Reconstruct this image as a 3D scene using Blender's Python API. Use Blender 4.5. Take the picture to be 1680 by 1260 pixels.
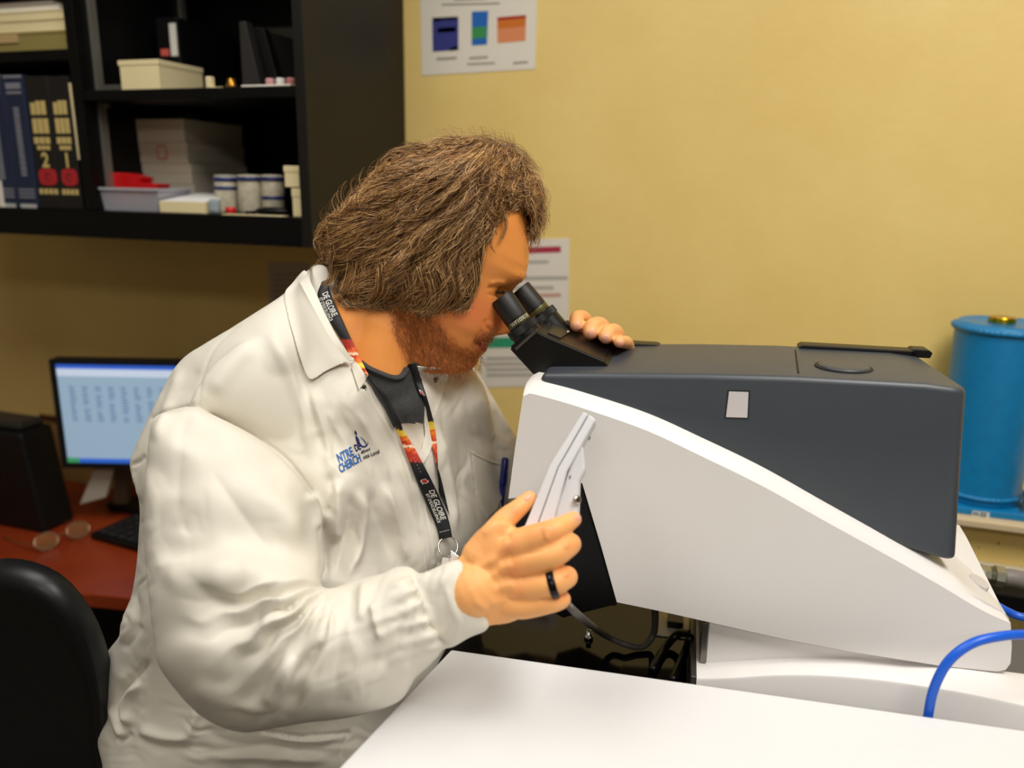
import bpy, bmesh, math, random
import numpy as np
from mathutils import Vector, Matrix
from mathutils.bvhtree import BVHTree

for _o in list(bpy.data.objects):
    bpy.data.objects.remove(_o, do_unlink=True)
SC = bpy.context.scene
COL = SC.collection
rng = np.random.default_rng(7)
random.seed(7)

# ------------------------------------------------------------------ camera
CAM_POS = np.array([0.0, 0.0, 1.5])
FPX = 1300.0                                   # focal length in pixels of the 1680 px wide frame
YAW, PITCH, ROLL = math.radians(18), math.radians(14.2), math.radians(1.0)
def _basis():
    fw = np.array([-math.sin(YAW) * math.cos(PITCH), math.cos(YAW) * math.cos(PITCH), -math.sin(PITCH)])
    r0 = np.array([math.cos(YAW), math.sin(YAW), 0.0])
    u0 = np.cross(r0, fw)
    r = r0 * math.cos(ROLL) + u0 * math.sin(ROLL)
    u = -r0 * math.sin(ROLL) + u0 * math.cos(ROLL)
    return r, u, fw
RV, UV_, FV = _basis()
cam_data = bpy.data.cameras.new('camera')
cam_data.sensor_width = 36.0
cam_data.lens = 36.0 * FPX / 1680.0
cam_data.clip_start = 0.02
cam_data.dof.use_dof = True
cam_data.dof.focus_distance = 0.88
cam_data.dof.aperture_fstop = 2.7
cam = bpy.data.objects.new('camera', cam_data)
COL.objects.link(cam)
cam.matrix_world = Matrix(((RV[0], UV_[0], -FV[0], CAM_POS[0]), (RV[1], UV_[1], -FV[1], CAM_POS[1]),
                           (RV[2], UV_[2], -FV[2], CAM_POS[2]), (0, 0, 0, 1)))
SC.camera = cam

# ------------------------------------------------------------------ world, lights, exposure
wd = bpy.data.worlds.new('world'); SC.world = wd; wd.use_nodes = True
wd.node_tree.nodes['Background'].inputs[0].default_value = (1.0, 0.93, 0.82, 1)
wd.node_tree.nodes['Background'].inputs[1].default_value = 0.05
SC.view_settings.view_transform = 'Standard'
SC.view_settings.look = 'None'
SC.view_settings.gamma = 1.0
SC.view_settings.use_curve_mapping = False
SC.view_settings.exposure = -0.04
def area_light(name, loc, sx, sy, power, color=(1.0, 0.965, 0.905)):
    l = bpy.data.lights.new(name, 'AREA'); l.shape = 'RECTANGLE'; l.size = sx; l.size_y = sy
    l.energy = power; l.color = color
    o = bpy.data.objects.new(name, l); COL.objects.link(o); o.location = loc
    return o
LIGHTS = [
    area_light('ceiling_lamp_light', (0.55, 0.30, 2.66), 0.6, 1.2, 31),
    area_light('ceiling_lamp_light', (-0.85, 0.35, 2.66), 0.6, 1.2, 16),
    area_light('ceiling_lamp_light', (0.3, -1.7, 2.66), 1.2, 0.6, 21),
]

# ------------------------------------------------------------------ pixel geometry (photo treated as 1680 x 1260)
def ray(px, py):
    return FV + (px - 840.0) / FPX * RV - (py - 630.0) / FPX * UV_
def P(px, py, d):                                # point at camera-axis depth d
    return CAM_POS + d * ray(px, py)
def Pa(pp, d):                                   # array version
    pp = np.asarray(pp, float); d = np.broadcast_to(np.asarray(d, float), pp.shape[:1])
    r = FV[None] + ((pp[:, 0] - 840.0) / FPX)[:, None] * RV[None] - ((pp[:, 1] - 630.0) / FPX)[:, None] * UV_[None]
    return CAM_POS[None] + d[:, None] * r
def hit(px, py, p0, n):
    r = ray(px, py); p0 = np.asarray(p0, float); n = np.asarray(n, float)
    return CAM_POS + r * (np.dot(p0 - CAM_POS, n) / np.dot(r, n))
def hitY(px, py, y): return hit(px, py, (0, y, 0), (0, 1, 0))
def hitZ(px, py, z): return hit(px, py, (0, 0, z), (0, 0, 1))
def hitX(px, py, x): return hit(px, py, (x, 0, 0), (1, 0, 0))
def proj(v):
    q = np.asarray(v, float) - CAM_POS
    d = q @ FV
    return np.stack([840 + FPX * (q @ RV) / d, 630 - FPX * (q @ UV_) / d, d], -1)

# ------------------------------------------------------------------ materials
def lin(c):
    c = [x / 255.0 for x in c]
    return tuple(x / 12.92 if x <= 0.04045 else ((x + 0.055) / 1.055) ** 2.4 for x in c) + (1.0,)
MATS = {}
def mat(name, rgb, rough=0.5, metal=0.0, var=0.0, vscale=8.0, bump=0.0, bscale=200.0, spec=0.5, coat=0.0,
        trans=0.0, emit=0.0, sub=0.0, attr=None, rgb2=None, sheen=0.0):
    m = bpy.data.materials.new(name); m.use_nodes = True
    nt = m.node_tree; b = nt.nodes['Principled BSDF']; N = nt.nodes; L = nt.links
    c = lin(rgb)
    b.inputs['Base Color'].default_value = c
    b.inputs['Roughness'].default_value = rough
    b.inputs['Metallic'].default_value = metal
    b.inputs['Specular IOR Level'].default_value = spec
    if coat: b.inputs['Coat Weight'].default_value = coat; b.inputs['Coat Roughness'].default_value = 0.08
    if trans: b.inputs['Transmission Weight'].default_value = trans
    if sheen: b.inputs['Sheen Weight'].default_value = sheen
    if sub:
        b.inputs['Subsurface Weight'].default_value = sub
        b.inputs['Subsurface Radius'].default_value = (1.0, 0.35, 0.18)
        b.inputs['Subsurface Scale'].default_value = 0.006
    if emit:
        b.inputs['Emission Color'].default_value = c; b.inputs['Emission Strength'].default_value = emit
    tc = N.new('ShaderNodeTexCoord')
    src = None
    if attr:
        a = N.new('ShaderNodeVertexColor'); a.layer_name = attr; src = a.outputs['Color']
        L.new(src, b.inputs['Base Color'])
        if emit: L.new(src, b.inputs['Emission Color'])
    if var or rgb2:
        n = N.new('ShaderNodeTexNoise'); n.inputs['Scale'].default_value = vscale; n.inputs['Detail'].default_value = 6
        L.new(tc.outputs['Object'], n.inputs['Vector'])
        if rgb2:
            cr = N.new('ShaderNodeValToRGB'); cr.color_ramp.elements[0].position = 0.35; cr.color_ramp.elements[1].position = 0.65
            cr.color_ramp.elements[0].color = c; cr.color_ramp.elements[1].color = lin(rgb2)
            L.new(n.outputs['Fac'], cr.inputs['Fac']); L.new(cr.outputs['Color'], b.inputs['Base Color'])
        else:
            mr = N.new('ShaderNodeMapRange'); mr.inputs['From Min'].default_value = 0.25; mr.inputs['From Max'].default_value = 0.75
            mr.inputs['To Min'].default_value = 1 - var; mr.inputs['To Max'].default_value = 1 + var
            L.new(n.outputs['Fac'], mr.inputs['Value'])
            mx = N.new('ShaderNodeVectorMath'); mx.operation = 'SCALE'
            if src is None:
                mx.inputs[0].default_value = c[:3]
            else:
                L.new(src, mx.inputs[0])
            L.new(mr.outputs['Result'], mx.inputs['Scale']); L.new(mx.outputs['Vector'], b.inputs['Base Color'])
    if bump:
        n2 = N.new('ShaderNodeTexNoise'); n2.inputs['Scale'].default_value = bscale; n2.inputs['Detail'].default_value = 4
        L.new(tc.outputs['Object'], n2.inputs['Vector'])
        bp = N.new('ShaderNodeBump'); bp.inputs['Strength'].default_value = bump; bp.inputs['Distance'].default_value = 0.002
        L.new(n2.outputs['Fac'], bp.inputs['Height']); L.new(bp.outputs['Normal'], b.inputs['Normal'])
    MATS[name] = m
    return m

# ------------------------------------------------------------------ mesh building
class MB:
    """collects vertices and faces in world coordinates"""
    def __init__(s): s.v = []; s.f = []; s.n = 0
    def add(s, v, f):
        v = np.asarray(v, float).reshape(-1, 3)
        s.v.append(v); s.f += [tuple(int(i) + s.n for i in q) for q in f]; s.n += len(v); return s
    def verts(s): return np.concatenate(s.v) if s.v else np.zeros((0, 3))
def world_loc(o):
    p = np.zeros(3)
    while o is not None:
        p += np.array(o.location); o = o.parent
    return p
def obj(name, mb, m, parent=None, smooth=False, loc=None, colors=None):
    v = mb.verts() if isinstance(mb, MB) else np.asarray(mb[0], float)
    f = mb.f if isinstance(mb, MB) else mb[1]
    me = bpy.data.meshes.new(name)
    base = world_loc(parent) if parent is not None else (np.zeros(3) if loc is None else np.asarray(loc, float))
    me.from_pydata((v - base).tolist(), [], f if isinstance(f, list) else f.tolist())
    me.update()
    for mm in (m if isinstance(m, (list, tuple)) else [m]): me.materials.append(mm)
    if smooth: me.shade_smooth()
    if colors is not None:
        ca = me.color_attributes.new('Col', 'FLOAT_COLOR', 'POINT')
        ca.data.foreach_set('color', np.concatenate([colors, np.ones((len(colors), 1))], 1).astype(np.float32).ravel())
    o = bpy.data.objects.new(name, me); COL.objects.link(o)
    if parent is not None: o.parent = parent
    elif loc is not None: o.location = loc
    return o
def fix_normals(o):
    bm = bmesh.new(); bm.from_mesh(o.data); bmesh.ops.recalc_face_normals(bm, faces=bm.faces); bm.to_mesh(o.data); bm.free(); return o
def sharp_smooth(o, ang=35):
    fix_normals(o); o.data.shade_smooth(); o.data.set_sharp_from_angle(angle=math.radians(ang)); return o
def thing(name, label, cat, loc=(0, 0, 0), group=None):
    o = bpy.data.objects.new(name, None); COL.objects.link(o); o.empty_display_size = 0.05
    o.location = tuple(float(x) for x in loc)
    return tag(o, label, cat, group)
def tag(o, label, cat, group=None):
    o['label'] = label; o['category'] = cat
    if group: o['group'] = group
    return o
def structure(o):
    o['kind'] = 'structure'; return o
def copy_tree(o, offset, label=None, parent=None):
    c = o.copy(); COL.objects.link(c)
    if parent is not None: c.parent = parent
    else: c.location = tuple(np.array(o.location) + np.asarray(offset, float))
    if label: c['label'] = label
    for ch in list(o.children): copy_tree(ch, (0, 0, 0), None, c)
    return c
def bm_data(bm):
    bm.verts.ensure_lookup_table(); bm.verts.index_update()
    v = np.array([x.co[:] for x in bm.verts]); f = [tuple(q.index for q in p.verts) for p in bm.faces]
    bm.free(); return v, f
def box(x0, x1, y0, y1, z0, z1, bevel=0.0, seg=2, rotz=0.0, about=None):
    bm = bmesh.new(); bmesh.ops.create_cube(bm, size=1.0)
    s = np.array([x1 - x0, y1 - y0, z1 - z0]); c = np.array([x0 + x1, y0 + y1, z0 + z1]) / 2
    for v in bm.verts: v.co = Vector(np.array(v.co) * s)
    if bevel: bmesh.ops.bevel(bm, geom=list(bm.edges), offset=min(bevel, 0.45 * min(abs(s))), segments=seg, profile=0.5, affect='EDGES')
    v, f = bm_data(bm); v = v + c
    if rotz:
        a = np.array(about if about is not None else c); cs, sn = math.cos(rotz), math.sin(rotz)
        q = v - a; v = np.stack([q[:, 0] * cs - q[:, 1] * sn, q[:, 0] * sn + q[:, 1] * cs, q[:, 2]], 1) + a
    return v, f
def prism(poly, origin, e1, e2, n, t0, t1, bevel=0.0, seg=2, top_scale=None):
    """polygon (a,b) on axes e1,e2 extruded along n from t0 to t1"""
    origin, e1, e2, n = (np.asarray(q, float) for q in (origin, e1, e2, n))
    bm = bmesh.new()
    lo = [bm.verts.new(origin + a * e1 + b * e2 + t0 * n) for a, b in poly]
    hi = [bm.verts.new(origin + a * e1 + b * e2 + t1 * n) for a, b in poly]
    k = len(poly)
    bm.faces.new(lo[::-1]); bm.faces.new(hi)
    for i in range(k): bm.faces.new((lo[i], lo[(i + 1) % k], hi[(i + 1) % k], hi[i]))
    bmesh.ops.recalc_face_normals(bm, faces=bm.faces)
    if bevel:
        ed = [e for e in bm.edges if len(e.link_faces) == 2 and e.calc_face_angle() > math.radians(28)]
        bmesh.ops.bevel(bm, geom=ed, offset=bevel, segments=seg, profile=0.5, affect='EDGES', clamp_overlap=True)
    return bm_data(bm)
def catmull(pts, n):
    p = np.asarray(pts, float); k = len(p)
    if k < 3:
        t = np.linspace(0, k - 1, n); return np.stack([np.interp(t, np.arange(k), p[:, j]) for j in range(p.shape[1])], 1)
    e = np.vstack([2 * p[0] - p[1], p, 2 * p[-1] - p[-2]])
    L = np.r_[0, np.cumsum(np.linalg.norm(np.diff(p[:, :3], axis=0), axis=1))]
    T = np.interp(np.linspace(0, L[-1], n), L, np.arange(k))
    i = np.minimum(T.astype(int), k - 2); t = (T - i)[:, None]
    a, b, c, d = e[i], e[i + 1], e[i + 2], e[i + 3]
    return 0.5 * (2 * b + (c - a) * t + (2 * a - 5 * b + 4 * c - d) * t ** 2 + (3 * b - a - 3 * c + d) * t ** 3)
def frames(p):
    t = np.gradient(p, axis=0); t /= np.linalg.norm(t, axis=1)[:, None] + 1e-12
    a = np.array([0, 0, 1.0]) if abs(t[0][2]) < 0.9 else np.array([1.0, 0, 0])
    n = np.zeros_like(p); n[0] = np.cross(t[0], a); n[0] /= np.linalg.norm(n[0])
    for i in range(1, len(p)):
        q = n[i - 1] - t[i] * np.dot(n[i - 1], t[i]); n[i] = q / (np.linalg.norm(q) + 1e-12)
    return t, n, np.cross(t, n)
def tube(pts, radii, seg=12, n=None, caps=True, flat=1.0):
    p = catmull(pts, n) if n else np.asarray(pts, float)
    r = np.asarray(radii, float)
    r = np.full(len(p), float(r)) if r.ndim == 0 else np.interp(np.linspace(0, 1, len(p)), np.linspace(0, 1, len(r)), r)
    t, a, b = frames(p)
    th = np.linspace(0, 2 * math.pi, seg, endpoint=False)
    v = p[:, None] + r[:, None, None] * (np.cos(th)[None, :, None] * a[:, None] + flat * np.sin(th)[None, :, None] * b[:, None])
    f = []
    for i in range(len(p) - 1):
        for j in range(seg):
            f.append((i * seg + j, i * seg + (j + 1) % seg, (i + 1) * seg + (j + 1) % seg, (i + 1) * seg + j))
    if caps: f.append(tuple(range(seg))[::-1]); f.append(tuple((len(p) - 1) * seg + j for j in range(seg)))
    return v.reshape(-1, 3), f
def lathe(profile, origin, axis, seg=40):
    """profile: (radius, height along axis) list; closed at ends when radius is 0"""
    axis = np.asarray(axis, float); axis = axis / np.linalg.norm(axis)
    a = np.cross(axis, [0, 0, 1.0]) if abs(axis[2]) < 0.9 else np.cross(axis, [1.0, 0, 0]); a /= np.linalg.norm(a)
    b = np.cross(axis, a); th = np.linspace(0, 2 * math.pi, seg, endpoint=False)
    v = []; f = []
    for r, h in profile:
        v.append(np.asarray(origin)[None] + h * axis[None] + r * (np.cos(th)[:, None] * a + np.sin(th)[:, None] * b))
    k = len(profile)
    for i in range(k - 1):
        for j in range(seg):
            f.append((i * seg + j, i * seg + (j + 1) % seg, (i + 1) * seg + (j + 1) % seg, (i + 1) * seg + j))
    f.append(tuple(range(seg))[::-1]); f.append(tuple((k - 1) * seg + j for j in range(seg)))
    return np.concatenate(v), f
def grid_faces(nu, nv, closed_u=False):
    i, j = np.meshgrid(np.arange(nu if closed_u else nu - 1), np.arange(nv - 1), indexing='ij')
    i2 = (i + 1) % nu
    return np.stack([i * nv + j, i2 * nv + j, i2 * nv + j + 1, i * nv + j + 1], -1).reshape(-1, 4)
def ellipsoid(c, ax, r, nu=16, nv=10):
    th = np.linspace(0, 2 * math.pi, nu, endpoint=False); ph = np.linspace(0.02, math.pi - 0.02, nv)
    T, Q = np.meshgrid(th, ph, indexing='ij')
    l = np.stack([np.cos(T) * np.sin(Q) * r[0], np.sin(T) * np.sin(Q) * r[1], np.cos(Q) * r[2]], -1).reshape(-1, 3)
    v = np.asarray(c) + l @ np.asarray(ax, float)
    f = [tuple(int(q) for q in x) for x in grid_faces(nu, nv, True)]
    f.append(tuple(i * nv for i in range(nu))); f.append(tuple(i * nv + nv - 1 for i in range(nu))[::-1])
    return v, f
def text_mesh(body, size=1.0, align='LEFT', bold=0.0, shear=0.0, spacing=1.0):
    """flat 2D letters of the built-in font: vertices (n,2) and faces"""
    cu = bpy.data.curves.new('lettering', 'FONT'); cu.body = body; cu.size = size; cu.align_x = align
    cu.offset = bold; cu.shear = shear; cu.space_character = spacing; cu.resolution_u = 3
    o = bpy.data.objects.new('lettering', cu); COL.objects.link(o)
    dg = bpy.context.evaluated_depsgraph_get(); me = o.evaluated_get(dg).to_mesh()
    v = np.array([x.co[:2] for x in me.vertices]).reshape(-1, 2); f = [tuple(p.vertices) for p in me.polygons]
    o.evaluated_get(dg).to_mesh_clear(); bpy.data.objects.remove(o); bpy.data.curves.remove(cu)
    return v, f
def flat_quad(o, e1, e2, a0, a1, b0, b1):
    o, e1, e2 = (np.asarray(q, float) for q in (o, e1, e2))
    return [o + a0 * e1 + b0 * e2, o + a1 * e1 + b0 * e2, o + a1 * e1 + b1 * e2, o + a0 * e1 + b1 * e2], [(0, 1, 2, 3)]
EX, EY, EZ = np.eye(3)
# ------------------------------------------------------------------ room materials
def wall_mat():
    m = mat('wall_paint', (206, 178, 116), 0.45, var=0.0, bump=0.25, bscale=60)
    nt = m.node_tree; N = nt.nodes; L = nt.links; b = N['Principled BSDF']
    tc = N.new('ShaderNodeTexCoord')
    n = N.new('ShaderNodeTexNoise'); n.inputs['Scale'].default_value = 3.2; n.inputs['Detail'].default_value = 8; n.inputs['Roughness'].default_value = 0.6
    L.new(tc.outputs['Object'], n.inputs['Vector'])
    cr = N.new('ShaderNodeValToRGB'); e = cr.color_ramp.elements
    e[0].position = 0.3; e[0].color = lin((230, 199, 118)); e[1].position = 0.7; e[1].color = lin((240, 213, 136))
    L.new(n.outputs['Fac'], cr.inputs['Fac'])
    v = N.new('ShaderNodeTexVoronoi'); v.inputs['Scale'].default_value = 34; v.inputs['Randomness'].default_value = 1
    L.new(tc.outputs['Object'], v.inputs['Vector'])
    # pits only where the bare concrete shows, low on the wall
    sx = N.new('ShaderNodeSeparateXYZ'); L.new(tc.outputs['Object'], sx.inputs[0])
    lt = N.new('ShaderNodeMath'); lt.operation = 'LESS_THAN'; L.new(v.outputs['Distance'], lt.inputs[0]); lt.inputs[1].default_value = 0.09
    zz = N.new('ShaderNodeMath'); zz.operation = 'LESS_THAN'; L.new(sx.outputs['Z'], zz.inputs[0]); zz.inputs[1].default_value = -1
    mu = N.new('ShaderNodeMath'); mu.operation = 'MULTIPLY'; L.new(lt.outputs[0], mu.inputs[0]); L.new(zz.outputs[0], mu.inputs[1])
    mx = N.new('ShaderNodeMix'); mx.data_type = 'RGBA'; L.new(mu.outputs[0], mx.inputs['Factor'])
    L.new(cr.outputs['Color'], mx.inputs['A']); mx.inputs['B'].default_value = lin((96, 70, 34))
    L.new(mx.outputs['Result'], b.inputs['Base Color'])
    return m
M_WALL = wall_mat()
M_WHITEWALL = mat('plain_wall_paint', (158, 148, 126), 0.6)
M_CEIL = mat('ceiling_tiles', (228, 224, 214), 0.8)
M_FLOOR = mat('floor_vinyl', (84, 78, 68), 0.4, var=0.1, vscale=20)
YW = 1.60
def sbox(name, *a):
    return structure(obj(name, MB().add(*box(*a)), M_WALL if name == 'wall_back' else M_FLOOR if name == 'floor' else M_CEIL if name == 'ceiling' else M_WHITEWALL))
sbox('floor', -2.6, 2.4, -2.6, YW, -0.1, 0)
sbox('ceiling', -2.6, 2.4, -2.6, YW, 2.7, 2.8)
sbox('wall_back', -2.6, 2.4, YW, YW + 0.1, 0, 2.7)
sbox('wall_left', -2.6, -2.5, -2.6, YW, 0, 2.7)
sbox('wall_right', 2.3, 2.4, -2.6, YW, 0, 2.7)
sbox('wall_front', -2.5, 2.3, -2.6, -2.5, 0, 2.7)

# ------------------------------------------------------------------ black wall cabinet
M_BLACK = mat('black_laminate', (9, 8, 8), 0.45, var=0.15, vscale=6, spec=0.2)
M_BLACKSIDE = mat('black_laminate_side', (22, 20, 17), 0.5, var=0.12, vscale=5, spec=0.3)
M_STEEL = mat('shelf_standard_steel', (150, 148, 138), 0.4, 0.7)
M_CREAM = mat('cream_card', (233, 217, 170), 0.7, var=0.04)
M_WHITEP = mat('white_paper', (226, 220, 206), 0.7, var=0.03)
M_BLACKPL = mat('black_plastic', (10, 10, 11), 0.45, spec=0.3)
YF = 1.22
XR = float(hitY(508, 300, YF)[0])
cab = thing('wall_cabinet', 'tall black open wall cabinet with two bays of shelves above the desk', 'cabinet', (-1.35, YW - 0.19, 1.38))
XD1 = float(hitY(142, 240, YF)[0]); XD0 = XD1 - 0.022
XL = -1.75
def part(name, b, m, parent, **k):
    o = obj(name, MB().add(*b), m, parent, **k); return o
part('side_panel', box(XR - 0.02, XR, YF, YW - 0.001, 1.385, 2.45, 0.001), M_BLACKSIDE, cab)
part('side_panel', box(XL, XL + 0.02, YF, YW - 0.001, 1.385, 2.45, 0.001), M_BLACK, cab)
part('bottom_panel', box(XL + 0.02, XR - 0.02, YF, YW - 0.014, 1.385, 1.436, 0.001), M_BLACK, cab)
part('top_panel', box(XL + 0.02, XR - 0.02, YF, YW - 0.014, 2.43, 2.45, 0.001), M_BLACK, cab)
part('back_panel', box(XL + 0.02, XR - 0.02, YW - 0.013, YW - 0.001, 1.386, 2.449), M_BLACK, cab)
part('divider_panel', box(XD0, XD1, YF + 0.002, YW - 0.014, 1.437, 2.429, 0.001), M_BLACK, cab)
ZM = 1.653
part('shelf', box(XD1 + 0.001, XR - 0.021, YF + 0.004, YW - 0.014, ZM - 0.018, ZM, 0.001), M_BLACK, cab)
ZL2 = float(hitY(60, 84, YF + 0.02)[2]) - 0.001
part('shelf', box(XL + 0.021, XD0 - 0.001, YF + 0.004, YW - 0.014, ZL2 - 0.018, ZL2, 0.001), M_BLACK, cab)
part('shelf', box(XD1 + 0.001, XR - 0.021, YF + 0.004, YW - 0.014, 2.02, 2.038, 0.001), M_BLACK, cab)
for yy in (YF + 0.035, YW - 0.10):
    for xx in (XD1 + 0.0005, XR - 0.0265):
        part('shelf_standard', box(xx, xx + 0.006, yy, yy + 0.016, 1.437, 2.428), M_STEEL, cab)
        for zz in (ZM - 0.026,):
            part('shelf_clip', box(xx + (0.0065 if xx < -1 else -0.0125), xx + (0.0185 if xx < -1 else -0.0005), yy + 0.002, yy + 0.014, zz, zz + 0.007, 0.001), M_STEEL, cab)

# ------------------------------------------------------------------ books in the left bay
ZB = 1.4365
M_BLUEB = mat('navy_cloth', (28, 38, 66), 0.6, var=0.1, vscale=30)
M_BLACKB = mat('black_cloth', (20, 18, 17), 0.55)
M_GOLD = mat('gilt_print', (206, 182, 116), 0.5, 0.0)
M_SILV = mat('silver_print', (128, 130, 140), 0.5)
M_REDP = mat('red_print', (176, 34, 40), 0.6)
M_PAGES = mat('page_edges', (214, 202, 172), 0.8, var=0.05, vscale=60)
def book(name, label, px0, px1, py_top, cover, depth=0.21, group=None, y0=YF + 0.012):
    xa = float(hitY(px0, 342, y0)[0]); xb = float(hitY(px1, 342, y0)[0])
    zt = float(hitY((px0 + px1) / 2 - 12, py_top, y0)[2])
    t = thing(name, label, 'book', ((xa + xb) / 2, y0 + depth / 2, ZB), group)
    w = 0.003
    mb = MB().add(*box(xa, xa + w, y0, y0 + depth, ZB, zt, 0.0008)).add(*box(xb - w, xb, y0, y0 + depth, ZB, zt, 0.0008))
    mb.add(*box(xa + w * 0.6, xb - w * 0.6, y0, y0 + 0.006, ZB, zt, 0.002))
    obj('cover', mb, cover, t)
    part('pages', box(xa + w, xb - w, y0 + 0.006, y0 + depth - 0.004, ZB + 0.003, zt - 0.004), M_PAGES, t)
    return t, xa, xb, y0 - 0.0006, zt
def spine_mark(name, t, xa, xb, y, u0, u1, za, zb, m):
    w = xb - xa
    return part(name, box(xa + u0 * w, xa + u1 * w, y - 0.0004, y + 0.0004, za, zb), m, t)
def pz(px, py): return float(hitY(px, py, YF + 0.012)[2])
for k, (a, b, lb) in enumerate([(-8, 31, 'dark blue hardback at the open shelf end, beside the white booklet'), (32, 64, 'dark blue hardback with pale spine print beside a black gilt volume')]):
    t, xa, xb, y, zt = book('book', lb, a, b, 122, M_BLUEB, group=None)
    spine_mark('title_band', t, xa, xb, y, 0.05, 0.95, zt - 0.006, zt - 0.001, M_SILV)
    spine_mark('title_band', t, xa, xb, y, 0.12, 0.85, pz(20, 146), pz(20, 136), M_SILV)
    spine_mark('title_band', t, xa, xb, y, 0.12, 0.85, pz(20, 154), pz(20, 150), M_SILV)
    mb = MB(); z = pz(40, 176); zl = pz(40, 290)
    while z > zl:                                  # upright line of small print, too blurred to read
        h = 0.0035 + 0.003 * rng.random()
        mb.add(*box(xa + 0.36 * (xb - xa), xa + 0.62 * (xb - xa), y - 0.0004, y + 0.0004, z - h, z)); z -= h + 0.0016
    o = obj('spine_print', mb, M_SILV, t); o['kind'] = 'stuff'
    for q in (310, 316, 322): spine_mark('title_band', t, xa, xb, y, 0.1, 0.9, pz(50, q + 3), pz(50, q), M_SILV)
    spine_mark('title_band', t, xa, xb, y, 0.1, 0.9, pz(50, 341), pz(50, 335), mat('spine_foot_white', (190, 190, 186), 0.6))
for k, (a, b, n, lb) in enumerate([(67, 103, '2', 'thick black gilt hardback with a red badge, beside the dark blue books'), (104, 136, '1', 'thick black gilt hardback with a red badge, beside the leaning cream booklet')]):
    t, xa, xb, y, zt = book('book', lb, a, b, 124, M_BLACKB, group=None)
    w = xb - xa
    for (q0, q1, u0, u1) in ((165, 188, .12, .82), (194, 219, .12, .86), (225, 236, .1, .85), (239, 246, .2, .8)):
        mb = MB(); nn = 3                      # gilt lettering too blurred to read: broken blocks
        for j in range(nn):
            c0 = u0 + (u1 - u0) * j / nn; c1 = u0 + (u1 - u0) * (j + 0.82) / nn
            zz0, zz1 = pz(90, q1), pz(90, q0 + (3 * (j == 0) if q0 == 165 else 0))
            mb.add(*box(xa + c0 * w, xa + c1 * w, y - 0.0004, y + 0.0004, zz0, zz1))
        obj('gilt_print', mb, M_GOLD, t)
    v, f = text_mesh(n, 1.0, 'CENTER', bold=0.03)
    hh = pz(90, 250) - pz(90, 274); v = v * hh / 0.72
    q = np.stack([xa + 0.5 * w + v[:, 0], np.full(len(v), y - 0.0006), pz(90, 274) + v[:, 1]], 1)
    obj('volume_numeral', (q, f), M_GOLD, t)
    cz = (pz(95, 276) + pz(95, 305)) / 2
    pts = [(0.5 * w * 0.8 * math.copysign(abs(math.cos(a2)) ** 0.6, math.cos(a2)), 0.016 * math.copysign(abs(math.sin(a2)) ** 0.6, math.sin(a2))) for a2 in np.linspace(0, 2 * math.pi, 24, endpoint=False)]
    obj('red_badge', MB().add(*prism(pts, (xa + 0.52 * w, y, cz), EX, EZ, -EY, -0.0004, 0.0006)), M_REDP, t)
    ring = [(xa + 0.52 * w + 0.006 * math.cos(q), y - 0.0009, cz + 0.007 * math.sin(q)) for q in np.linspace(0, 5.2, 16)]
    obj('badge_swirl', MB().add(*tube(ring, 0.0008, 6)), M_BLACKB, t)
    mb = MB()
    for j in range(4): mb.add(*box(xa + (0.06 + 0.22 * j) * w, xa + (0.22 + 0.22 * j) * w, y - 0.0004, y + 0.0004, pz(95, 319), pz(95, 310)))
    obj('publisher_line', mb, M_GOLD, t)
# thin cream booklet leaning on the divider, white booklet at the far left
b0 = hitY(128, 262, YF + 0.010); b1 = hitY(112, 136, YF + 0.010)
q = prism([(0, 0), (0.006, 0), (0.006, 1), (0, 1)], b0, EX, (b1 - b0), EY, 0, 0.15)
o = obj('booklet', MB().add(*q), M_CREAM, loc=b0); tag(o, 'thin cream booklet leaning beside a black gilt volume', 'booklet')
zb = float(hitY(2, 296, YF + 0.01)[2]); x1 = float(hitY(8, 340, YF + 0.01)[0])
o = obj('booklet', MB().add(*box(x1 - 0.02, x1, YF + 0.006, YF + 0.011, ZB, zb, 0.0008)), M_WHITEP, loc=(x1, YF + 0.008, ZB)); tag(o, 'short white booklet standing before the blue hardbacks at the cabinet bottom', 'booklet')

# stack of journals on the upper left shelf
M_OLIVE = mat('olive_cover', (146, 132, 76), 0.6)
M_MAUVE = mat('mauve_cover', (112, 92, 82), 0.6)
def flat_stack(label, cat, name, px1, pyb, pyt, m, edge, dy, rz, xl=-1.72):
    yy = YF + 0.012 + dy
    xb = float(hitY(px1, (pyb + pyt) / 2, yy)[0]); z0 = float(hitY(60, pyb, yy)[2]); z1 = float(hitY(60, pyt, yy)[2])
    t = thing(name, label, cat, ((xl + xb) / 2, yy + 0.11, z0))
    hh = z1 - z0
    part('pages', box(xl + 0.002, xb - 0.001, yy + 0.001, yy + 0.21, z0 + 0.12 * hh, z1 - 0.12 * hh, 0.0006, rotz=rz, about=(xb, yy, z0)), edge, t)
    part('cover', box(xl, xb, yy, yy + 0.212, z1 - 0.12 * hh, z1, 0.0005, rotz=rz, about=(xb, yy, z0)), m, t)
    part('cover', box(xl, xb, yy, yy + 0.212, z0, z0 + 0.12 * hh, 0.0005, rotz=rz, about=(xb, yy, z0)), m, t)
    return t
t = flat_stack('olive covered journal lying flat, bottom of the stack', 'journal', 'journal', 118, 84, 52, M_OLIVE, M_OLIVE, 0, 0)
pos = hitY(16, 62, YF + 0.011)
part('spine_label', box(pos[0] - 0.06, pos[0] + 0.02, pos[1] - 0.0005, pos[1] + 0.0006, pos[2] - 0.009, pos[2] + 0.006), mat('tan_label', (188, 158, 112), 0.7), t)
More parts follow.
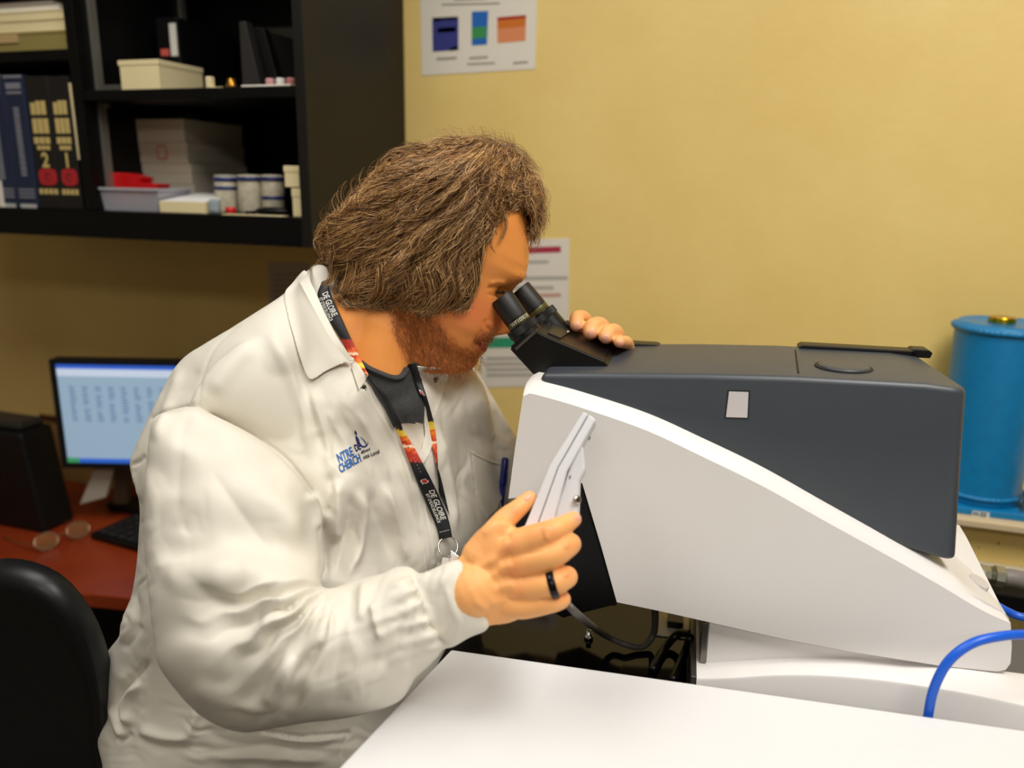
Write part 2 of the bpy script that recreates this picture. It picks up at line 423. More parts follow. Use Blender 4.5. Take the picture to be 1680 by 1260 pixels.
flat_stack('thick cream journal lying flat on the olive one', 'journal', 'journal', 115, 51.6, 33, M_CREAM, M_CREAM, 0.004, 0)
flat_stack('cream journal lying flat, third up in the stack', 'journal', 'journal', 114, 32.6, 18, M_CREAM, M_CREAM, 0.003, 0)
flat_stack('white folded papers lying under the mauve magazine', 'papers', 'paper_stack', 97, 17.6, 9, M_WHITEP, M_WHITEP, 0.01, 0)
flat_stack('mauve magazine lying on top of the journal stack', 'magazine', 'magazine', 86, 8.6, 1, M_MAUVE, mat('grey_pages', (150, 140, 128), 0.7), 0.014, 0)

# ------------------------------------------------------------------ boxes and jars on the lower right shelf
M_BOX = mat('white_carton', (206, 196, 176), 0.75, var=0.03)
M_RED = mat('red_plastic', (198, 18, 22), 0.35)
M_CLEAR = mat('frosted_plastic', (205, 204, 214), 0.25, trans=0.35)
def carton(name, label, x0, x1, y0, y1, z0, z1, m, lid=0.35, group=None, cat='box'):
    t = thing(name, label, cat, ((x0 + x1) / 2, (y0 + y1) / 2, z0), group)
    zl = z1 - lid * (z1 - z0)
    part('tray', box(x0 + 0.001, x1 - 0.001, y0 + 0.001, y1 - 0.001, z0, z1 - 0.002, 0.0008), m, t)
    part('lid', box(x0, x1, y0, y1, zl, z1, 0.001), m, t)
    return t
ybx = YF + 0.13
def bx(px, py): return float(hitY(px, py, ybx)[0])
def bz(py, px=262): return float(hitY(px, py, ybx)[2])
zs = [bz(195), bz(234), bz(268), bz(302)]; zs.append((ZB + 0.001))
nm = ['white carton at the top of the stacked pile of four', 'white carton with a red square stamp, second from the top', 'plain white carton third from the top of the pile', 'white carton at the bottom of the pile, behind the tub']
offs = [0, 0.002, 0.006, 0.008]
for k in range(4):
    x0, x1 = bx(222, 230) + offs[k], bx(303, 230) + offs[k]
    t = carton('carton', nm[k], x0, x1, ybx + 0.002 * k, ybx + 0.185, zs[k + 1] + 0.0004, zs[k], M_BOX, 0.45)
    if k == 1:
        cx, cz = bx(265, 250), bz(250, 265)
        pts = [(math.copysign(abs(math.cos(a)) ** 0.5, math.cos(a)) * 0.0115, math.copysign(abs(math.sin(a)) ** 0.5, math.sin(a)) * 0.0125) for a in np.linspace(0, 2 * math.pi, 28)]
        obj('red_stamp', MB().add(*tube([(cx + a, ybx + 0.0015, cz + b) for a, b in pts], 0.0018, 6)), mat('faded_red_ink', (206, 132, 118), 0.7), t)
# frosted tub with a red tray inside
yt = YF + 0.02
xa, xb = float(hitY(156, 340, yt)[0]), float(hitY(258, 340, yt)[0]); zt = float(hitY(205, 309, yt)[2])
t = thing('tub', 'low frosted clear plastic tub at the left end of the shelf', 'tub', ((xa + xb) / 2, yt + 0.045, ZB))
mb = MB()
def taper_tub(mb, x0, x1, y0, y1, z0, z1, fl, th):
    o0 = [(x0 + fl, y0 + fl, z0), (x1 - fl, y0 + fl, z0), (x1 - fl, y1 - fl, z0), (x0 + fl, y1 - fl, z0)]
    o1 = [(x0, y0, z1), (x1, y0, z1), (x1, y1, z1), (x0, y1, z1)]
    i1 = [(x0 + th, y0 + th, z1), (x1 - th, y0 + th, z1), (x1 - th, y1 - th, z1), (x0 + th, y1 - th, z1)]
    i0 = [(x0 + fl + th, y0 + fl + th, z0 + th), (x1 - fl - th, y0 + fl + th, z0 + th), (x1 - fl - th, y1 - fl - th, z0 + th), (x0 + fl + th, y1 - fl - th, z0 + th)]
    f = [(3, 2, 1, 0)]
    for i in range(4):
        j = (i + 1) % 4
        f += [(i, j, 4 + j, 4 + i), (4 + i, 4 + j, 8 + j, 8 + i), (8 + i, 8 + j, 12 + j, 12 + i)]
    f.append((12, 13, 14, 15))
    mb.add(o0 + o1 + i1 + i0, f); return mb
taper_tub(mb, xa - 0.004, xb + 0.004, yt, yt + 0.09, ZB, zt, 0.008, 0.0016)
obj('bowl', mb, M_CLEAR, t)
mb = MB()
for (a0, a1, b0, b1) in ((xa - 0.007, xb + 0.007, yt - 0.003, yt), (xa - 0.007, xb + 0.007, yt + 0.09, yt + 0.093), (xa - 0.007, xa - 0.004, yt, yt + 0.09), (xb + 0.004, xb + 0.007, yt, yt + 0.09)):
    mb.add(*box(a0, a1, b0, b1, zt - 0.004, zt + 0.001, 0.0006))
obj('rim', mb, M_CLEAR, t)
pr = [(160, 312), (164, 282), (205, 284), (232, 291), (228, 300), (258, 302), (257, 312), (210, 340), (170, 340)]
yr = yt + 0.03
poly = [(float(hitY(a, b, yr)[0]), max(float(hitY(a, b, yr)[2]), ZB + 0.004)) for a, b in pr]
o = obj('bin_tray', MB().add(*prism(poly, (0, yr, 0), EX, EZ, EY, 0, 0.035, 0.0015)), M_RED, loc=((xa + xb) / 2, yr, ZB)); tag(o, 'bright red plastic tray with cut away side standing in the frosted tub', 'tray')
# small cream box with lid paper
yl = YF + 0.018
xa, xb = float(hitY(262, 345, yl)[0]), float(hitY(336, 345, yl)[0]); z1 = float(hitY(300, 331, yl)[2])
t = thing('card_box', 'small cream card box with a white sheet on its sloping top', 'box', ((xa + xb) / 2, yl + 0.05, ZB))
part('tray', box(xa, xb, yl, yl + 0.11, ZB, z1, 0.0008), M_CREAM, t)
lt = z1 + 0.014
v = [(xa + 0.001, yl + 0.001, z1 + 0.0003), (xb - 0.001, yl + 0.001, z1 + 0.0003), (xb - 0.001, yl + 0.11, z1 + 0.0003), (xa + 0.001, yl + 0.11, z1 + 0.0003), (xa + 0.008, yl + 0.10, lt), (xb + 0.004, yl + 0.10, lt)]
obj('lid', MB().add(v, [(3, 2, 1, 0), (0, 1, 5, 4), (1, 2, 5), (2, 3, 4, 5), (3, 0, 4)]), mat('bright_white_sheet', (238, 236, 232), 0.7), t)
x0 = float(hitY(338, 345, yl)[0]); x1 = float(hitY(354, 345, yl)[0])
o = obj('sample_bag', MB().add(*box(x0, x1, yl + 0.004, yl + 0.02, ZB, ZB + 0.027, 0.006)), mat('bag_plastic', (176, 190, 196), 0.2, trans=0.3), loc=((x0 + x1) / 2, yl, ZB)); tag(o, 'small clear bag beside the cream card box', 'bag')
# jars
M_JB = mat('jar_blue', (22, 40, 108), 0.35)
M_JW = mat('jar_label', (190, 182, 160), 0.5, var=0.25, vscale=90)
yj = YF + 0.09
jl = ['beige jar with two blue bands, nearest the white sheet', 'beige jar with a blue lid in the middle of three', 'beige jar with a blue lid and foot beside small stacked boxes']
for k, (a, b) in enumerate([(356, 390), (394, 430), (432, 464)]):
    xa, xb = float(hitY(a, 310, yj)[0]), float(hitY(b, 310, yj)[0]); r = (xb - xa) / 2; c = np.array([(xa + xb) / 2, yj, 0])
    z = lambda py: float(hitY((a + b) / 2, py, yj - r)[2])
    t = thing('jar', jl[k], 'jar', (c[0], yj, ZB), 'blue banded jars on the lower shelf')
    ztop = z(286); zl = z(295)
    obj('glass_body', MB().add(*lathe([(r * .94, ZB), (r, ZB + .004), (r, zl - .006), (r * .93, zl - .002), (0.0, zl - .001)], c, EZ, 24)), M_JW, t, smooth=True)
    obj('lid', MB().add(*lathe([(r * 1.0, zl - .004), (r * 1.02, zl), (r * 1.02, z(290)), (r * .9, ztop - .001), (0.0, ztop)], c, EZ, 24)), mat('jar_lid', (168, 164, 150), 0.5) if k == 0 else M_JW, t, smooth=True)
    for (p0, p1) in ([(291, 298), (306, 312)] if k == 0 else [(290, 297)] if k == 1 else [(290, 297), (322, 328)]):
        obj('band', MB().add(*lathe([(r * 1.005, z(p1)), (r * 1.035, z(p1) + .0005), (r * 1.035, z(p0) - .0005), (r * 1.005, z(p0))], c, EZ, 24)), M_JB, t, smooth=True)
c = hitY(378, 337, YF + 0.035)
o = obj('screw_cap', MB().add(*lathe([(0.008, 0), (0.0095, .001), (0.0095, .011), (0.008, .0125), (0, .013)], (c[0], c[1], ZB), EZ, 20)), M_RED, smooth=True, loc=(c[0], c[1], ZB)); tag(o, 'small red screw cap in front of the jars', 'cap')
c = hitY(440, 339, YF + 0.03)
mb = MB().add(*ellipsoid((c[0], c[1] + .01, ZB + .0075), np.eye(3), (0.035, 0.012, 0.0075), 20, 10)).add(*tube([(c[0] - .03, c[1] + .004, ZB + .005), (c[0] - .045, c[1] - .004, ZB + .004), (c[0] - .05, c[1] + .004, ZB + .004)], .003, 8))
o = obj('pouch', mb, M_BLACKPL, smooth=True, loc=(c[0], c[1], ZB)); tag(o, 'soft black pouch lying in front of the jars', 'pouch')
yb = YF + 0.022
for (a, b, t0, t1, nme, lb) in ((479, 494, 309, 347, 'card_box', 'narrow cream carton under another at the cabinet right side'), (468, 493, 272, 307, 'card_box', 'cream carton stacked on the narrow one at the cabinet right side')):
    xa, xb = float(hitY(a, 340, yb)[0]), min(float(hitY(b, 340, yb)[0]), XR - 0.0275)
    za = float(hitY(480, t1, yb)[2]) if t1 < 340 else ZB; zb2 = float(hitY(480, t0, yb)[2])
    carton(nme, lb, xa, xb, yb, yb + 0.05, za, zb2, M_CREAM, 0.3)
xa, xb = float(hitY(362, 346, YF)[0]), float(hitY(462, 346, YF)[0])
o = obj('paper_sheet', MB().add(*box(xa, xb, YF + 0.003, YF + 0.02, ZB, ZB + 0.0015)), M_CREAM, loc=(xa, YF, ZB)); tag(o, 'narrow cream paper lying along the shelf edge before the jars', 'paper')

# ------------------------------------------------------------------ upper right shelf
yu = YF + 0.03
def ux(px, py=140, y=yu): return float(hitY(px, py, y)[0])
def uz(py, px=300, y=yu): return float(hitY(px, py, y)[2])
t = thing('card_box', 'cream patterned box standing on the middle shelf', 'box', (ux(230), yu + .06, ZM))
part('tray', box(ux(199), ux(262), yu, yu + .12, ZM, uz(104, 230), 0.001), M_CREAM, t)
part('lid', box(ux(197), ux(263), yu - .001, yu + .121, uz(107, 230), uz(98, 230), 0.001), M_CREAM, t)
yq = YF + 0.17
t = thing('magazine_file', 'black upright file with a white label strip behind the cream box', 'file', (ux(285, 120, yq), yq + .08, ZM))
part('shell', box(ux(262, 120, yq), ux(298, 120, yq), yq, yq + .17, ZM, uz(28, 285, yq), 0.002), M_BLACKPL, t)
part('label_strip', box(ux(279, 60, yq), ux(290, 60, yq), yq - .001, yq, uz(92, 285, yq), uz(38, 285, yq)), mat('label_white', (220, 218, 210), 0.6), t)
part('red_tab', box(ux(265, 85, yq), ux(278, 85, yq), yq - .003, yq, uz(92, 285, yq), uz(80, 285, yq), 0.001), mat('red_tab', (200, 88, 78), 0.6), t)
o = obj('flat_case', MB().add(*box(ux(293), ux(318), yu + .05, yu + .1, ZM, ZM + .010, 0.001)), mat('mauve_case', (78, 66, 66), 0.5), loc=(ux(305), yu + .07, ZM)); tag(o, 'flat mauve case beside the cream box on the middle shelf', 'case')
o = obj('folder', MB().add(*box(ux(170), ux(196), yu, yu + .12, ZM, ZM + .012, 0.001)), mat('grey_folder', (74, 72, 66), 0.5), loc=(ux(180), yu, ZM)); tag(o, 'dark grey folder lying at the left end of the middle shelf', 'folder')
mb = MB().add(*box(ux(337), ux(346), yu, yu + .012, ZM, ZM + .022, 0.002)).add(*box(ux(346), ux(364), yu, yu + .02, ZM, ZM + .004, 0.001))
o = obj('label_holder', mb, M_CREAM, loc=(ux(345), yu, ZM)); tag(o, 'small cream plastic holder on the middle shelf', 'holder')
mb = MB().add(*lathe([(.004, 0), (.009, .001), (.0095, .007), (.007, .012), (.007, .018), (0, .019)], (ux(374), yu + .01, ZM), EZ, 18))
o = obj('brass_weight', mb, mat('brass', (176, 128, 48), 0.3, 0.9), smooth=True, loc=(ux(374), yu + .01, ZM)); tag(o, 'small brass weight beside the cream holder', 'weight')
M_BINDER = mat('binder_grey', (40, 38, 37), 0.5, var=0.1)
for (pts, m, dy, lb) in (([(398, 138), (392, 36), (402, 34), (428, 137)], M_BINDER, .05, 'dark grey binder leaning in the middle shelf'),
                         ([(446, 138), (418, 44), (432, 46), (460, 137)], M_BLACKPL, .075, 'black binder leaning against the olive board')):
    y_ = yu + dy
    poly = [(float(hitY(a, b, y_)[0]), max(ZM + .0005, float(hitY(a, b, y_)[2])) if b < 130 else ZM + .0005) for a, b in pts]
    t = thing('binder', lb, 'binder', (poly[0][0], y_, ZM))
    obj('cover', MB().add(*prism(poly, (0, y_, 0), EX, EZ, EY, 0, 0.02, .001)), m, t)
    ins = [(a + (sum(p[0] for p in poly) / 4 - a) * .25, b + (sum(p[1] for p in poly) / 4 - b) * .1) for a, b in poly]
    obj('pages', MB().add(*prism(ins, (0, y_, 0), EX, EZ, EY, 0.02, 0.17)), M_BINDER, t)
y_ = yu + .27
o = obj('backing_board', MB().add(*box(ux(430, 120, y_), min(ux(486, 120, y_), XR - .03), y_, y_ + .012, ZM, uz(45, 460, y_), .001)), mat('olive_board', (52, 52, 38), 0.5), loc=(ux(460, 120, y_), y_, ZM)); tag(o, 'olive board standing at the back of the middle shelf', 'board')
t = thing('sorting_tray', 'shallow white tray of small lids on the middle shelf right end', 'tray', (ux(440), yu, ZM))
part('dish', box(ux(404), ux(484), yu - .015, yu + .03, ZM, ZM + .004, .001), M_WHITEP, t)
for k, (a, mm, lb) in enumerate(((441, (190, 140, 140), 'pink bottle lid, first from the binders on the white tray'), (458, (214, 212, 208), 'white bottle lid between two pink ones on the tray'), (475, (176, 112, 108), 'dusky pink bottle lid nearest the cabinet side on the tray'))):
    cc = (ux(a), yu + .005, ZM + .004)
    o = obj('bottle_lid', MB().add(*lathe([(.007, 0), (.008, .001), (.008, .01), (.007, .012), (0, .0125)], cc, EZ, 18)), mat('lid_%d' % k, mm, 0.5), smooth=True, loc=cc); tag(o, lb, 'lid')

# ------------------------------------------------------------------ notices on the wall
def notice(name, label, quad, m, cat='notice'):
    """quad: pixel corners bottom-left, bottom-right, top-right, top-left on the wall"""
    y = YW - 0.0012
    c = [hitY(a, b, y) for a, b in quad]
    t = thing(name, label, cat, (c[0] + c[2]) / 2)
    v = c + [q + np.array([0, 0.0011, 0]) for q in c]
    obj('sheet', MB().add(v, [(0, 1, 2, 3), (7, 6, 5, 4), (0, 4, 5, 1), (1, 5, 6, 2), (2, 6, 7, 3), (3, 7, 4, 0)]), m, t)
    def print_quad(nme, pts, mm):
        vv = [hitY(a, b, y - 0.0004) for a, b in pts]
        return obj(nme, MB().add(vv, [(0, 1, 2, 3)]), mm, t)
    return t, print_quad
INK = [mat('ink_%d' % i, c, 0.7) for i, c in enumerate([(150, 142, 126), (44, 50, 128), (12, 98, 184), (52, 140, 76), (170, 22, 20), (206, 110, 14), (218, 136, 88), (168, 40, 66), (40, 150, 108), (120, 96, 150), (26, 30, 60), (198, 150, 140)])]
t, pq = notice('wall_notice', 'white sheet with three coloured diagrams taped high on the wall', [(692, 124), (878, 113), (882, -60), (688, -52)], M_WHITEP)
pq('blue_diagram', [(710, 85), (752, 82), (752, 30), (709, 33)], INK[1]); 
vv = [(710, 34.5), (752, 32), (751, 27), (709, 29)]; pq('diagram_header', vv, INK[10])
for a, b, c in ((712, 722, 30), (732, 742, 28)):
    pq('diagram_mark', [(a, c + 5), (b, c + 5), (b, c), (a, c)], INK[7])
pq('diagram_label', [(718, 54), (748, 52), (748, 44), (718, 46)], INK[9])
pq('diagram_corner', [(738, 83.5), (752, 82), (752, 75), (738, 79)], mat('ink_green_dark', (20, 70, 60), 0.7))
pq('cyan_diagram', [(774, 75), (799, 73), (801, 18), (774, 19)], INK[2]); 
vv = pq('green_block', [(774, 64), (798, 62), (799, 43), (774, 45)], INK[3])
vv.location.y -= 0.0002
pq('orange_diagram', [(816, 71), (862, 67), (863, 25), (816, 29)], INK[6])
o = pq('orange_band', [(816, 47), (862, 43), (863, 29), (816, 33)], INK[5]); o.location.y -= 0.0002
o = pq('red_band', [(816, 33.5), (863, 29.5), (863, 24.5), (816, 28.5)], INK[4]); o.location.y -= 0.0002
for (a, b, c, d) in ((716, 749, 95, 4), (770, 800, 94, 3.5), (766, 812, 104, 3), (842, 866, 102, 3.5), (725, 820, 6, 3), (745, 800, -2, 3)):
    pq('print_line', [(a, c + d), (b, c + d - 2), (b, c - 2), (a, c)], INK[0])
t, pq = notice('wall_notice', 'white sheet with a green bar, low on the wall behind the eyepieces', [(788, 636), (931, 632), (934, 391), (785, 394)], M_WHITEP)
pq('red_headline', [(858, 416), (920, 414), (920, 404), (858, 406)], INK[7])
for (a, b, c, d) in ((800, 900, 428, 5), (800, 931, 454, 6), (800, 908, 470, 6), (800, 870, 497, 5), (800, 900, 515, 4), (798, 880, 586, 5), (798, 905, 595, 5), (798, 890, 604, 5), (798, 910, 613, 5)):
    pq('print_line', [(a, c + d), (b, c + d - 1), (b, c - 1), (a, c)], mat('ink_grey_%d' % c, (176, 172, 162), 0.7))
pq('pink_line', [(800, 489), (920, 487), (920, 481), (800, 483)], INK[11])
pq('green_bar', [(795, 571), (932, 569), (932, 552), (795, 554)], INK[8])
t, pq = notice('wall_notice', 'shaded grey sheet on the wall under the cabinet', [(442, 505), (506, 507), (506, 431), (440, 430)], mat('grey_sheet', (196, 186, 170), 0.8))
for k in range(5): pq('print_line', [(448, 452 + 9 * k), (498, 452 + 9 * k), (498, 449 + 9 * k), (448, 449 + 9 * k)], INK[0])

# ------------------------------------------------------------------ desk corner on the left
M_CHERRY = mat('cherry_laminate', (146, 56, 22), 0.35, rgb2=(120, 42, 16), vscale=5, spec=0.4)
ZD = 0.74
t = thing('desk', 'cherry red wooden desk against the wall under the cabinet', 'desk', (-1.5, 1.3, 0))
pe = [hitZ(-160, 1090, ZD), hitZ(0, 1016, ZD), hitZ(150, 975, ZD), hitZ(260, 960, ZD), hitZ(520, 960, ZD)]
xd1 = -0.62
poly = [(-2.3, 1.59), (-2.3, 0.86), (-1.60, 0.90), (float(pe[2][0]), float(pe[2][1])), (-0.95, float(pe[2][1]) + .035), (xd1, 1.08), (xd1, 1.59)]
obj('desk_top', MB().add(*prism(poly, (0, 0, 0), EX, EY, EZ, ZD - .028, ZD, .002)), M_CHERRY, t)
part('leg_panel', box(-2.28, -2.255, 0.92, 1.57, 0, ZD - .029), M_CHERRY, t)
part('leg_panel', box(-0.70, -0.675, 1.11, 1.57, 0, ZD - .029), M_CHERRY, t)
part('modesty_panel', box(-2.25, -0.705, 1.50, 1.515, .2, ZD - .029), M_BLACKPL, t)
# monitor
RQ = np.array([math.cos(YAW), math.sin(YAW), 0]); FQ = np.array([-math.sin(YAW), math.cos(YAW), 0])
dm = 1.72
m0 = P(102, 768, dm); nrm = -FQ
def mp(px, py):
    q = hit(px, py, m0, nrm) - m0; return q @ RQ, q[2]
tl = mp(101, 590); h = tl[1]; w = h * 1.62
hz = m0 + RQ * w * .5
t = thing('monitor', 'black flat monitor showing a pale blue spreadsheet on the desk', 'monitor', (hz[0], hz[1], ZD))
obj('casing', MB().add(*prism([(-.001, -.001), (w, -.001), (w, h), (-.001, h)], m0, RQ, EZ, FQ, 0.004, 0.035, .004)), M_BLACKPL, t)
fr = MB()
bw = .0125
for (a0, a1, b0, b1) in ((0, w, 0, bw), (0, w, h - bw * .8, h), (0, bw, bw, h - bw * .8), (w - bw, w, bw, h - bw * .8)):
    fr.add(*prism([(a0, b0), (a1, b0), (a1, b1), (a0, b1)], m0, RQ, EZ, FQ, 0, .01, .001))
obj('bezel', fr, mat('bezel_black', (14, 16, 24), 0.35), t)
def scr(name, a0, a1, b0, b1, rgb, e, d):
    m = mat('screen_' + name, rgb, 0.3, emit=e)
    return obj(name, MB().add(*flat_quad(m0 + FQ * (.0035 - d), RQ, EZ, bw + a0 * (w - 2 * bw), bw + a1 * (w - 2 * bw), bw + b0 * (h - 1.8 * bw), bw + b1 * (h - 1.8 * bw))), m, t)
scr('screen', 0, 1, 0, 1, (146, 172, 196), 0.56, 0)
scr('title_bar', 0, 1, .955, 1, (52, 98, 205), 0.6, .0005)
scr('tool_bar', 0, 1, .88, .955, (190, 205, 226), 0.6, .0005)
scr('task_bar', .07, 1, 0, .045, (46, 98, 200), 0.6, .0005)
scr('start_button', 0, .07, 0, .05, (60, 150, 96), 0.55, .0007)
g = MB()
for k in range(9):
    a = .06 + .075 * k
    for j in range(13):
        if rng.random() < .9:
            a0 = bw + a * (w - 2 * bw); b0 = bw + (.43 + .028 * j) * (h - 1.8 * bw)
            g.add(*flat_quad(m0 + FQ * .0029, RQ, EZ, a0, a0 + .03 * w * (0.7 + .5 * rng.random()), b0, b0 + .012 * h))
o = obj('table_cells', g, mat('screen_cells', (104, 132, 166), .3, emit=.5), t); o['kind'] = 'stuff'
sp = [mp(*q) for q in ((114, 840), (158, 828), (176, 770), (143, 770))]
obj('stand_foot', MB().add(*prism(sp, m0, RQ, EZ, FQ, .04, .055, .002)), mat('stand_grey', (176, 170, 156), .5), t)
obj('stand_neck', MB().add(*prism([mp(*q) for q in ((172, 838), (196, 838), (196, 700), (178, 700))], m0, RQ, EZ, FQ, .036, .06, .002)), mat('stand_dark', (50, 36, 20), .5), t)
bz0 = hitZ(225, 830, ZD)
o = obj('stand_base', MB().add(*box(-1.43, -1.14, 1.345, 1.41, ZD, ZD + .02, .006)), M_BLACKPL, t)
# keyboard
kb = thing('keyboard', 'black keyboard lying on the desk beside the white lab coat', 'keyboard', tuple(hitZ(250, 880, ZD)))
c0 = hitZ(155, 882, ZD)
kx, ky = c0[0], c0[1]
part('base', box(kx, kx + .40, ky - .01, ky + .105, ZD, ZD + .016, .004, rotz=-.12, about=(kx, ky, ZD)), M_BLACKPL, kb)
g = MB()
for i in range(14):
    for j in range(5):
        g.add(*box(kx + .014 + i * .027, kx + .014 + i * .027 + .022, ky - .004 + j * .021, ky - .004 + j * .021 + .017, ZD + .0162, ZD + .022, .002, 1, rotz=-.12, about=(kx, ky, ZD)))
o = obj('keys', g, mat('key_black', (24, 24, 26), .45), kb)
# eyeglasses
gl = thing('eyeglasses', 'wire rimmed eyeglasses lying open on the cherry desk', 'glasses', tuple(hitZ(104, 880, ZD)))
g1, g2 = hitZ(76, 888, ZD + .018), hitZ(128, 869, ZD + .018)
ax = (g2 - g1); L_ = np.linalg.norm(ax); ax /= L_; pr_ = np.cross(EZ, ax)
M_WIRE = mat('wire_metal', (180, 160, 130), .25, .9)
for c in (g1, g2):
    rm = [c + ax * .024 * math.cos(a) + (EZ * .8 + pr_ * .5) * .019 * math.sin(a) for a in np.linspace(0, 2 * math.pi, 25)]
    obj('rim', MB().add(*tube(rm, .0012, 8, caps=False)), M_WIRE, gl, smooth=True)
    lens = [c + ax * .0235 * math.cos(a) + (EZ * .8 + pr_ * .5) * .0185 * math.sin(a) for a in np.linspace(0, 2 * math.pi, 24, endpoint=False)]
    nn = np.cross(ax, EZ * .8 + pr_ * .5); nn /= np.linalg.norm(nn)
    obj('lens', MB().add([p + nn * .0006 for p in lens] + [p - nn * .0006 for p in lens], [tuple(range(24)), tuple(range(47, 23, -1))] + [(i, 24 + i, 24 + (i + 1) % 24, (i + 1) % 24) for i in range(24)]), mat('lens_glass', (250, 250, 250), .0, trans=1.0, spec=.3), gl)
obj('bridge', MB().add(*tube([g1 + ax * .024, (g1 + g2) / 2 + EZ * .006, g2 - ax * .024], .0012, 8, 9)), M_WIRE, gl)
for s, c in ((-1, g1), (1, g2)):
    obj('temple', MB().add(*tube([c + ax * .024 * s, c + ax * .026 * s + pr_ * .06 - EZ * .008, c + ax * .022 * s + pr_ * .13 - EZ * .014], .0012, 8, 12)), M_WIRE, gl)
# cardboard box behind the monitor
yk = 1.46
xa, xb = float(hitY(66, 760, yk)[0]), float(hitY(200, 760, yk)[0]); zk = float(hitY(90, 694, yk)[2])
t = thing('cardboard_box', 'brown cardboard box standing behind the monitor', 'box', ((xa + xb) / 2, yk + .06, ZD))
M_CARD = mat('cardboard', (160, 120, 62), .8, var=.05)
part('body', box(xa, xb, yk, yk + .125, ZD, zk, .002), M_CARD, t)
part('flap', prism([(0, 0), (.16, 0), (.15, .05), (.02, .05)], (xa + .02, yk + .003, zk - .001), EX, EZ * .55 - EY * .45, EZ * .45 + EY * .55, 0, .003), M_CARD, t)
fl = [hitY(a, b, yk + .02) for a, b in ((88, 700), (106, 690), (110, 662), (96, 668))]
# black printer
yp = 1.20
pp = [(0, 884), (100, 846), (62, 706), (0, 718)]
c = [hitY(a, b, yp) for a, b in ((68, 850), (30, 712))]
t = thing('printer', 'black box shaped printer on the desk at the wall end', 'printer', (-1.75, yp + .07, ZD))
poly = [(-1.95, ZD), (float(c[0][0]), ZD), (float(c[1][0]), float(c[1][2])), (-1.95, float(c[1][2]))]
obj('housing', MB().add(*prism(poly, (0, yp, 0), EX, EZ, EY, 0, .085, .008)), M_BLACKPL, t)
obj('top_lid', MB().add(*box(-1.94, float(c[1][0]) - .01, yp + .012, yp + .075, float(c[1][2]) + .0002, float(c[1][2]) + .018, .006)), mat('printer_lid', (34, 33, 32), .4), t)
# office chair
def chair():
    cd = .98
    cc = P(40, 1150, cd)
    t = thing('office_chair', 'black curved back office chair in front of the cherry desk', 'chair', (cc[0] - .03, cc[1] + .18, 0))
    out = [(-150, 1330), (-165, 1180), (-140, 1030), (-80, 950), (-10, 920), (55, 917), (110, 932), (150, 965), (178, 1010), (196, 1080), (200, 1180), (196, 1260), (180, 1350), (110, 1430), (20, 1455), (-80, 1420)]
    p0 = P(40, 1150, cd); nn = FQ * .97 + EZ * .24; nn /= np.linalg.norm(nn); e2 = np.cross(RQ, -nn); e2 = np.cross(nn, RQ) * -1
    e2 = EZ * .97 - FQ * .24; e2 /= np.linalg.norm(e2)
    pts = catmull(np.array([list(q) + [0] for q in out + out[:1]], float), 60)[:-1]
    poly = np.array([((hit(a, b, p0, nn) - p0) @ RQ, (hit(a, b, p0, nn) - p0) @ e2) for a, b, _ in pts])
    cen = poly.mean(0); rings = []
    for s, off in ((.70, -.012), (.86, -.018), (.95, -.026), (1.0, -.018), (1.0, .006), (.93, .016), (.75, .022)):
        q = cen + (poly - cen) * s
        bow = .9 * (q[:, 0] - cen[0]) ** 2 * -1
        rings.append(p0 + q[:, :1] * RQ + q[:, 1:] * e2 + (off + bow)[:, None] * nn)
    n = len(poly); v = np.concatenate(rings); f = []
    for i in range(len(rings) - 1):
        for j in range(n): f.append((i * n + j, i * n + (j + 1) % n, (i + 1) * n + (j + 1) % n, (i + 1) * n + j))
    f.append(tuple(range(n))[::-1]); f.append(tuple((len(rings) - 1) * n + j for j in range(n)))
    o = obj('backrest', MB().add(v, f), mat('chair_black', (13, 15, 20), .42), t, smooth=True); fix_normals(o)
    sx, sy = cc[0] - .20, cc[1] + .22
    obj('seat', MB().add(*box(sx - .24, sx + .24, sy - .22, sy + .22, .46, .54, .035, 4)), M_BLACKPL, t, smooth=True)
    obj('back_arm', MB().add(*tube([(sx, sy - .18, .47), (sx + .03, sy - .28, .5), (cc[0] + .0, cc[1] + .03, .72), (cc[0] + .005, cc[1] + .03, .85)], .016, 10, 16)), M_BLACKPL, t)
    obj('column', MB().add(*tube([(sx, sy, .46), (sx, sy, .1)], .028, 14)), M_BLACKPL, t)
    for k in range(5):
        a = k * 2 * math.pi / 5 + .3; e = np.array([sx + .28 * math.cos(a), sy + .28 * math.sin(a), .07])
        l = obj('base_arm', MB().add(*tube([(sx, sy, .12), e], [.024, .015], 10)), M_BLACKPL, t)
        obj('caster', MB().add(*lathe([(.02, -.02), (.03, -.016), (.03, .016), (.02, .02)], e - EZ * .04, (math.sin(a), -math.cos(a), 0), 18)), M_BLACKPL, l)
chair()
# ------------------------------------------------------------------ microscope: local axes U (along the bench), V (away from the lens), W (up)
A6 = math.radians(6.0)
SU = np.array([math.cos(A6), math.sin(A6), 0.0]); SV = np.array([-math.sin(A6), math.cos(A6), 0.0]); SW = EZ
SO = P(860, 650, 0.84)
def S(px, py, v):
    q = hit(px, py, SO + v * SV, SV) - SO; return float(q @ SU), float(q @ SW)
def SZ(px, py, w):
    q = hit(px, py, SO + w * SW, SW) - SO; return float(q @ SU), float(q @ SV)
def L3(u, v, w): return SO + u * SU + v * SV + w * SW
M_SWHITE = mat('instrument_white', (232, 229, 227), 0.38, var=0.02, bump=0.04, bscale=900, spec=0.45)
M_SDARK = mat('instrument_slate', (60, 66, 74), 0.40, var=0.04, vscale=25, bump=0.10, bscale=1400, spec=0.6)
M_SBLACK = mat('instrument_black', (12, 11, 11), 0.36, spec=.4, bump=0.06, bscale=900)
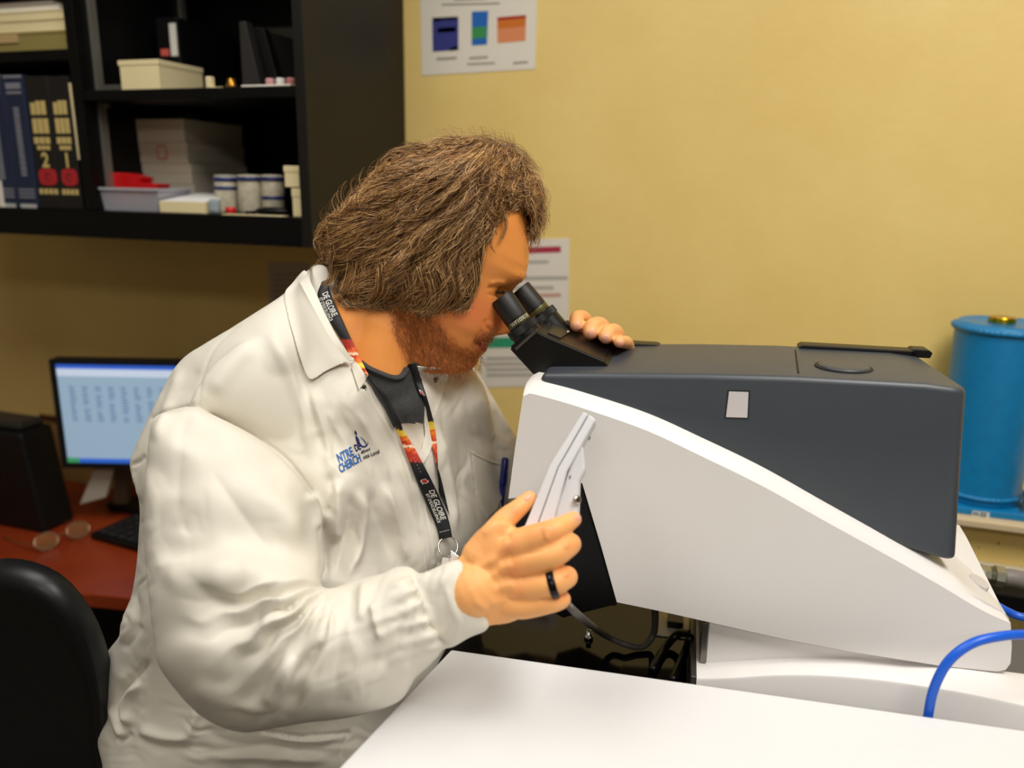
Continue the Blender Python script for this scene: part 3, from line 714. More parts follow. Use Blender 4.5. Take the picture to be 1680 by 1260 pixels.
M_GLOSS = mat('black_acrylic', (5, 5, 6), 0.07, spec=0.28)
M_BENCH = mat('bench_white', (222, 222, 223), 0.42, var=0.015, vscale=3, spec=0.4)
M_GREYT = mat('table_grey', (104, 103, 102), 0.55, var=0.05)
W_BENCH = S(740, 1065, -0.088)[1]
W_TABLE = W_BENCH - 0.085
mic = thing('microscope', 'large white and slate grey inverted microscope standing on a white plinth', 'microscope', L3(0.2, 0.1, W_TABLE))

# white shell: side panel in the plane v = 0, upper rim rolling back under the slate cover
up = [(858, 650), (866, 645), (900, 653), (960, 671), (1060, 706), (1150, 748), (1250, 797), (1350, 853), (1450, 908), (1545, 962), (1600, 995), (1636, 1013), (1658, 1022)]
lo = [(1660, 1060), (1658, 1088), (1650, 1099), (1636, 1102), (1540, 1092), (1400, 1070), (1280, 1047), (1160, 1020), (1080, 1002), (1012, 988)]
lf = [(985, 892), (955, 792), (900, 812), (834, 818), (845, 735)]
upq = catmull(np.array([list(S(a, b, 0)) + [0] for a, b in up]), 60)[:, :2]
loq = np.array([S(a, b, 0) for a, b in lo]); lfq = np.array([S(a, b, 0) for a, b in lf])
out = np.concatenate([upq, loq, lfq])
bm = bmesh.new()
VB = 0.215
fr = [bm.verts.new(L3(a, 0.0, b)) for a, b in out]
nU = len(upq)
# rim: rises a little and rolls back to the cover
def rimlift(i):
    t = i / (nU - 1); return 0.0105 + 0.004 * math.sin(math.pi * t)
cen = out.mean(0)
rows = []
for (dv, k) in ((0.0025, 0.22), (0.008, 0.62), (0.017, 0.92), (0.024, 1.0), (VB - .02, 1.0), (VB, 0.4)):
    row = []
    for i, (a, b) in enumerate(out):
        if i < nU:
            t = i / (nU - 1)
            fade = 1.0 if i < nU - 6 else max(0.0, (nU - 1 - i) / 6.0)
            row.append(bm.verts.new(L3(a, dv, b + k * rimlift(i) * fade)))
        else:
            row.append(bm.verts.new(L3(a, dv, b)))
    rows.append(row)
bm.faces.new(fr)
prev = fr
n = len(out)
for row in rows:
    for i in range(n): bm.faces.new((prev[i], prev[(i + 1) % n], row[(i + 1) % n], row[i]))
    prev = row
bm.faces.new(prev[::-1])
bmesh.ops.recalc_face_normals(bm, faces=bm.faces)
o = obj('body_shell', bm_data(bm), M_SWHITE, mic, smooth=True); o.data.set_sharp_from_angle(angle=math.radians(38))
# rear slope of the shell behind the cover, with the grip recess: flush inlay, its shade put into the colour
rs = [S(1452, 894, .024), S(1552, 919, .024), S(1578, 884, .16), S(1585, 868, .2)]
pa = L3(*(lambda q: (q[0], .022, q[1]))(S(1440, 893, .022)))
def L_of(px, py, v):
    u, w = S(px, py, v); return L3(u, v, w)
vs = [L_of(1430, 892, .020), L_of(1548, 952, .010), L_of(1612, 984, .012), L_of(1650, 1006, .018), L_of(1656, 1016, .03),
      L_of(1640, 990, .07), L_of(1612, 940, .12), L_of(1585, 880, .175), L_of(1574, 862, .20), L_of(1500, 840, .20), L_of(1400, 830, .18)]
bot = [p - EZ * (.10 if i in (0, 8, 9, 10, 7) else .055) for i, p in enumerate(vs)]
k = len(vs)
o = obj('rear_slope', MB().add(vs + bot, [tuple(range(k)), tuple(range(2 * k - 1, k - 1, -1))] + [(i, k + i, k + (i + 1) % k, (i + 1) % k) for i in range(k)]), M_SWHITE, mic); fix_normals(o)
g0, g1 = L_of(1594, 940, .085), L_of(1620, 964, .060)
gd = (g1 - g0) / np.linalg.norm(g1 - g0)
gr = []
for a in np.linspace(0, 2 * math.pi, 20, endpoint=False):
    gr.append((.5 + .5 * math.cos(a), .007 * math.sin(a)))
L_ = np.linalg.norm(g1 - g0)
side = np.cross(gd, EZ); side /= np.linalg.norm(side); nr = np.cross(side, gd)
if nr[2] < 0: nr = -nr
obj('grip_recess', MB().add(*prism([(a * L_, b) for a, b in gr], g0, gd, side, nr, -.006, -.0002, .001)), mat('recess_shade', (206, 200, 196), .45), mic)

# slate cover
VC = 0.020
cn = [(884, 634), (893, 640), (950, 655), (1060, 688), (1150, 730), (1250, 779), (1350, 835), (1450, 890), (1548, 919)]
cvl = catmull(np.array([list(S(a, b, VC)) + [0] for a, b in cn[:8]]), 40)[:, :2]
c_r = [S(1574, 926, VC), S(1584, 760, VC), S(1593, 640, VC)]
c_t = [S(1520, 630, VC), S(1450, 626, VC), S(1299, 618, VC), S(1150, 614, VC), S(1000, 613, VC), S(889, 613, VC)]
poly = [tuple(q) for q in cvl] + c_r + c_t
w_top = S(1299, 616, VC)[1]
bm = bmesh.new()
VCB = 0.190
fa = [bm.verts.new(L3(a, VC, b)) for a, b in poly]; fb = [bm.verts.new(L3(a - (.006 if a > .4 else 0), VCB, b)) for a, b in poly]
bm.faces.new(fa); bm.faces.new(fb[::-1]); k = len(poly)
for i in range(k): bm.faces.new((fa[i], fb[i], fb[(i + 1) % k], fa[(i + 1) % k]))
bmesh.ops.recalc_face_normals(bm, faces=bm.faces)
ir = len(cvl)
re_ = [bm.edges.get((fa[ir + i], fa[ir + i + 1])) for i in range(2)]
bmesh.ops.bevel(bm, geom=re_, offset=.016, segments=6, profile=.5, affect='EDGES', clamp_overlap=True)
ed = [e for e in bm.edges if len(e.link_faces) == 2 and e.calc_face_angle() > math.radians(40)]
bmesh.ops.bevel(bm, geom=ed, offset=.006, segments=4, profile=.5, affect='EDGES', clamp_overlap=True)
cover_o = obj('cover', bm_data(bm), M_SDARK, mic, smooth=True); sharp_smooth(cover_o, 30)
# seam line across the top, round cap, far handle rail, sticker
us, vs0 = SZ(1304, 590, w_top)
sm = MB()
sa, sb = SZ(1305, 574, w_top), SZ(1310, 611, w_top)
M_SEAM = mat('seam_black', (10, 10, 11), .6)
obj('cover_seam', MB().add(*tube([L3(sa[0], sa[1], w_top + .0001), L3(sb[0], sb[1], w_top + .0001)], .0007, 6)), M_SEAM, mic)
cu_, cv_ = SZ(1384, 602, w_top)
e_u = (SZ(1428, 602, w_top)[0] - SZ(1340, 602, w_top)[0]) / 2
rc = e_u * .92
cc = L3(cu_, cv_, w_top)
obj('cap_groove', MB().add(*lathe([(rc * 1.12, -.001), (rc * 1.12, .0004), (rc * .98, .0006), (rc * .98, -.001)], cc, EZ, 40)), M_SEAM, mic, smooth=False)
obj('port_cap', MB().add(*lathe([(rc, -.002), (rc, .0012), (rc * .95, .0022), (rc * .6, .0026), (0, .0027)], cc, EZ, 48)), M_SDARK, mic, smooth=True)
for (a, b, c, d) in (((1310, 572), (1500, 580), .0035, .004), ((1490, 584), (1524, 586), .003, .006), ((1026, 582), (1080, 580), .003, .0025)):
    p, q = SZ(a[0], a[1], w_top), SZ(b[0], b[1], w_top)
    vv = VCB - .012
    x0, x1 = S(a[0], a[1], vv)[0], S(b[0], b[1], vv)[0]
    wl_ = float(np.interp((x0 + x1) / 2, [q_[0] for q_ in c_t[::-1]], [q_[1] for q_ in c_t[::-1]]))
    obj('cover_rail', MB().add(*prism([(x0, -.004), (x1, -.004), (x1 + .002, d * .4), (x1 - .003, d), (x0 + .004, d), (x0, d * .4)], SO + wl_ * EZ, SU, EZ, SV, vv - .006, vv + .016, .0012)), M_SBLACK, mic)
st = [S(*q, VC) for q in ((1191, 684), (1226, 685), (1228, 643), (1196, 642))]
fw = [(a + (.0013 if i in (1, 2) else -.0013), b + (.0013 if i > 1 else -.0013)) for i, (a, b) in enumerate(st)]
obj('window_frame', MB().add(*prism(fw, SO, SU, EZ, SV, VC - .0005, VC + .004)), M_SEAM, mic)
obj('sensor_window', MB().add(*prism(st, SO, SU, EZ, SV, VC - .0009, VC + .002)), mat('window_white', (214, 208, 208), .3), mic)

# slanted black slab under the head of the shell
sl = [S(*q, .012) for q in ((954, 783), (1013, 990), (1003, 990), (925, 1010), (880, 985), (840, 830))]
obj('front_slab', MB().add(*prism(sl, SO, SU, EZ, SV, .006, .20, .0015)), mat('slab_black', (6, 6, 8), .4, spec=.25), mic)

# eyepiece tube (binocular head)
V0, V1 = .055, .150
vm = .075
bp = [(836, 573), (880, 543), (900, 553), (992, 592), (1000, 606), (990, 625), (884, 625)]
q = [S(a, b, V0) for a, b in bp]
bh = obj('binocular_head', MB().add(*prism(q, SO, SU, EZ, SV, V0, V1, .0018, 2)), M_SBLACK, mic)
lens_axis_px = np.array([44.0, 58.0])
# lower lip plate and side inlay
q = [S(a, b, V0) for a, b in ((838, 568), (878, 541), (882, 546), (842, 574))]
obj('head_lip', MB().add(*prism(q, SO, SU, EZ, SV, V0 - .001, V1 + .001, .0006)), M_SBLACK, mic)
q = [S(a, b, V0) for a, b in ((845, 571), (877, 542), (880, 546), (847, 575))]
obj('side_inlay', MB().add(*prism(q, SO, SU, EZ, SV, V0 - .0015, V0 + .001, .0003)), mat('inlay_grey', (70, 68, 62), .4), mic)
# slider plate and marks on the sloping top face
tA, tB = np.array(L3(*(lambda q: (q[0], V0, q[1]))(S(900, 553, V0)))), np.array(L3(*(lambda q: (q[0], V0, q[1]))(S(992, 592, V0))))
td = (tB - tA) / np.linalg.norm(tB - tA); tn = np.cross(td, SV); tn = tn if tn[2] > 0 else -tn
obj('slider_plate', MB().add(*prism([(-.004, .012), (.012, .012), (.016, .06), (.016, .085), (-.004, .085)], tA, td, SV, tn, -.001, .0022, .0006)), mat('plate_black', (36, 33, 27), .4), mic)
obj('slider_knob', MB().add(*prism([(.004, .072), (.020, .072), (.020, .088), (.004, .088)], tA, td, SV, tn, .001, .008, .002)), M_SBLACK, mic)
M_MARK = mat('white_print', (214, 212, 204), .5)
mk = MB()
for (a, b, c, d) in ((.013, .0148, .050, .052), (.0125, .0152, .054, .055), (.0125, .0152, .057, .0576)):
    mk.add(*prism([(a, c), (b, c), (b, d), (a, d)], tA, td, SV, tn, .002, .0027))
obj('scale_mark', mk, M_MARK, mic)
# the two eyepieces
def eyepiece(base_px, tip_px, dv, scale, label, near):
    vv = (V0 + dv)
    ub, wb = S(base_px[0], base_px[1], vv); ut, wt = S(tip_px[0], tip_px[1], vv)
    b0 = L3(ub, vv, wb); ax = L3(ut, vv, wt) - b0; Ln = np.linalg.norm(ax); ax = ax / Ln
    r = .0138 * scale
    ep = obj('eyepiece', MB().add(*lathe([(r * 1.28, -.012), (r * 1.28, .34 * Ln), (r * 1.2, .355 * Ln), (r * 1.02, .36 * Ln), (r * 1.02, .56 * Ln)], b0, ax, 48)), M_SBLACK, mic, smooth=True); sharp_smooth(ep, 30)
    rib = []
    seg = 96; prof = [(r * 1.29, .22 * Ln), (r * 1.36, .23 * Ln), (r * 1.36, .36 * Ln), (r * 1.25, .375 * Ln)]
    v, f = lathe(prof, b0, ax, seg)
    for i in range(4):
        for j in range(seg):
            if j % 2:
                p = v[i * seg + j] - b0; h = p @ ax; rad = p - h * ax; v[i * seg + j] = b0 + h * ax + rad * .965
    o = obj('knurled_ring', MB().add(v, f), mat('ring_black', (20, 20, 20), .4), ep)
    o = obj('eyecup', MB().add(*lathe([(r * .98, .52 * Ln), (r * 1.03, .53 * Ln), (r * 1.03, .97 * Ln), (r * .97, 1.0 * Ln), (r * .8, 1.0 * Ln), (r * .72, .93 * Ln), (0, .92 * Ln)], b0, ax, 48)), mat('rubber_black', (22, 21, 22), .5), ep, smooth=True); sharp_smooth(o, 35)
    o = obj('gold_band', MB().add(*lathe([(r * 1.022, .40 * Ln), (r * 1.026, .402 * Ln), (r * 1.026, .495 * Ln), (r * 1.022, .5 * Ln)], b0, ax, 48)), mat('band_brass', (92, 88, 44), .35, .4), ep, smooth=True)
    # white engraving: small scale ticks and figures wrapped round the barrel, facing the lens
    vd = -ray(base_px[0], base_px[1]); vd = vd - (vd @ ax) * ax; vd /= np.linalg.norm(vd); sd = np.cross(ax, vd)
    def wrap(v2, f2, h0, ang0, rr, nm):
        ang = ang0 + v2[:, 0] / rr; hh = h0 + v2[:, 1]
        p = b0 + hh[:, None] * ax + rr * (np.cos(ang)[:, None] * vd + np.sin(ang)[:, None] * sd)
        obj(nm, (p, f2), M_MARK, ep)
    if near:
        v, f = text_mesh('WF10X/18', .0062, 'CENTER'); wrap(v, f, .425 * Ln, .25, r * 1.03, 'engraving')
    v, f = text_mesh('10', .006, 'CENTER'); wrap(v, f, .075 * Ln, .35 if near else -.1, r * 1.285, 'engraving')
    tv = []; tf = []
    for k in range(7):
        x = (k - 3) * .0022; tv += [(x, 0), (x + .0005, 0), (x + .0005, .0025 + .001 * (k % 2)), (x, .0025 + .001 * (k % 2))]; tf.append(tuple(range(4 * k, 4 * k + 4)))
    wrap(np.array(tv), tf, .0 * Ln, .35 if near else -.1, r * 1.285, 'scale_tick')
    return ep
eyepiece((873, 560), (822, 487), .022, 1.0, 'near', True)
eyepiece((907, 540), (852, 474), .077, 1.0, 'far', False)

# plinth of the instrument and the black stage tray
w1 = S(1636, 1102, 0)[1] - .0022
jn = [S(a, b, .012) for a, b in ((1158, 1088), (1230, 1083), (1300, 1079), (1400, 1079), (1480, 1086))] + [(S(1560, 1097, .012)[0], w1), (1.3, w1)]
def wtop(u): return float(np.interp(u, [q[0] for q in jn], [min(q[1], w1) for q in jn]))
pl = []
for a, b in ((1143, 1113), (1170, 1113), (1210, 1111.5), (1270, 1107.5), (1350, 1108), (1440, 1115), (1530, 1128), (1600, 1140), (1720, 1166), (1800, 1182)):
    w_ = w1
    for _ in range(6): q = SZ(a, b, w_); w_ = wtop(q[0])
    pl.append((q[0], q[1], w_))
pls = catmull(np.array(pl), 120); pls = np.vstack([pls, [pls[-1][0] + .02, pls[-1][1], w1]])
k_ = len(pls); rows = []
for (u_, v_, w_) in pls:
    vb_ = .16 if u_ < .492 else .006; vm_ = .012 if u_ < .492 else .005
    rows.append([L3(u_, v_, W_TABLE), L3(u_, v_, w_ - .003), L3(u_, v_ + .0012, w_ - .0008), L3(u_, v_ + .004, w_), L3(u_, vm_, wtop(u_)), L3(u_, vb_, wtop(u_)), L3(u_, vb_, W_TABLE)])
pv = np.array(rows).reshape(-1, 3); pf = []
for i in range(k_ - 1):
    for j in range(7): pf.append((i * 7 + j, (i + 1) * 7 + j, (i + 1) * 7 + (j + 1) % 7, i * 7 + (j + 1) % 7))
pf.append(tuple(range(7))); pf.append(tuple((k_ - 1) * 7 + j for j in range(7))[::-1])
o = obj('plinth', (pv, pf), M_SWHITE, mic); sharp_smooth(o, 40)
u0 = S(1163, 1030, .012)[0]
bot_ = [(u, wtop(u) - .001) for u in np.linspace(u0, S(1560, 1095, .012)[0], 14)]
up_ = bot_ + [(S(1560, 1095, .012)[0], S(1560, 1093, .012)[1] + .001), (S(1540, 1090, .012)[0], S(1540, 1088, .012)[1] + .004), (S(1400, 1072, .012)[0], S(1400, 1068, .012)[1] + .004), (S(1280, 1047, .012)[0], S(1280, 1046, .012)[1] + .004), (u0, S(1161, 1022, .012)[1] + .004)]
o = obj('plinth_riser', MB().add(*prism(up_, SO, SU, EZ, SV, .012, .18, .0006)), M_SWHITE, mic)
obj('riser_edge', MB().add(*prism([(u0 - .007, wtop(u0) + .0005), (u0 - .0005, wtop(u0) + .0005), (u0 - .0005, up_[-1][1] - .002), (u0 - .007, up_[-1][1] - .004)], SO, SU, EZ, SV, .010, .16, .0006)), MATS.get('riser_steel') or mat('riser_steel', (120, 118, 110), .3, .8), mic)
w1 = pl[0][2]
obj('end_strip', MB().add(*prism([(pl[0][0] - .006, W_TABLE + .001), (pl[0][0] - .0004, W_TABLE + .001), (pl[0][0] - .0004, w1 - .001), (pl[0][0] - .006, w1 - .001)], SO, SU, EZ, SV, pl[0][1] + .004, .15, .001)), mat('riser_steel', (120, 118, 110), .3, .8), mic)

# dark bench table the instrument stands on, with gloss black sheet
tbl = thing('instrument_table', 'dark grey instrument table carrying the microscope', 'table', L3(.2, .1, 0) * [1, 1, 0])
bxp = [(-.045, -.19), (1.1, -.19), (1.1, .245), (-.10, .245), (-.10, -.07), (-.045, -.07)]
obj('table_top', MB().add(*prism(bxp, SO, SU, SV, EZ, W_TABLE - .05, W_TABLE - .0005, .002)), M_GREYT, tbl)
for (a, b) in ((.10, -.15), (1.05, -.15), (.10, .2), (1.05, .2)):
    p = L3(a, b, 0); obj('leg', MB().add(*box(p[0] - .03, p[0] + .03, p[1] - .03, p[1] + .03, 0, SO[2] + W_TABLE - .051)), M_BLACKPL, tbl)
gs = thing('stage_sheet', 'glossy black acrylic stage sheet beneath the microscope head', 'sheet', L3(.05, .1, W_TABLE))
gp = [SZ(a, b, W_TABLE) for a, b in ((1146, 1150), (1152, 1050))]
obj('sheet', MB().add(*prism([(-.098, -.066), (pl[0][0] - .008, -.066), (pl[0][0] - .008, .242), (-.098, .242)], SO, SU, SV, EZ, W_TABLE, W_TABLE + .004, .0008)), M_GLOSS, gs)
obj('upright_panel', MB().add(*prism([(-.05, W_TABLE + .0045), (pl[0][0] - .012, W_TABLE + .0045), (pl[0][0] - .012, S(1080, 1000, .2)[1] + .02), (-.05, S(1080, 1000, .2)[1] + .02)], SO, SU, EZ, SV, .226, .232)), M_GLOSS, gs)
c = SZ(966, 1045, W_TABLE + .006)
cc = L3(c[0], c[1], W_TABLE + .004)
obj('steel_screw', MB().add(*lathe([(.006, 0), (.006, .004), (.0035, .006), (.0035, .012), (0, .0125)], cc, EZ, 14)), mat('chrome', (220, 220, 218), .12, 1.0), gs, smooth=True)
c = SZ(1105, 1024, W_TABLE + .006); 
o = obj('card_square', MB().add(*prism([(-.022, -.03), (.024, -.03), (.024, .03), (-.022, .03)], L3(c[0], c[1], 0), SU, SV, EZ, W_TABLE + .0045, W_TABLE + .006)), mat('pale_card', (196, 190, 172), .6), loc=L3(c[0], c[1], W_TABLE)); tag(o, 'pale card lying on the glossy black sheet under the microscope', 'card')
o = obj('black_block', MB().add(*prism([(-.008, -.012), (.012, -.012), (.012, .014), (-.008, .014)], L3(c[0], c[1], 0), SU, SV, EZ, W_TABLE + .0065, W_TABLE + .016, .001)), M_SBLACK, loc=L3(c[0], c[1], W_TABLE + .006)); tag(o, 'small black block lying on the pale card', 'block')

# white bench in the foreground
bn = thing('white_bench', 'white topped bench in front of the microscope', 'bench', L3(.3, -.3, 0) * [1, 1, 0])
k0, k1 = SZ(740, 1065, W_BENCH), SZ(555, 1260, W_BENCH)
k1 = (k0[0] + (k1[0] - k0[0]) * 1.6, k0[1] + (k1[1] - k0[1]) * 1.6)
top = [k0, k1, (1.1, k1[1]), (1.1, k0[1])]
o = obj('bench_top', MB().add(*prism(top, SO, SU, SV, EZ, W_BENCH - .030, W_BENCH, .0025, 3)), M_BENCH, bn)
tz = SO[2] + W_BENCH
for (a, b) in ((.16, -.30), (1.05, -.34), (1.05, -.22), (.16, -.215)):
    p = L3(a, b, 0); obj('leg', MB().add(*box(p[0] - .02, p[0] + .02, p[1] - .02, p[1] + .02, 0, tz - .0305)), M_GREYT, bn)

# cables
def cable(name, label, pts, r, m, seg=12, n=60):
    o = obj(name, MB().add(*tube(pts, r, seg, n)), m, smooth=True, loc=pts[0]); tag(o, label, 'cable'); return o
M_BLUEC = mat('blue_cable', (16, 92, 214), .35, spec=.5)
M_GREYC = mat('grey_cable', (88, 84, 80), .45)
def BC(px, py, v): return hit(px, py, SO + v * SV, SV)
pts = [BC(1517, 1240, -.079), BC(1519, 1205, -.079), BC(1522, 1178, -.079), BC(1532, 1130, -.079), BC(1556, 1085, -.078), BC(1594, 1056, -.074), BC(1640, 1044, -.066), BC(1690, 1041, -.05), BC(1760, 1046, -.03)]
cable('blue_cable', 'thick blue cable arching in front of the microscope rear corner', pts, .0044, M_BLUEC)
cable('blue_cable', 'blue cable end emerging behind the microscope toward the wall', [P(1630, 990, .90), P(1655, 1004, .88), P(1680, 1013, .87), P(1740, 1020, .87)], .0044, M_BLUEC)
gw = W_TABLE + .009
cp = [P(925, 985, .80), P(950, 1010, .805), L3(*SZ(990, 1040, gw + .02), gw + .02), L3(*SZ(1030, 1058, gw + .004), gw + .004), L3(*SZ(1056, 1060, gw + .001), gw + .001), L3(*SZ(1072, 1040, gw + .012), gw + .012), L3(*SZ(1075, 1015, gw + .045), gw + .045), L3(*SZ(1074, 996, gw + .07), gw + .07)]
cable('controller_cable', 'grey cable looping from the hand controller under the microscope', cp, .0042, M_GREYC)
cable('black_cable', 'black cable curving over the sheet beside the plinth', [L3(*SZ(1134, 1040, gw + .03), gw + .03), L3(*SZ(1113, 1040, gw + .012), gw + .012), L3(*SZ(1090, 1064, gw), gw), L3(*SZ(1070, 1099, gw), gw)], .005, M_SBLACK)
cable('black_cable', 'black cable hugging the steel edge of the plinth', [L3(*SZ(1132, 1046, gw + .04), gw + .04), L3(*SZ(1126, 1064, gw), gw), L3(*SZ(1114, 1092, gw), gw), L3(*SZ(1103, 1116, gw), gw)], .005, M_SBLACK)

# ------------------------------------------------------------------ wall ledge, blue tank, raceway behind the instrument
YL = 1.41
zl = float(hitY(1630, 856, YL)[2]); zl2 = float(hitY(1630, 868, YL)[2])
xl = float(hitY(1400, 860, YL)[0])
M_PIT = M_WALL.copy(); M_PIT.name = 'pitted_concrete'
for n_ in M_PIT.node_tree.nodes:
    if n_.type == 'MATH' and n_.operation == 'LESS_THAN' and abs(n_.inputs[1].default_value) > .5: n_.inputs[1].default_value = 9
    if n_.type == 'TEX_VORONOI': n_.inputs['Scale'].default_value = 46
structure(obj('wall_lower', MB().add(*box(.16, 2.3, 1.445, YW, 0, zl2 - .0005)), M_PIT))
lg = thing('wall_ledge', 'cream painted ledge along the wall under the blue tank', 'ledge', (xl + .3, 1.5, zl2))
part('slab', box(.10, 1.6, YL, YW, zl2, zl, .002), mat('ledge_cream', (212, 192, 156), .55, var=.04), lg)
part('lip', box(.10, 1.6, YL - .004, YL, zl2, zl - .002, .001), MATS['ledge_cream'], lg)
M_TANK = mat('tank_blue', (10, 124, 182), .32, var=.08, vscale=55, bump=.35, bscale=420, spec=.5)
r = float(abs(hitY(1563, 560, 1.505)[0] - hitY(1645, 560, 1.505)[0])) * .97
tc_ = hitY(1645, 700, 1.505); tx = float(hitY(1643, 560, 1.505)[0]); ty = 1.505
ztop = float(hitY(1645, 528, 1.505)[2])
tk = thing('blue_tank', 'tall textured blue metal tank with a gold cap by the wall', 'tank', (tx, ty, zl))
rb = r * .93
obj('vessel', MB().add(*lathe([(rb, zl + .008), (rb, zl + .02), (r, ztop - .012), (r * 1.0, ztop - .006), (r * .93, ztop), (r * .9, ztop - .0015), (0, ztop - .001)], (tx, ty, 0), EZ, 72)), M_TANK, tk, smooth=True)
def weld(rr, z, th):
    seg = 160; p = []
    for a in np.linspace(0, 2 * math.pi, seg, endpoint=False):
        q = rr + .0008 * math.sin(a * 58) ; p.append((tx + q * math.cos(a), ty + q * math.sin(a), z + .0009 * math.sin(a * 58 + 1)))
    p.append(p[0]); return MB().add(*tube(p, th, 8, caps=False))
obj('weld_seam', weld(r * 1.005, ztop - .010, .0052), M_TANK, tk, smooth=True)
obj('weld_seam', weld(rb * 1.0, zl + .026, .004), M_TANK, tk, smooth=True)
obj('base_flange', MB().add(*box(tx - r * 1.25, tx + r * 1.25, ty - r * 1.08, ty + r * 1.08, zl, zl + .012, .002)), M_TANK, tk)
gz = ztop - .001
M_GOLDC = mat('gold_cap', (206, 160, 34), .22, 1.0)
cap_x = float(hitY(1645, 522, 1.505)[0])
obj('gold_cap', MB().add(*lathe([(.020, 0), (.0205, .001), (.0205, .008), (.0195, .0095), (.0, .0097)], (cap_x, ty - .0, gz), EZ, 40)), M_GOLDC, tk, smooth=False)
obj('weld_boss', MB().add(*ellipsoid((tx - r * .93, ty - .028, zl + .105), np.eye(3), (.009, .013, .024), 16, 12)), M_TANK, tk, smooth=True)
yf_ = ty - r * 1.08 - .0006
v, f = text_mesh('H-22', .0095, 'LEFT', .0003)
p0 = hitY(1597, 842.5, yf_)
pc = np.stack([p0[0] + v[:, 0], np.full(len(v), yf_ - .0005), p0[2] - .003 + v[:, 1]], 1)
bq = flat_quad((p0[0] - .002, yf_ - .0001, p0[2] - .0045), EX, EZ, 0, .026, 0, .010)
obj('tank_plate', MB().add(*bq), mat('plate_pale', (196, 206, 216), .5), tk)
obj('plate_lettering', (pc, f), M_BLACKPL, tk)
vx = hitY(1683, 828, ty - r * .85)
ft = thing('valve_fitting', 'steel and brass valve fitting beside the foot of the blue tank', 'valve', (vx[0], vx[1], zl + .012))
vb = np.array([vx[0] + .006, vx[1], zl + .0125])
obj('hex_body', MB().add(*lathe([(.014, 0), (.014, .012), (.011, .013), (.011, .026), (.014, .027), (.014, .034), (.008, .036), (.008, .044), (0, .045)], vb, EZ, 6)), mat('nickel', (190, 186, 172), .25, .9), ft)
obj('brass_nut', MB().add(*lathe([(.012, .0455), (.0125, .047), (.0125, .062), (.011, .064), (0, .064)], vb, EZ, 6)), mat('brass_nut', (186, 146, 56), .25, .9), ft)
# raceway, conduit fitting with grey hose, black channel under the ledge
yr_ = 1.425
zr = float(hitY(1650, 936, yr_)[2])
o = obj('cable_raceway', MB().add(*box(.16, 1.5, yr_, 1.4445, zr - .006, zr + .002, .001)), mat('raceway_cream', (214, 206, 188), .5), loc=(.5, 1.43, zr)); tag(o, 'thin cream raceway strip along the wall below the ledge', 'raceway')
yc = 1.16
c0, c1 = hitY(1612, 941, yc), hitY(1646, 947, yc)
ax_ = (c1 - c0) / np.linalg.norm(c1 - c0)
cf = thing('conduit_fitting', 'silver threaded conduit fitting with a grey hose behind the microscope', 'fitting', c0)
M_NICK = mat('nickel_plate', (176, 176, 160), .28, .85)
Lc = np.linalg.norm(c1 - c0)
obj('hex_nut', MB().add(*lathe([(.013, -.004), (.0135, 0), (.0135, .3 * Lc), (.0115, .32 * Lc), (.0115, .55 * Lc)], c0, ax_, 8)), M_NICK, cf)
obj('hex_nut', MB().add(*lathe([(.015, .55 * Lc), (.0155, .57 * Lc), (.0155, .97 * Lc), (.012, 1.0 * Lc), (0, 1.0 * Lc)], c0, ax_, 8)), M_NICK, cf)
for k in range(3):
    obj('thread', MB().add(*lathe([(.0115, (.34 + .07 * k) * Lc), (.0128, (.365 + .07 * k) * Lc), (.0115, (.39 + .07 * k) * Lc)], c0, ax_, 24)), M_NICK, cf)
obj('hose', MB().add(*tube([c1, hitY(1664, 949, yc), hitY(1690, 957, yc), hitY(1750, 985, yc - .02), hitY(1850, 1060, yc - .05)], .0125, 14, 40)), mat('hose_grey', (128, 122, 118), .5), cf, smooth=True)
obj('stub', MB().add(*tube([c0 - ax_ * .07, c0], .010, 12)), M_NICK, cf)
za = float(hitY(1655, 975, 1.30)[2]); zb = float(hitY(1655, 1004, 1.30)[2])
o = obj('black_channel', MB().add(*box(.15, 1.5, 1.30, 1.40, zb, za, .004)), M_BLACKPL, loc=(.6, 1.35, zb)); tag(o, 'black metal channel behind the instrument table at the wall', 'channel')
# ------------------------------------------------------------------ organic modelling tools
def in_poly(x, y, poly):
    c = np.zeros(x.shape, bool); n = len(poly); j = n - 1
    for i in range(n):
        xi, yi = poly[i]; xj, yj = poly[j]
        if yi != yj:
            c ^= ((yi > y) != (yj > y)) & (x < (xj - xi) * (y - yi) / (yj - yi) + xi)
        j = i
    return c
def poly_nearest(q, poly, closed=True):
    """distance and nearest point on a polyline for points q (n,2); also parameter 0..1 along it"""
    poly = np.asarray(poly, float); a = poly; b = np.roll(poly, -1, 0)
    if not closed: a, b = poly[:-1], poly[1:]
    best = np.full(len(q), 1e18); pt = np.zeros_like(q); par = np.zeros(len(q))
    ln = np.linalg.norm(b - a, axis=1); cum = np.r_[0, np.cumsum(ln)]
    for i in range(len(a)):
        d = b[i] - a[i]; t = np.clip(((q - a[i]) @ d) / (d @ d + 1e-12), 0, 1)
        p = a[i] + t[:, None] * d; r = ((q - p) ** 2).sum(1); m = r < best
        best[m] = r[m]; pt[m] = p[m]; par[m] = (cum[i] + t[m] * ln[i]) / cum[-1]
    return np.sqrt(best), pt, par
def smooth_poly(pts, n=160):
    p = np.asarray(pts, float); m = len(p)
    e = np.vstack([p[-2:], p, p[:3]]); q = catmull(np.hstack([e, np.zeros((len(e), 1))]), n * 2)[:, :2]
    # keep the middle stretch that covers one turn
    d0 = ((q - p[0]) ** 2).sum(1); i0 = int(np.argmin(d0[:n])); i1 = int(len(q) - 1 - np.argmin(d0[::-1][:n]))
    return q[i0:i1]
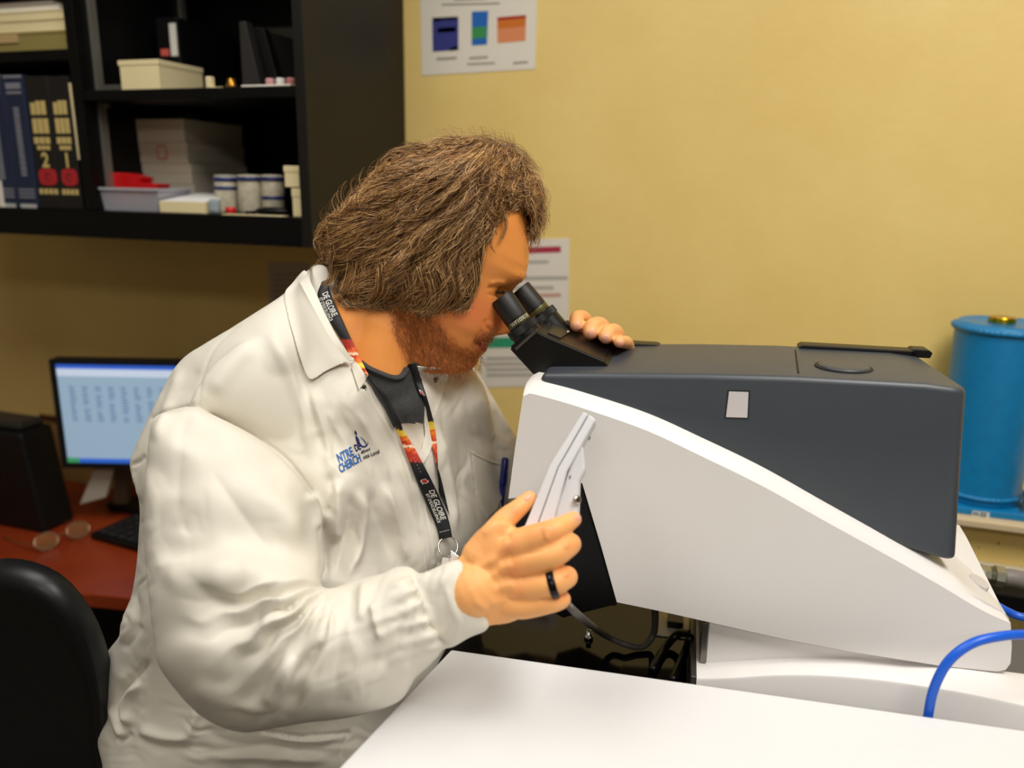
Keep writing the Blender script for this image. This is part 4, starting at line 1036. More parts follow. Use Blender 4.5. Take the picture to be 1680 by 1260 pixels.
def grid_domain(poly, step):
    poly = np.asarray(poly, float); lo = poly.min(0) - 2 * step; hi = poly.max(0) + 2 * step
    xs = np.arange(lo[0], hi[0] + step, step); ys = np.arange(lo[1], hi[1] + step, step)
    X, Y = np.meshgrid(xs, ys, indexing='ij'); return X, Y, in_poly(X, Y, poly)
def poisson(mask, iters=260):
    u = np.zeros(mask.shape); q = 0.5
    I, J = np.indices(mask.shape); red = mask & ((I + J) % 2 == 0); blk = mask & ((I + J) % 2 == 1)
    om = 2 / (1 + math.pi / max(mask.shape) * 1.3)
    for _ in range(iters):
        for m in (red, blk):
            s = np.zeros_like(u); s[1:] += u[:-1]; s[:-1] += u[1:]; s[:, 1:] += u[:, :-1]; s[:, :-1] += u[:, 1:]
            u[m] += om * (0.25 * s[m] + q - u[m])
    return np.maximum(u, 0)
def ring_cells(mask):
    r = np.zeros_like(mask)
    for di in (-1, 0, 1):
        for dj in (-1, 0, 1):
            r |= np.roll(np.roll(mask, di, 0), dj, 1)
    return r & ~mask
def sheet_faces(use):
    idx = -np.ones(use.shape, int); idx[use] = np.arange(use.sum())
    a, b, c, d = idx[:-1, :-1], idx[1:, :-1], idx[1:, 1:], idx[:-1, 1:]
    ok = (a >= 0) & (b >= 0) & (c >= 0) & (d >= 0)
    return idx, np.stack([a[ok], b[ok], c[ok], d[ok]], 1)
def inflate(mb, poly, dc, k=1.0, step=4.0, tmax=None, power=0.5, back=1.0):
    """closed rounded solid whose outline is poly (photo pixels); dc(px,py) its middle depth"""
    X, Y, m = grid_domain(poly, step); u = poisson(m)
    ring = ring_cells(m); use = m | ring
    q = np.stack([X[use], Y[use]], 1); rr = ring[use]
    _, near, _ = poly_nearest(q[rr], poly); q[rr] = near
    D = dc(q[:, 0], q[:, 1])
    t = (u[use] ** power) * (step if power == 0.5 else step ** (2 * power)) * k / FPX * D
    if tmax: t = tmax * np.tanh(t / tmax)
    t[rr] = 0
    idx, F_ = sheet_faces(use)
    n = len(q); front = Pa(q, D - t); bk = Pa(q, D + t * back)
    bi = np.arange(n) + n; bi[rr] = np.arange(n)[rr]
    # drop faces made only of ring nodes
    keep = ~rr[F_].all(1); F_ = F_[keep]
    fb = bi[F_][:, ::-1]
    mb.add(np.concatenate([front, bk]), F_.tolist() + fb.tolist())
    return mb
def drape(poly, targets, off, thick=0.0015, step=3.0, smooth=6, lift=None, default=0.9):
    """thin cloth piece with outline poly lying 'off' in front of the target surfaces"""
    X, Y, m = grid_domain(poly, step); ring = ring_cells(m); use = m | ring
    q = np.stack([X[use], Y[use]], 1); rr = ring[use]
    _, near, _ = poly_nearest(q[rr], poly); q[rr] = near
    D = depth_at(q, targets, default)
    G = np.full(m.shape, np.nan); G[use] = D
    w = use.astype(float)
    for _ in range(smooth):
        s = np.zeros_like(w); c = np.zeros_like(w); Gz = np.where(use, G, 0)
        for (sh, ax) in ((1, 0), (-1, 0), (1, 1), (-1, 1)):
            s += np.roll(Gz, sh, ax); c += np.roll(w, sh, ax)
        G = np.where(use, 0.5 * Gz + 0.5 * s / np.maximum(c, 1), np.nan)
    D = G[use] - off
    if lift is not None: D = D - lift(q)
    idx, F_ = sheet_faces(use); keep = ~rr[F_].all(1); F_ = F_[keep]
    n = len(q); fr = Pa(q, D); bk = Pa(q, D + thick)
    # side walls
    e = {}
    for f in F_.tolist():
        for a, b in zip(f, f[1:] + f[:1]): e[(a, b)] = 1
    side = [(b, a, a + n, b + n) for (a, b) in e if (b, a) not in e]
    return MB().add(np.concatenate([fr, bk]), F_.tolist() + (F_[:, ::-1] + n).tolist() + side)
def bvh_of(v, f):
    return BVHTree.FromPolygons([tuple(x) for x in v], [tuple(int(i) for i in p) for p in f])
def depth_at(q, targets, default=0.9):
    out = np.empty(len(q)); cp = Vector(CAM_POS)
    for i, (x, y) in enumerate(q):
        r = ray(x, y); L = float(np.linalg.norm(r)); d = Vector(r / L); best = 1e9
        for t in targets:
            h = t.ray_cast(cp, d)
            if h[3] is not None: best = min(best, h[3] / L)
        out[i] = best if best < 1e8 else np.nan
    bad = np.isnan(out)
    if bad.any():
        good = ~bad
        if good.any():
            for i in np.where(bad)[0]:
                j = np.argmin(((q[good] - q[i]) ** 2).sum(1)); out[i] = out[good][j]
        else: out[:] = default
    return out
def remesh(mb, voxel):
    me = bpy.data.meshes.new('tmp'); me.from_pydata(mb.verts().tolist(), [], mb.f); me.update()
    o = bpy.data.objects.new('tmp', me); COL.objects.link(o)
    md = o.modifiers.new('r', 'REMESH'); md.mode = 'VOXEL'; md.voxel_size = voxel; md.adaptivity = 0
    dg = bpy.context.evaluated_depsgraph_get(); e = o.evaluated_get(dg); m2 = e.to_mesh()
    v = np.empty(len(m2.vertices) * 3); m2.vertices.foreach_get('co', v); v = v.reshape(-1, 3)
    lt = np.empty(len(m2.polygons), int); m2.polygons.foreach_get('loop_total', lt)
    li = np.empty(len(m2.loops), int); m2.loops.foreach_get('vertex_index', li)
    if (lt == 4).all(): f = li.reshape(-1, 4)
    else:
        f = []; k = 0
        for n in lt: f.append(li[k:k + n]); k += n
        f = np.array([list(x) + [x[-1]] * (4 - len(x)) for x in f])
    e.to_mesh_clear(); bpy.data.objects.remove(o); bpy.data.meshes.remove(me)
    return v, f
def vnormals(v, f):
    a, b, c, d = v[f[:, 0]], v[f[:, 1]], v[f[:, 2]], v[f[:, 3]]
    n = np.cross(c - a, d - b); o = np.zeros_like(v)
    for k in range(4): np.add.at(o, f[:, k], n)
    return o / (np.linalg.norm(o, axis=1)[:, None] + 1e-12)
def edges_of(f):
    e = np.concatenate([f[:, [0, 1]], f[:, [1, 2]], f[:, [2, 3]], f[:, [3, 0]]]); e.sort(1)
    e = e[e[:, 0] != e[:, 1]]
    return np.unique(e[:, 0].astype(np.int64) * (1 << 32) + e[:, 1]).astype(np.int64)
def lap_smooth(v, f, it=5, lam=0.5, w=None):
    k = edges_of(f); a, b = (k >> 32).astype(int), (k & 0xffffffff).astype(int)
    deg = np.bincount(a, minlength=len(v)) + np.bincount(b, minlength=len(v))
    for i in range(it):
        for l in (lam, -lam * 1.03):
            s = np.stack([np.bincount(a, v[b, j], len(v)) + np.bincount(b, v[a, j], len(v)) for j in range(3)], 1) / np.maximum(deg, 1)[:, None]
            d = l * (s - v)
            v = v + (d if w is None else d * w[:, None])
    return v
def plain_smooth(v, f, it=3, lam=0.5):
    k = edges_of(f); a, b = (k >> 32).astype(int), (k & 0xffffffff).astype(int)
    deg = np.bincount(a, minlength=len(v)) + np.bincount(b, minlength=len(v))
    for i in range(it):
        s = np.stack([np.bincount(a, v[b, j], len(v)) + np.bincount(b, v[a, j], len(v)) for j in range(3)], 1) / np.maximum(deg, 1)[:, None]
        v = v + lam * (s - v)
    return v
def facing(v, n):
    d = CAM_POS - v; d /= np.linalg.norm(d, axis=1)[:, None]; return (d * n).sum(1)
def strokes(v, f, lst, dmax=None):
    """raise (h>0) or press in (h<0) ridges along lines: (points, width px, height m[, sharp side])"""
    n = vnormals(v, f); fc = facing(v, n); pj = proj(v); disp = np.zeros(len(v))
    ok = fc > 0.02
    for s in lst:
        pts, w, h = s[0], s[1], s[2]
        pts = np.asarray(pts, float)
        if len(pts) > 2: pts = catmull(np.hstack([pts, np.zeros((len(pts), 1))]), 8 * len(pts))[:, :2]
        lo = pts.min(0) - 3 * w; hi = pts.max(0) + 3 * w
        m = np.where(ok & (pj[:, 0] > lo[0]) & (pj[:, 0] < hi[0]) & (pj[:, 1] > lo[1]) & (pj[:, 1] < hi[1]))[0]
        if not len(m): continue
        d, _, t = poly_nearest(pj[m, :2], pts, False)
        tp = np.clip(np.minimum(t, 1 - t) * 4.5, 0, 1); tp = tp * tp * (3 - 2 * tp)
        if len(s) > 3 and s[3] == 'flat': tp = np.ones_like(tp)
        disp[m] += h * (np.exp(-(d / w) ** 2) if h > 0 else np.exp(-(d / w) ** 1.25)) * tp * np.clip(fc[m] * 2.5, 0, 1)
    return v + n * disp[:, None]
def wave_noise(p, scale, seed, octaves=3):
    r = np.random.default_rng(seed); o = np.zeros(len(p)); a = 1.0
    for k in range(octaves):
        for _ in range(5):
            d = r.normal(size=p.shape[1]); d /= np.linalg.norm(d); o += a * np.sin(p @ d * (2 * math.pi / scale) + r.random() * 6.28) / 5
        scale /= 2.1; a *= 0.5
    return o
def capsules(mb, pts, radii, seg=16, n=26, flat=1.0):
    """round ended tapering limb through pts"""
    p = catmull(pts, n); r = np.interp(np.linspace(0, 1, n), np.linspace(0, 1, len(radii)), radii)
    t0 = p[1] - p[0]; t0 /= np.linalg.norm(t0); t1 = p[-1] - p[-2]; t1 /= np.linalg.norm(t1)
    P_, R_ = [], []
    for a in (80, 60, 40, 20): P_.append(p[0] - t0 * r[0] * math.sin(math.radians(a))); R_.append(r[0] * math.cos(math.radians(a)))
    P_ += list(p); R_ += list(r)
    for a in (20, 40, 60, 80): P_.append(p[-1] + t1 * r[-1] * math.sin(math.radians(a))); R_.append(r[-1] * math.cos(math.radians(a)))
    P_ = np.array(P_); R_ = np.array(R_)
    t, a, b = frames(P_)
    th = np.linspace(0, 2 * math.pi, seg, endpoint=False)
    v = P_[:, None] + R_[:, None, None] * (np.cos(th)[None, :, None] * a[:, None] + flat * np.sin(th)[None, :, None] * b[:, None])
    f = []
    for i in range(len(P_) - 1):
        for j in range(seg): f.append((i * seg + j, i * seg + (j + 1) % seg, (i + 1) * seg + (j + 1) % seg, (i + 1) * seg + j))
    f.append(tuple(range(seg))[::-1]); f.append(tuple((len(P_) - 1) * seg + j for j in range(seg)))
    mb.add(v.reshape(-1, 3), f); return mb
def pd(*q): return np.array([P(a, b, d) for a, b, d in q])
def lerp_depth(ctrl):
    """smooth depth from scattered control points (px, py, depth)"""
    c = np.asarray(ctrl, float)
    def fn(x, y):
        w = 1 / (((x[:, None] - c[:, 0]) ** 2 + (y[:, None] - c[:, 1]) ** 2) ** 1.5 + 500.0)
        return (w * c[:, 2]).sum(1) / w.sum(1)
    return fn
def strands(name, pts, radius, m, parent):
    """pts (n strands, k points, 3) as hair curves"""
    n, k = pts.shape[:2]
    cv = bpy.data.hair_curves.new(name); cv.add_curves([k] * n)
    base = world_loc(parent)
    cv.attributes['position'].data.foreach_set('vector', (pts - base).astype(np.float32).ravel())
    ra = cv.attributes.get('radius') or cv.attributes.new('radius', 'FLOAT', 'POINT')
    tp = np.linspace(1, .35, k)[None] * np.broadcast_to(np.asarray(radius, float).reshape(-1, 1), (n, 1))
    ra.data.foreach_set('value', tp.astype(np.float32).ravel())
    cv.materials.append(m)
    o = bpy.data.objects.new(name, cv); COL.objects.link(o); o.parent = parent
    return o
# ------------------------------------------------------------------ the person: head frame
HA = math.radians(17)
HFH = np.array([math.cos(HA), math.sin(HA), 0]); HLAT = np.array([-math.sin(HA), math.cos(HA), 0])   # lateral axis points away from the lens
HM = P(835, 505, 0.945)
def hplane(px, py): return hit(px, py, HM, HLAT)
TILT = math.radians(30)
HU = EZ * math.cos(TILT) + HFH * math.sin(TILT); HF = HFH * math.cos(TILT) - EZ * math.sin(TILT)
HO = hplane(720, 430)
def hab(px, py):
    q = hplane(px, py) - HO; return float(q @ HF), float(q @ HU)
def HP(a, b, c): return HO + a * HF + b * HU + c * HLAT
front_px = [(805, 254), (838, 284), (858, 320), (867, 361), (868, 404), (867, 433), (861, 452), (846, 470), (838, 484), (828, 510), (819, 532), (812, 547), (806, 557), (803.5, 563), (801, 568), (799, 574), (794, 579), (787, 584), (785.5, 591), (781, 599), (772, 606), (757, 610), (735, 609), (714, 605), (695, 600), (680, 594)]
back_px = [(804, 254), (760, 250), (700, 264), (655, 292), (622, 335), (606, 390), (606, 440), (616, 480), (632, 520), (650, 560), (664, 585), (679, 594)]
fa_ = np.array([hab(*q) for q in front_px]); ba_ = np.array([hab(*q) for q in back_px])
def width_at(b):
    pts = [(hab(804, 254)[1], 0.004), (hab(838, 284)[1], .052), (hab(858, 320)[1], .066), (hab(868, 380)[1], .0735), (hab(861, 452)[1], .0765), (hab(838, 484)[1], .0765),
           (hab(812, 547)[1], .075), (hab(801, 568)[1], .070), (hab(785, 591)[1], .061), (hab(757, 610)[1], .058), (hab(714, 605)[1], .056), (hab(680, 594)[1], .010)]
    pts = sorted(pts); return np.interp(b, [p[0] for p in pts], [p[1] for p in pts])
def head_mesh(mb):
    bs = np.concatenate([np.linspace(fa_[:, 1].min() + .0006, fa_[:, 1].max() - .0006, 190)])
    of = np.argsort(fa_[:, 1]); ob = np.argsort(ba_[:, 1])
    af = np.interp(bs, fa_[of, 1], fa_[of, 0]); ab = np.interp(bs, ba_[ob, 1], ba_[ob, 0])
    w = width_at(bs)
    k = np.hanning(9); k /= k.sum(); w = np.convolve(np.pad(w, 4, 'edge'), k, 'valid')
    nth = 120; th = np.linspace(0, 2 * math.pi, nth, endpoint=False)
    cx, sx = np.cos(th), np.sin(th)
    bm_, bM = bs.min(), bs.max(); tn_ = (bs - bm_) / (bM - bm_)
    V = []
    for i, b in enumerate(bs):
        ac = ab[i] + .46 * (af[i] - ab[i])
        nf = 2.35 if tn_[i] > .38 else 2.0 + .35 * max(0, (tn_[i] - .15) / .23)
        e = 2.0 / np.where(cx > 0, nf, 2.3)
        a = ac + np.where(cx > 0, af[i] - ac, ac - ab[i]) * np.sign(cx) * np.abs(cx) ** e
        c = w[i] * np.sign(sx) * np.abs(sx) ** e
        V.append(np.stack([a, np.full(nth, b), c], 1))
    V = np.array(V)
    # nose
    n_prof = [((838, 484), 0), ((843, 500), .0085), ((846, 516), .0150), ((846, 530), .0195), ((838, 541), .0165), ((826, 545), .010), ((813, 547), .0)]
    nb = []
    for (q, h) in n_prof: nb.append((hab(*q)[1], h))
    nb = sorted(nb)
    N = np.interp(V[:, :, 1], [p[0] for p in nb], [p[1] for p in nb])
    b_t, b_n = hab(840, 537)[1], hab(838, 484)[1]
    tt = np.clip((V[:, :, 1] - b_t) / (b_n - b_t), 0, 1)
    sg = .0135 * (1 - tt) + .0085 * tt
    frontm = (np.broadcast_to(cx, N.shape) > 0)
    N = 1.35 * N * np.exp(-(V[:, :, 2] / sg) ** 2) * frontm
    V[:, :, 0] += N
    # eye sockets, cheeks, brow
    def bump(px, py, c0, ra, rb, rc, h):
        a0, b0 = hab(px, py)
        g = np.exp(-((V[:, :, 1] - b0) / rb) ** 2 - ((np.abs(V[:, :, 2]) - c0) / rc) ** 2) * frontm
        V[:, :, 0] += h * g
    bump(836, 480, .033, 0, .011, .017, -.0085)
    bump(858, 455, .030, 0, .009, .022, .0035)
    bump(805, 530, .045, 0, .022, .020, .0045)
    bump(818, 540, .0145, 0, .006, .0055, .0055)
    bump(797, 568, .027, 0, .006, .006, -.002)
    W_ = HO + V[:, :, :1] * HF + V[:, :, 1:2] * HU + V[:, :, 2:] * HLAT
    nb_ = len(bs); v = W_.reshape(-1, 3)
    f = [tuple(int(x) for x in q) for q in np.stack(np.broadcast_arrays(
        (np.arange(nb_ - 1)[:, None] * nth + np.arange(nth)), (np.arange(nb_ - 1)[:, None] * nth + (np.arange(nth) + 1) % nth),
        ((np.arange(nb_ - 1)[:, None] + 1) * nth + (np.arange(nth) + 1) % nth), ((np.arange(nb_ - 1)[:, None] + 1) * nth + np.arange(nth))), -1).reshape(-1, 4)]
    f.append(tuple(range(nth))[::-1]); f.append(tuple((nb_ - 1) * nth + j for j in range(nth)))
    mb.add(v, f)
body = MB()
head_mesh(body)
# ear under the hair, both sides
for s in (-1, 1):
    a, b = hab(664, 440)
    body.add(*ellipsoid(HP(a, b, s * .073), np.array([HF, HU, HLAT]), (.014, .026, .008), 20, 14))
# neck and trapezius
capsules(body, pd((655, 455, .95), (622, 520, .955), (592, 575, .955), (575, 620, .955)), [.066, .067, .070, .070], 40, 30)
capsules(body, pd((640, 540, .925), (628, 585, .925), (622, 630, .93)), [.045, .045, .05], 32, 20)
# inner trunk and arms, all under the coat
capsules(body, pd((560, 640, .96), (520, 800, .95), (450, 1000, .94), (380, 1250, .94)), [.055, .06, .06, .06], 24, 20)
capsules(body, pd((520, 690, .93), (400, 760, .875), (365, 880, .815), (370, 1040, .75), (480, 1080, .74), (620, 1045, .73), (690, 1012, .722), (775, 968, .709)), [.028, .016, .018, .02, .02, .018, .018, .0265], 24, 50)
capsules(body, pd((620, 660, 1.0), (740, 690, 1.09), (850, 770, 1.115), (960, 720, 1.125), (1010, 630, 1.085)), [.035, .03, .03, .03, .026], 24, 40)

# ------------------------------------------------------------------ near hand, closed round the controller
def hand_depth(x, y): return .706 - .004 * np.clip((x - 760) / 100, 0, 1)
palm = [(728, 935), (753, 915), (771, 891), (788, 868), (806, 852), (828, 852), (846, 866), (866, 884), (884, 915), (890, 945), (886, 972), (872, 1004), (850, 1016), (831, 1023), (803, 1027), (778, 1040), (748, 1010)]
inflate(body, smooth_poly(palm, 120), lambda x, y: hand_depth(x, y) + .006, k=.50, step=3, tmax=.026)
def finger(pts, rad): capsules(body, pd(*pts), [r * .70 / FPX for r in rad], 22, 34)
finger([(826, 900, .710), (862, 889, .701), (902, 873, .694), (928, 860, .702), (941, 852, .708)], [27, 26, 22.5, 18, 13.5])
finger([(826, 926, .709), (866, 921, .700), (906, 910, .692), (930, 896, .697), (936, 892, .712), (928, 896, .730)], [27, 26, 24, 20.5, 17.5, 14])
finger([(830, 960, .709), (866, 962, .701), (904, 957, .693), (925, 948, .697), (930, 947, .712), (920, 950, .730)], [26, 25, 23, 20.5, 17, 14])
finger([(832, 990, .710), (864, 992, .703), (898, 988, .697), (917, 984, .701), (921, 983, .713), (910, 984, .728)], [25, 23.5, 20, 17.5, 14.5, 12])
# thumb, leaves the side of the palm and presses the near side of the controller
finger([(786, 912, .714), (808, 880, .716), (828, 853, .720), (848, 836, .725), (864, 822, .729), (869, 818, .732)], [30, 27, 21.5, 18.5, 16, 13.5])
# ------------------------------------------------------------------ far hand, finger ends laid over the eyepiece head
def ffinger(tip, top, back, r):
    r = (r[0] * .95, r[1] * .95)
    capsules(body, pd(tip, top, back[0], back[1]), [r[0] * .93 / FPX, r[1] * .95 / FPX, r[1] * 1.0 / FPX, r[1] * 1.0 / FPX], 20, 30)
FT = [((946, 533, .938), (948, 521, .950), ((962, 532, .995), (975, 600, 1.03)), (12.5, 13.8)),
      ((969, 545, .928), (974, 534, .940), ((990, 542, .985), (1000, 605, 1.025)), (13.5, 15)),
      ((994, 552, .920), (999, 545, .932), ((1012, 552, .975), (1014, 612, 1.02)), (13, 14.5)),
      ((1016, 561, .915), (1019, 561, .928), ((1030, 568, .965), (1028, 620, 1.01)), (10, 11.2))]
for t_, tp_, bk_, r_ in FT: ffinger(t_, tp_, bk_, r_)
capsules(body, pd((985, 615, 1.03), (1015, 640, 1.04)), [.03, .03], 20, 12)
capsules(body, pd((935, 600, 1.02), (920, 570, 1.0), (912, 560, .985)), [.011, .010, .008], 16, 16)

bv, bf = remesh(body, 0.0016)
bv = lap_smooth(bv, bf, 4, .55)
# lines pressed into the skin: mouth, eyelids, nostril, knuckle creases, nails
bv = strokes(bv, bf, [
    ([(803, 568), (795, 565.5), (787, 562.5), (780, 560)], 1.9, -.0028),
    ([(802, 561), (793, 559.5), (785, 558.5)], 2.8, .0018), ([(800, 574), (791, 572), (784, 567)], 3.4, .0026),
    ([(799, 522), (796, 530), (800, 538), (807, 541)], 2.2, -.0016), ([(806, 527), (806, 534), (811, 539)], 5, .0014),
    ([(793, 540), (784, 550), (776, 562)], 4, -.0012),
    ([(796, 474), (808, 471), (822, 473), (838, 478)], 2.0, -.0022), ([(798, 481), (808, 485), (820, 485)], 2, -.0012), ([(800, 466), (815, 462), (832, 464)], 3.5, .0016),
    ([(816, 543), (822, 542)], 1.5, -.0015),
])
bv = strokes(bv, bf, [
    ([(856, 911), (880, 906), (905, 896), (925, 882)], 2.2, -.0012), ([(872, 947), (892, 943), (914, 937), (936, 924)], 2.2, -.0012), ([(876, 985), (896, 982), (918, 977), (934, 969)], 2.2, -.001),
    ([(893, 862), (897, 876), (898, 888)], 4.5, .0015), ([(898, 870), (900, 880)], 1.5, -.0006), ([(926, 888), (932, 900)], 4.5, .0014), ([(926, 934), (930, 948)], 4.5, .0012),
    ([(832, 838), (838, 850)], 1.6, -.0007), ([(836, 834), (842, 846)], 1.6, -.0006),
    ([(838, 882), (800, 930)], 7, .0018), ([(842, 922), (800, 950)], 7, .0018), ([(846, 956), (806, 968)], 7, .0015), ([(840, 905), (820, 925)], 7, -.0011), ([(842, 940), (818, 950)], 7, -.0011), ([(770, 930), (800, 925), (826, 905)], 8, .0014), ([(846, 974), (828, 978)], 6, -.0009), ([(800, 990), (830, 985), (850, 975)], 8, .0010), ([(775, 985), (800, 1000)], 7, .0010), ([(790, 880), (815, 862), (835, 856)], 7, .0012), ([(815, 880), (840, 878)], 7, -.0012),
    ([(845, 870), (838, 868), (832, 862)], 3, -.001),
    # fingernail outlines
    ([(941, 843), (946, 850), (951, 856)], 1.2, -.0008), ([(861, 818), (864, 824), (871, 826)], 1.2, -.0007),
])
for (tx_, ty_, r_) in ((946.5, 534, 5.2), (970, 545, 5.4), (994, 553.5, 5.2), (1017, 562, 4)):
    ring = [(tx_ + r_ * math.cos(a), ty_ + r_ * 1.15 * math.sin(a)) for a in np.linspace(math.pi, 2 * math.pi, 9)]
    bv = strokes(bv, bf, [(ring, 1.2, -.0006)])
# skin colour: warmer on cheeks, lips, knuckles and finger ends; beard shadow follows the jaw
pj = proj(bv); X_, Y_ = pj[:, 0], pj[:, 1]
nrm_ = vnormals(bv, bf)
def blob(x, y, rx, ry, p=2): return np.exp(-(np.abs((X_ - x) / rx) ** p + np.abs((Y_ - y) / ry) ** p))
def L3c(*c): return np.array(lin(c)[:3])
col = np.tile(L3c(248, 178, 108), (len(bv), 1))
def mixc(wt, c):
    global col
    wt = np.clip(wt, 0, 1)[:, None]; col = col * (1 - wt) + L3c(*c)[None] * wt
hm = pj[:, 2] > .82
mixc(((pj[:, 2] > .80) & (X_ < 925)) * .9, (240, 154, 74))  # head and neck: deeper orange, the shade they lie in put into the colour
mott = wave_noise(bv, .03, 3, 3)
mixc(.35 * np.clip(mott, 0, 1), (232, 144, 84))
mixc(hm * .62 * blob(770, 510, 42, 34), (228, 112, 76)); mixc(hm * .55 * blob(820, 530, 22, 16), (226, 106, 74)); mixc(hm * .35 * blob(700, 470, 60, 60), (234, 136, 72))
lipz = hm * (in_poly(X_, Y_, [(777, 559), (788, 556.5), (800, 557), (808, 560), (807, 572), (800, 580), (788, 574)])).astype(float)
mixc(lipz * .92, (178, 62, 62))
BEARD = [(646, 508), (660, 500), (690, 503), (715, 520), (735, 548), (752, 568), (775, 572), (784, 572), (793, 580), (792, 588), (784, 606), (758, 618), (714, 615), (680, 603), (664, 582), (650, 552), (642, 526)]
MOUST = [(776, 556), (792, 545), (812, 547), (808, 557), (795, 558), (782, 560)]
def soft_poly(poly, w):
    m = (X_ > 560) & (X_ < 860) & (Y_ > 460) & (Y_ < 640); o = np.zeros(len(X_)); q = np.stack([X_[m], Y_[m]], 1)
    d, _, _ = poly_nearest(q, poly); d = np.where(in_poly(q[:, 0], q[:, 1], poly), d, -d); o[m] = np.clip(.5 + d / w + .25 * wave_noise(q, 14, 77, 2), 0, 1); return o
mixc(hm * .5 * soft_poly(BEARD, 18), (206, 112, 48)); mixc(hm * .35 * soft_poly(MOUST, 8), (206, 118, 58))
near_h = pj[:, 2] < .80
mixc(near_h * .15, (248, 182, 120))
for (x, y, r) in ((900, 868, 12), (934, 893, 11), (930, 940, 11), (916, 980, 9), (846, 936, 16), (840, 895, 14), (852, 972, 12), (842, 838, 10)):
    mixc(near_h * .42 * blob(x, y, r, r), (240, 142, 92))
mixc(near_h * .5 * blob(948, 850, 9, 9), (238, 170, 146)); mixc(near_h * .5 * blob(868, 816, 9, 8), (238, 168, 146))
far_h = (X_ > 925) & (pj[:, 2] > .86) & (Y_ < 600)
mixc(far_h * .45, (248, 186, 130))
for (x, y, r) in ((947, 545, 8), (969, 557, 8), (994, 562, 8), (1017, 568, 7)): mixc(far_h * .6 * blob(x, y, r, r), (240, 140, 104))
for (x, y, r) in ((946.5, 534, 6), (970, 546, 6), (994, 554, 6), (1017, 562, 4.5)): mixc(far_h * .45 * blob(x, y, r, r, 4), (248, 206, 184))
M_SKIN = mat('skin', (224, 150, 92), .46, attr='Col', bump=.14, bscale=900, sub=.12, spec=.42)
PB = np.array([HO[0] - .15, HO[1] + .02, 0.0])
person = obj('person', (bv, bf), M_SKIN, smooth=True, loc=PB, colors=col)
tag(person, 'bearded person in a white lab coat bending to look into the eyepieces', 'person')
BODY_BVH = bvh_of(bv, bf)
# eyes
M_EYE = mat('eye_white', (206, 190, 176), .2, coat=.5)
for s in (-1, 1):
    a, b = hab(823, 478)
    e = HP(a - .0165, b - .0005, s * .033)
    ey = obj('eyeball', MB().add(*ellipsoid(e, np.array([HF, HU, HLAT]), (.0118, .0118, .0118), 24, 16)), M_EYE, person, smooth=True)
    gz = HF * .9 - HU * .3; gz /= np.linalg.norm(gz)
    obj('iris', MB().add(*lathe([(.0055, .0103), (.005, .0115), (.002, .0119), (0, .012)], e, gz, 20)), mat('iris_brown', (54, 34, 20), .1), ey, smooth=True)
    M_LASH = mat('lash_dark', (26, 16, 10), .6)
    lp = [HP(a - .0105 + .0125 * math.cos(q), b + .0012 + .0035 * math.cos(q), s * (.033 + .0135 * math.sin(q))) for q in np.linspace(-1.3, 1.5, 14)]
    obj('eyelashes', MB().add(*tube(lp, .0011, 8)), M_LASH, person, smooth=True)

M_NAIL = mat('fingernail', (238, 172, 146), .42)
def nail(cx, cy, rx, ry, ang):
    a = np.linspace(0, 2 * math.pi, 28, endpoint=False); x, y = np.cos(a), np.sin(a)
    x = np.sign(x) * np.abs(x) ** .75 * rx; y = np.sign(y) * np.abs(y) ** .75 * ry; c, s = math.cos(math.radians(ang)), math.sin(math.radians(ang))
    obj('fingernail', drape([(cx + c * i - s * j, cy + s * i + c * j) for i, j in zip(x, y)], [BODY_BVH], .0006, .0012, .9, 3), M_NAIL, person, smooth=True)
nail(946, 535, 5.2, 7, -8); nail(970.5, 547.5, 5.4, 7, -4); nail(993.5, 556, 5, 6.5, 0); nail(1016.5, 563.5, 3.6, 4.8, 4)
nail(948, 849, 3.4, 6.2, -30); nail(866, 815.5, 7.0, 2.6, -38)
# ------------------------------------------------------------------ lab coat
def coat_mat():
    m = coat_mat0(); nt = m.node_tree; N = nt.nodes; L = nt.links; b = N['Principled BSDF']
    tc = N.new('ShaderNodeTexCoord'); n1 = N.new('ShaderNodeTexNoise'); n1.noise_type = 'RIDGED_MULTIFRACTAL'
    n1.inputs['Scale'].default_value = 14; n1.inputs['Detail'].default_value = 3; n1.inputs['Distortion'].default_value = .6
    L.new(tc.outputs['Object'], n1.inputs['Vector'])
    b2 = N.new('ShaderNodeBump'); b2.inputs['Strength'].default_value = .05; b2.inputs['Distance'].default_value = .004
    L.new(n1.outputs['Fac'], b2.inputs['Height'])
    old = b.inputs['Normal'].links[0].from_node; L.new(b2.outputs['Normal'], old.inputs['Normal'])
    return m
def coat_mat0():
    m = mat('coat_cotton', (224, 219, 206), .52, var=.025, vscale=18, bump=.10, bscale=2600, sheen=.1, spec=.45)
    return m
M_COAT = coat_mat()
TORSO = [(540, 440), (500, 446), (470, 478), (400, 525), (342, 560), (296, 592), (262, 648), (235, 704), (216, 748), (212, 766), (222, 800), (229, 838), (226, 900), (222, 940), (214, 982), (201, 1015), (196, 1043), (178, 1066), (169, 1093), (171, 1150), (176, 1174), (165, 1199), (160, 1222), (168, 1262), (165, 1330), (190, 1420), (300, 1470), (520, 1470), (640, 1420), (700, 1300), (720, 1180), (748, 1080), (775, 980), (800, 900), (826, 850), (835, 810), (832, 770), (822, 730), (806, 670), (790, 625), (762, 596), (720, 590), (690, 600), (640, 590), (600, 560)]
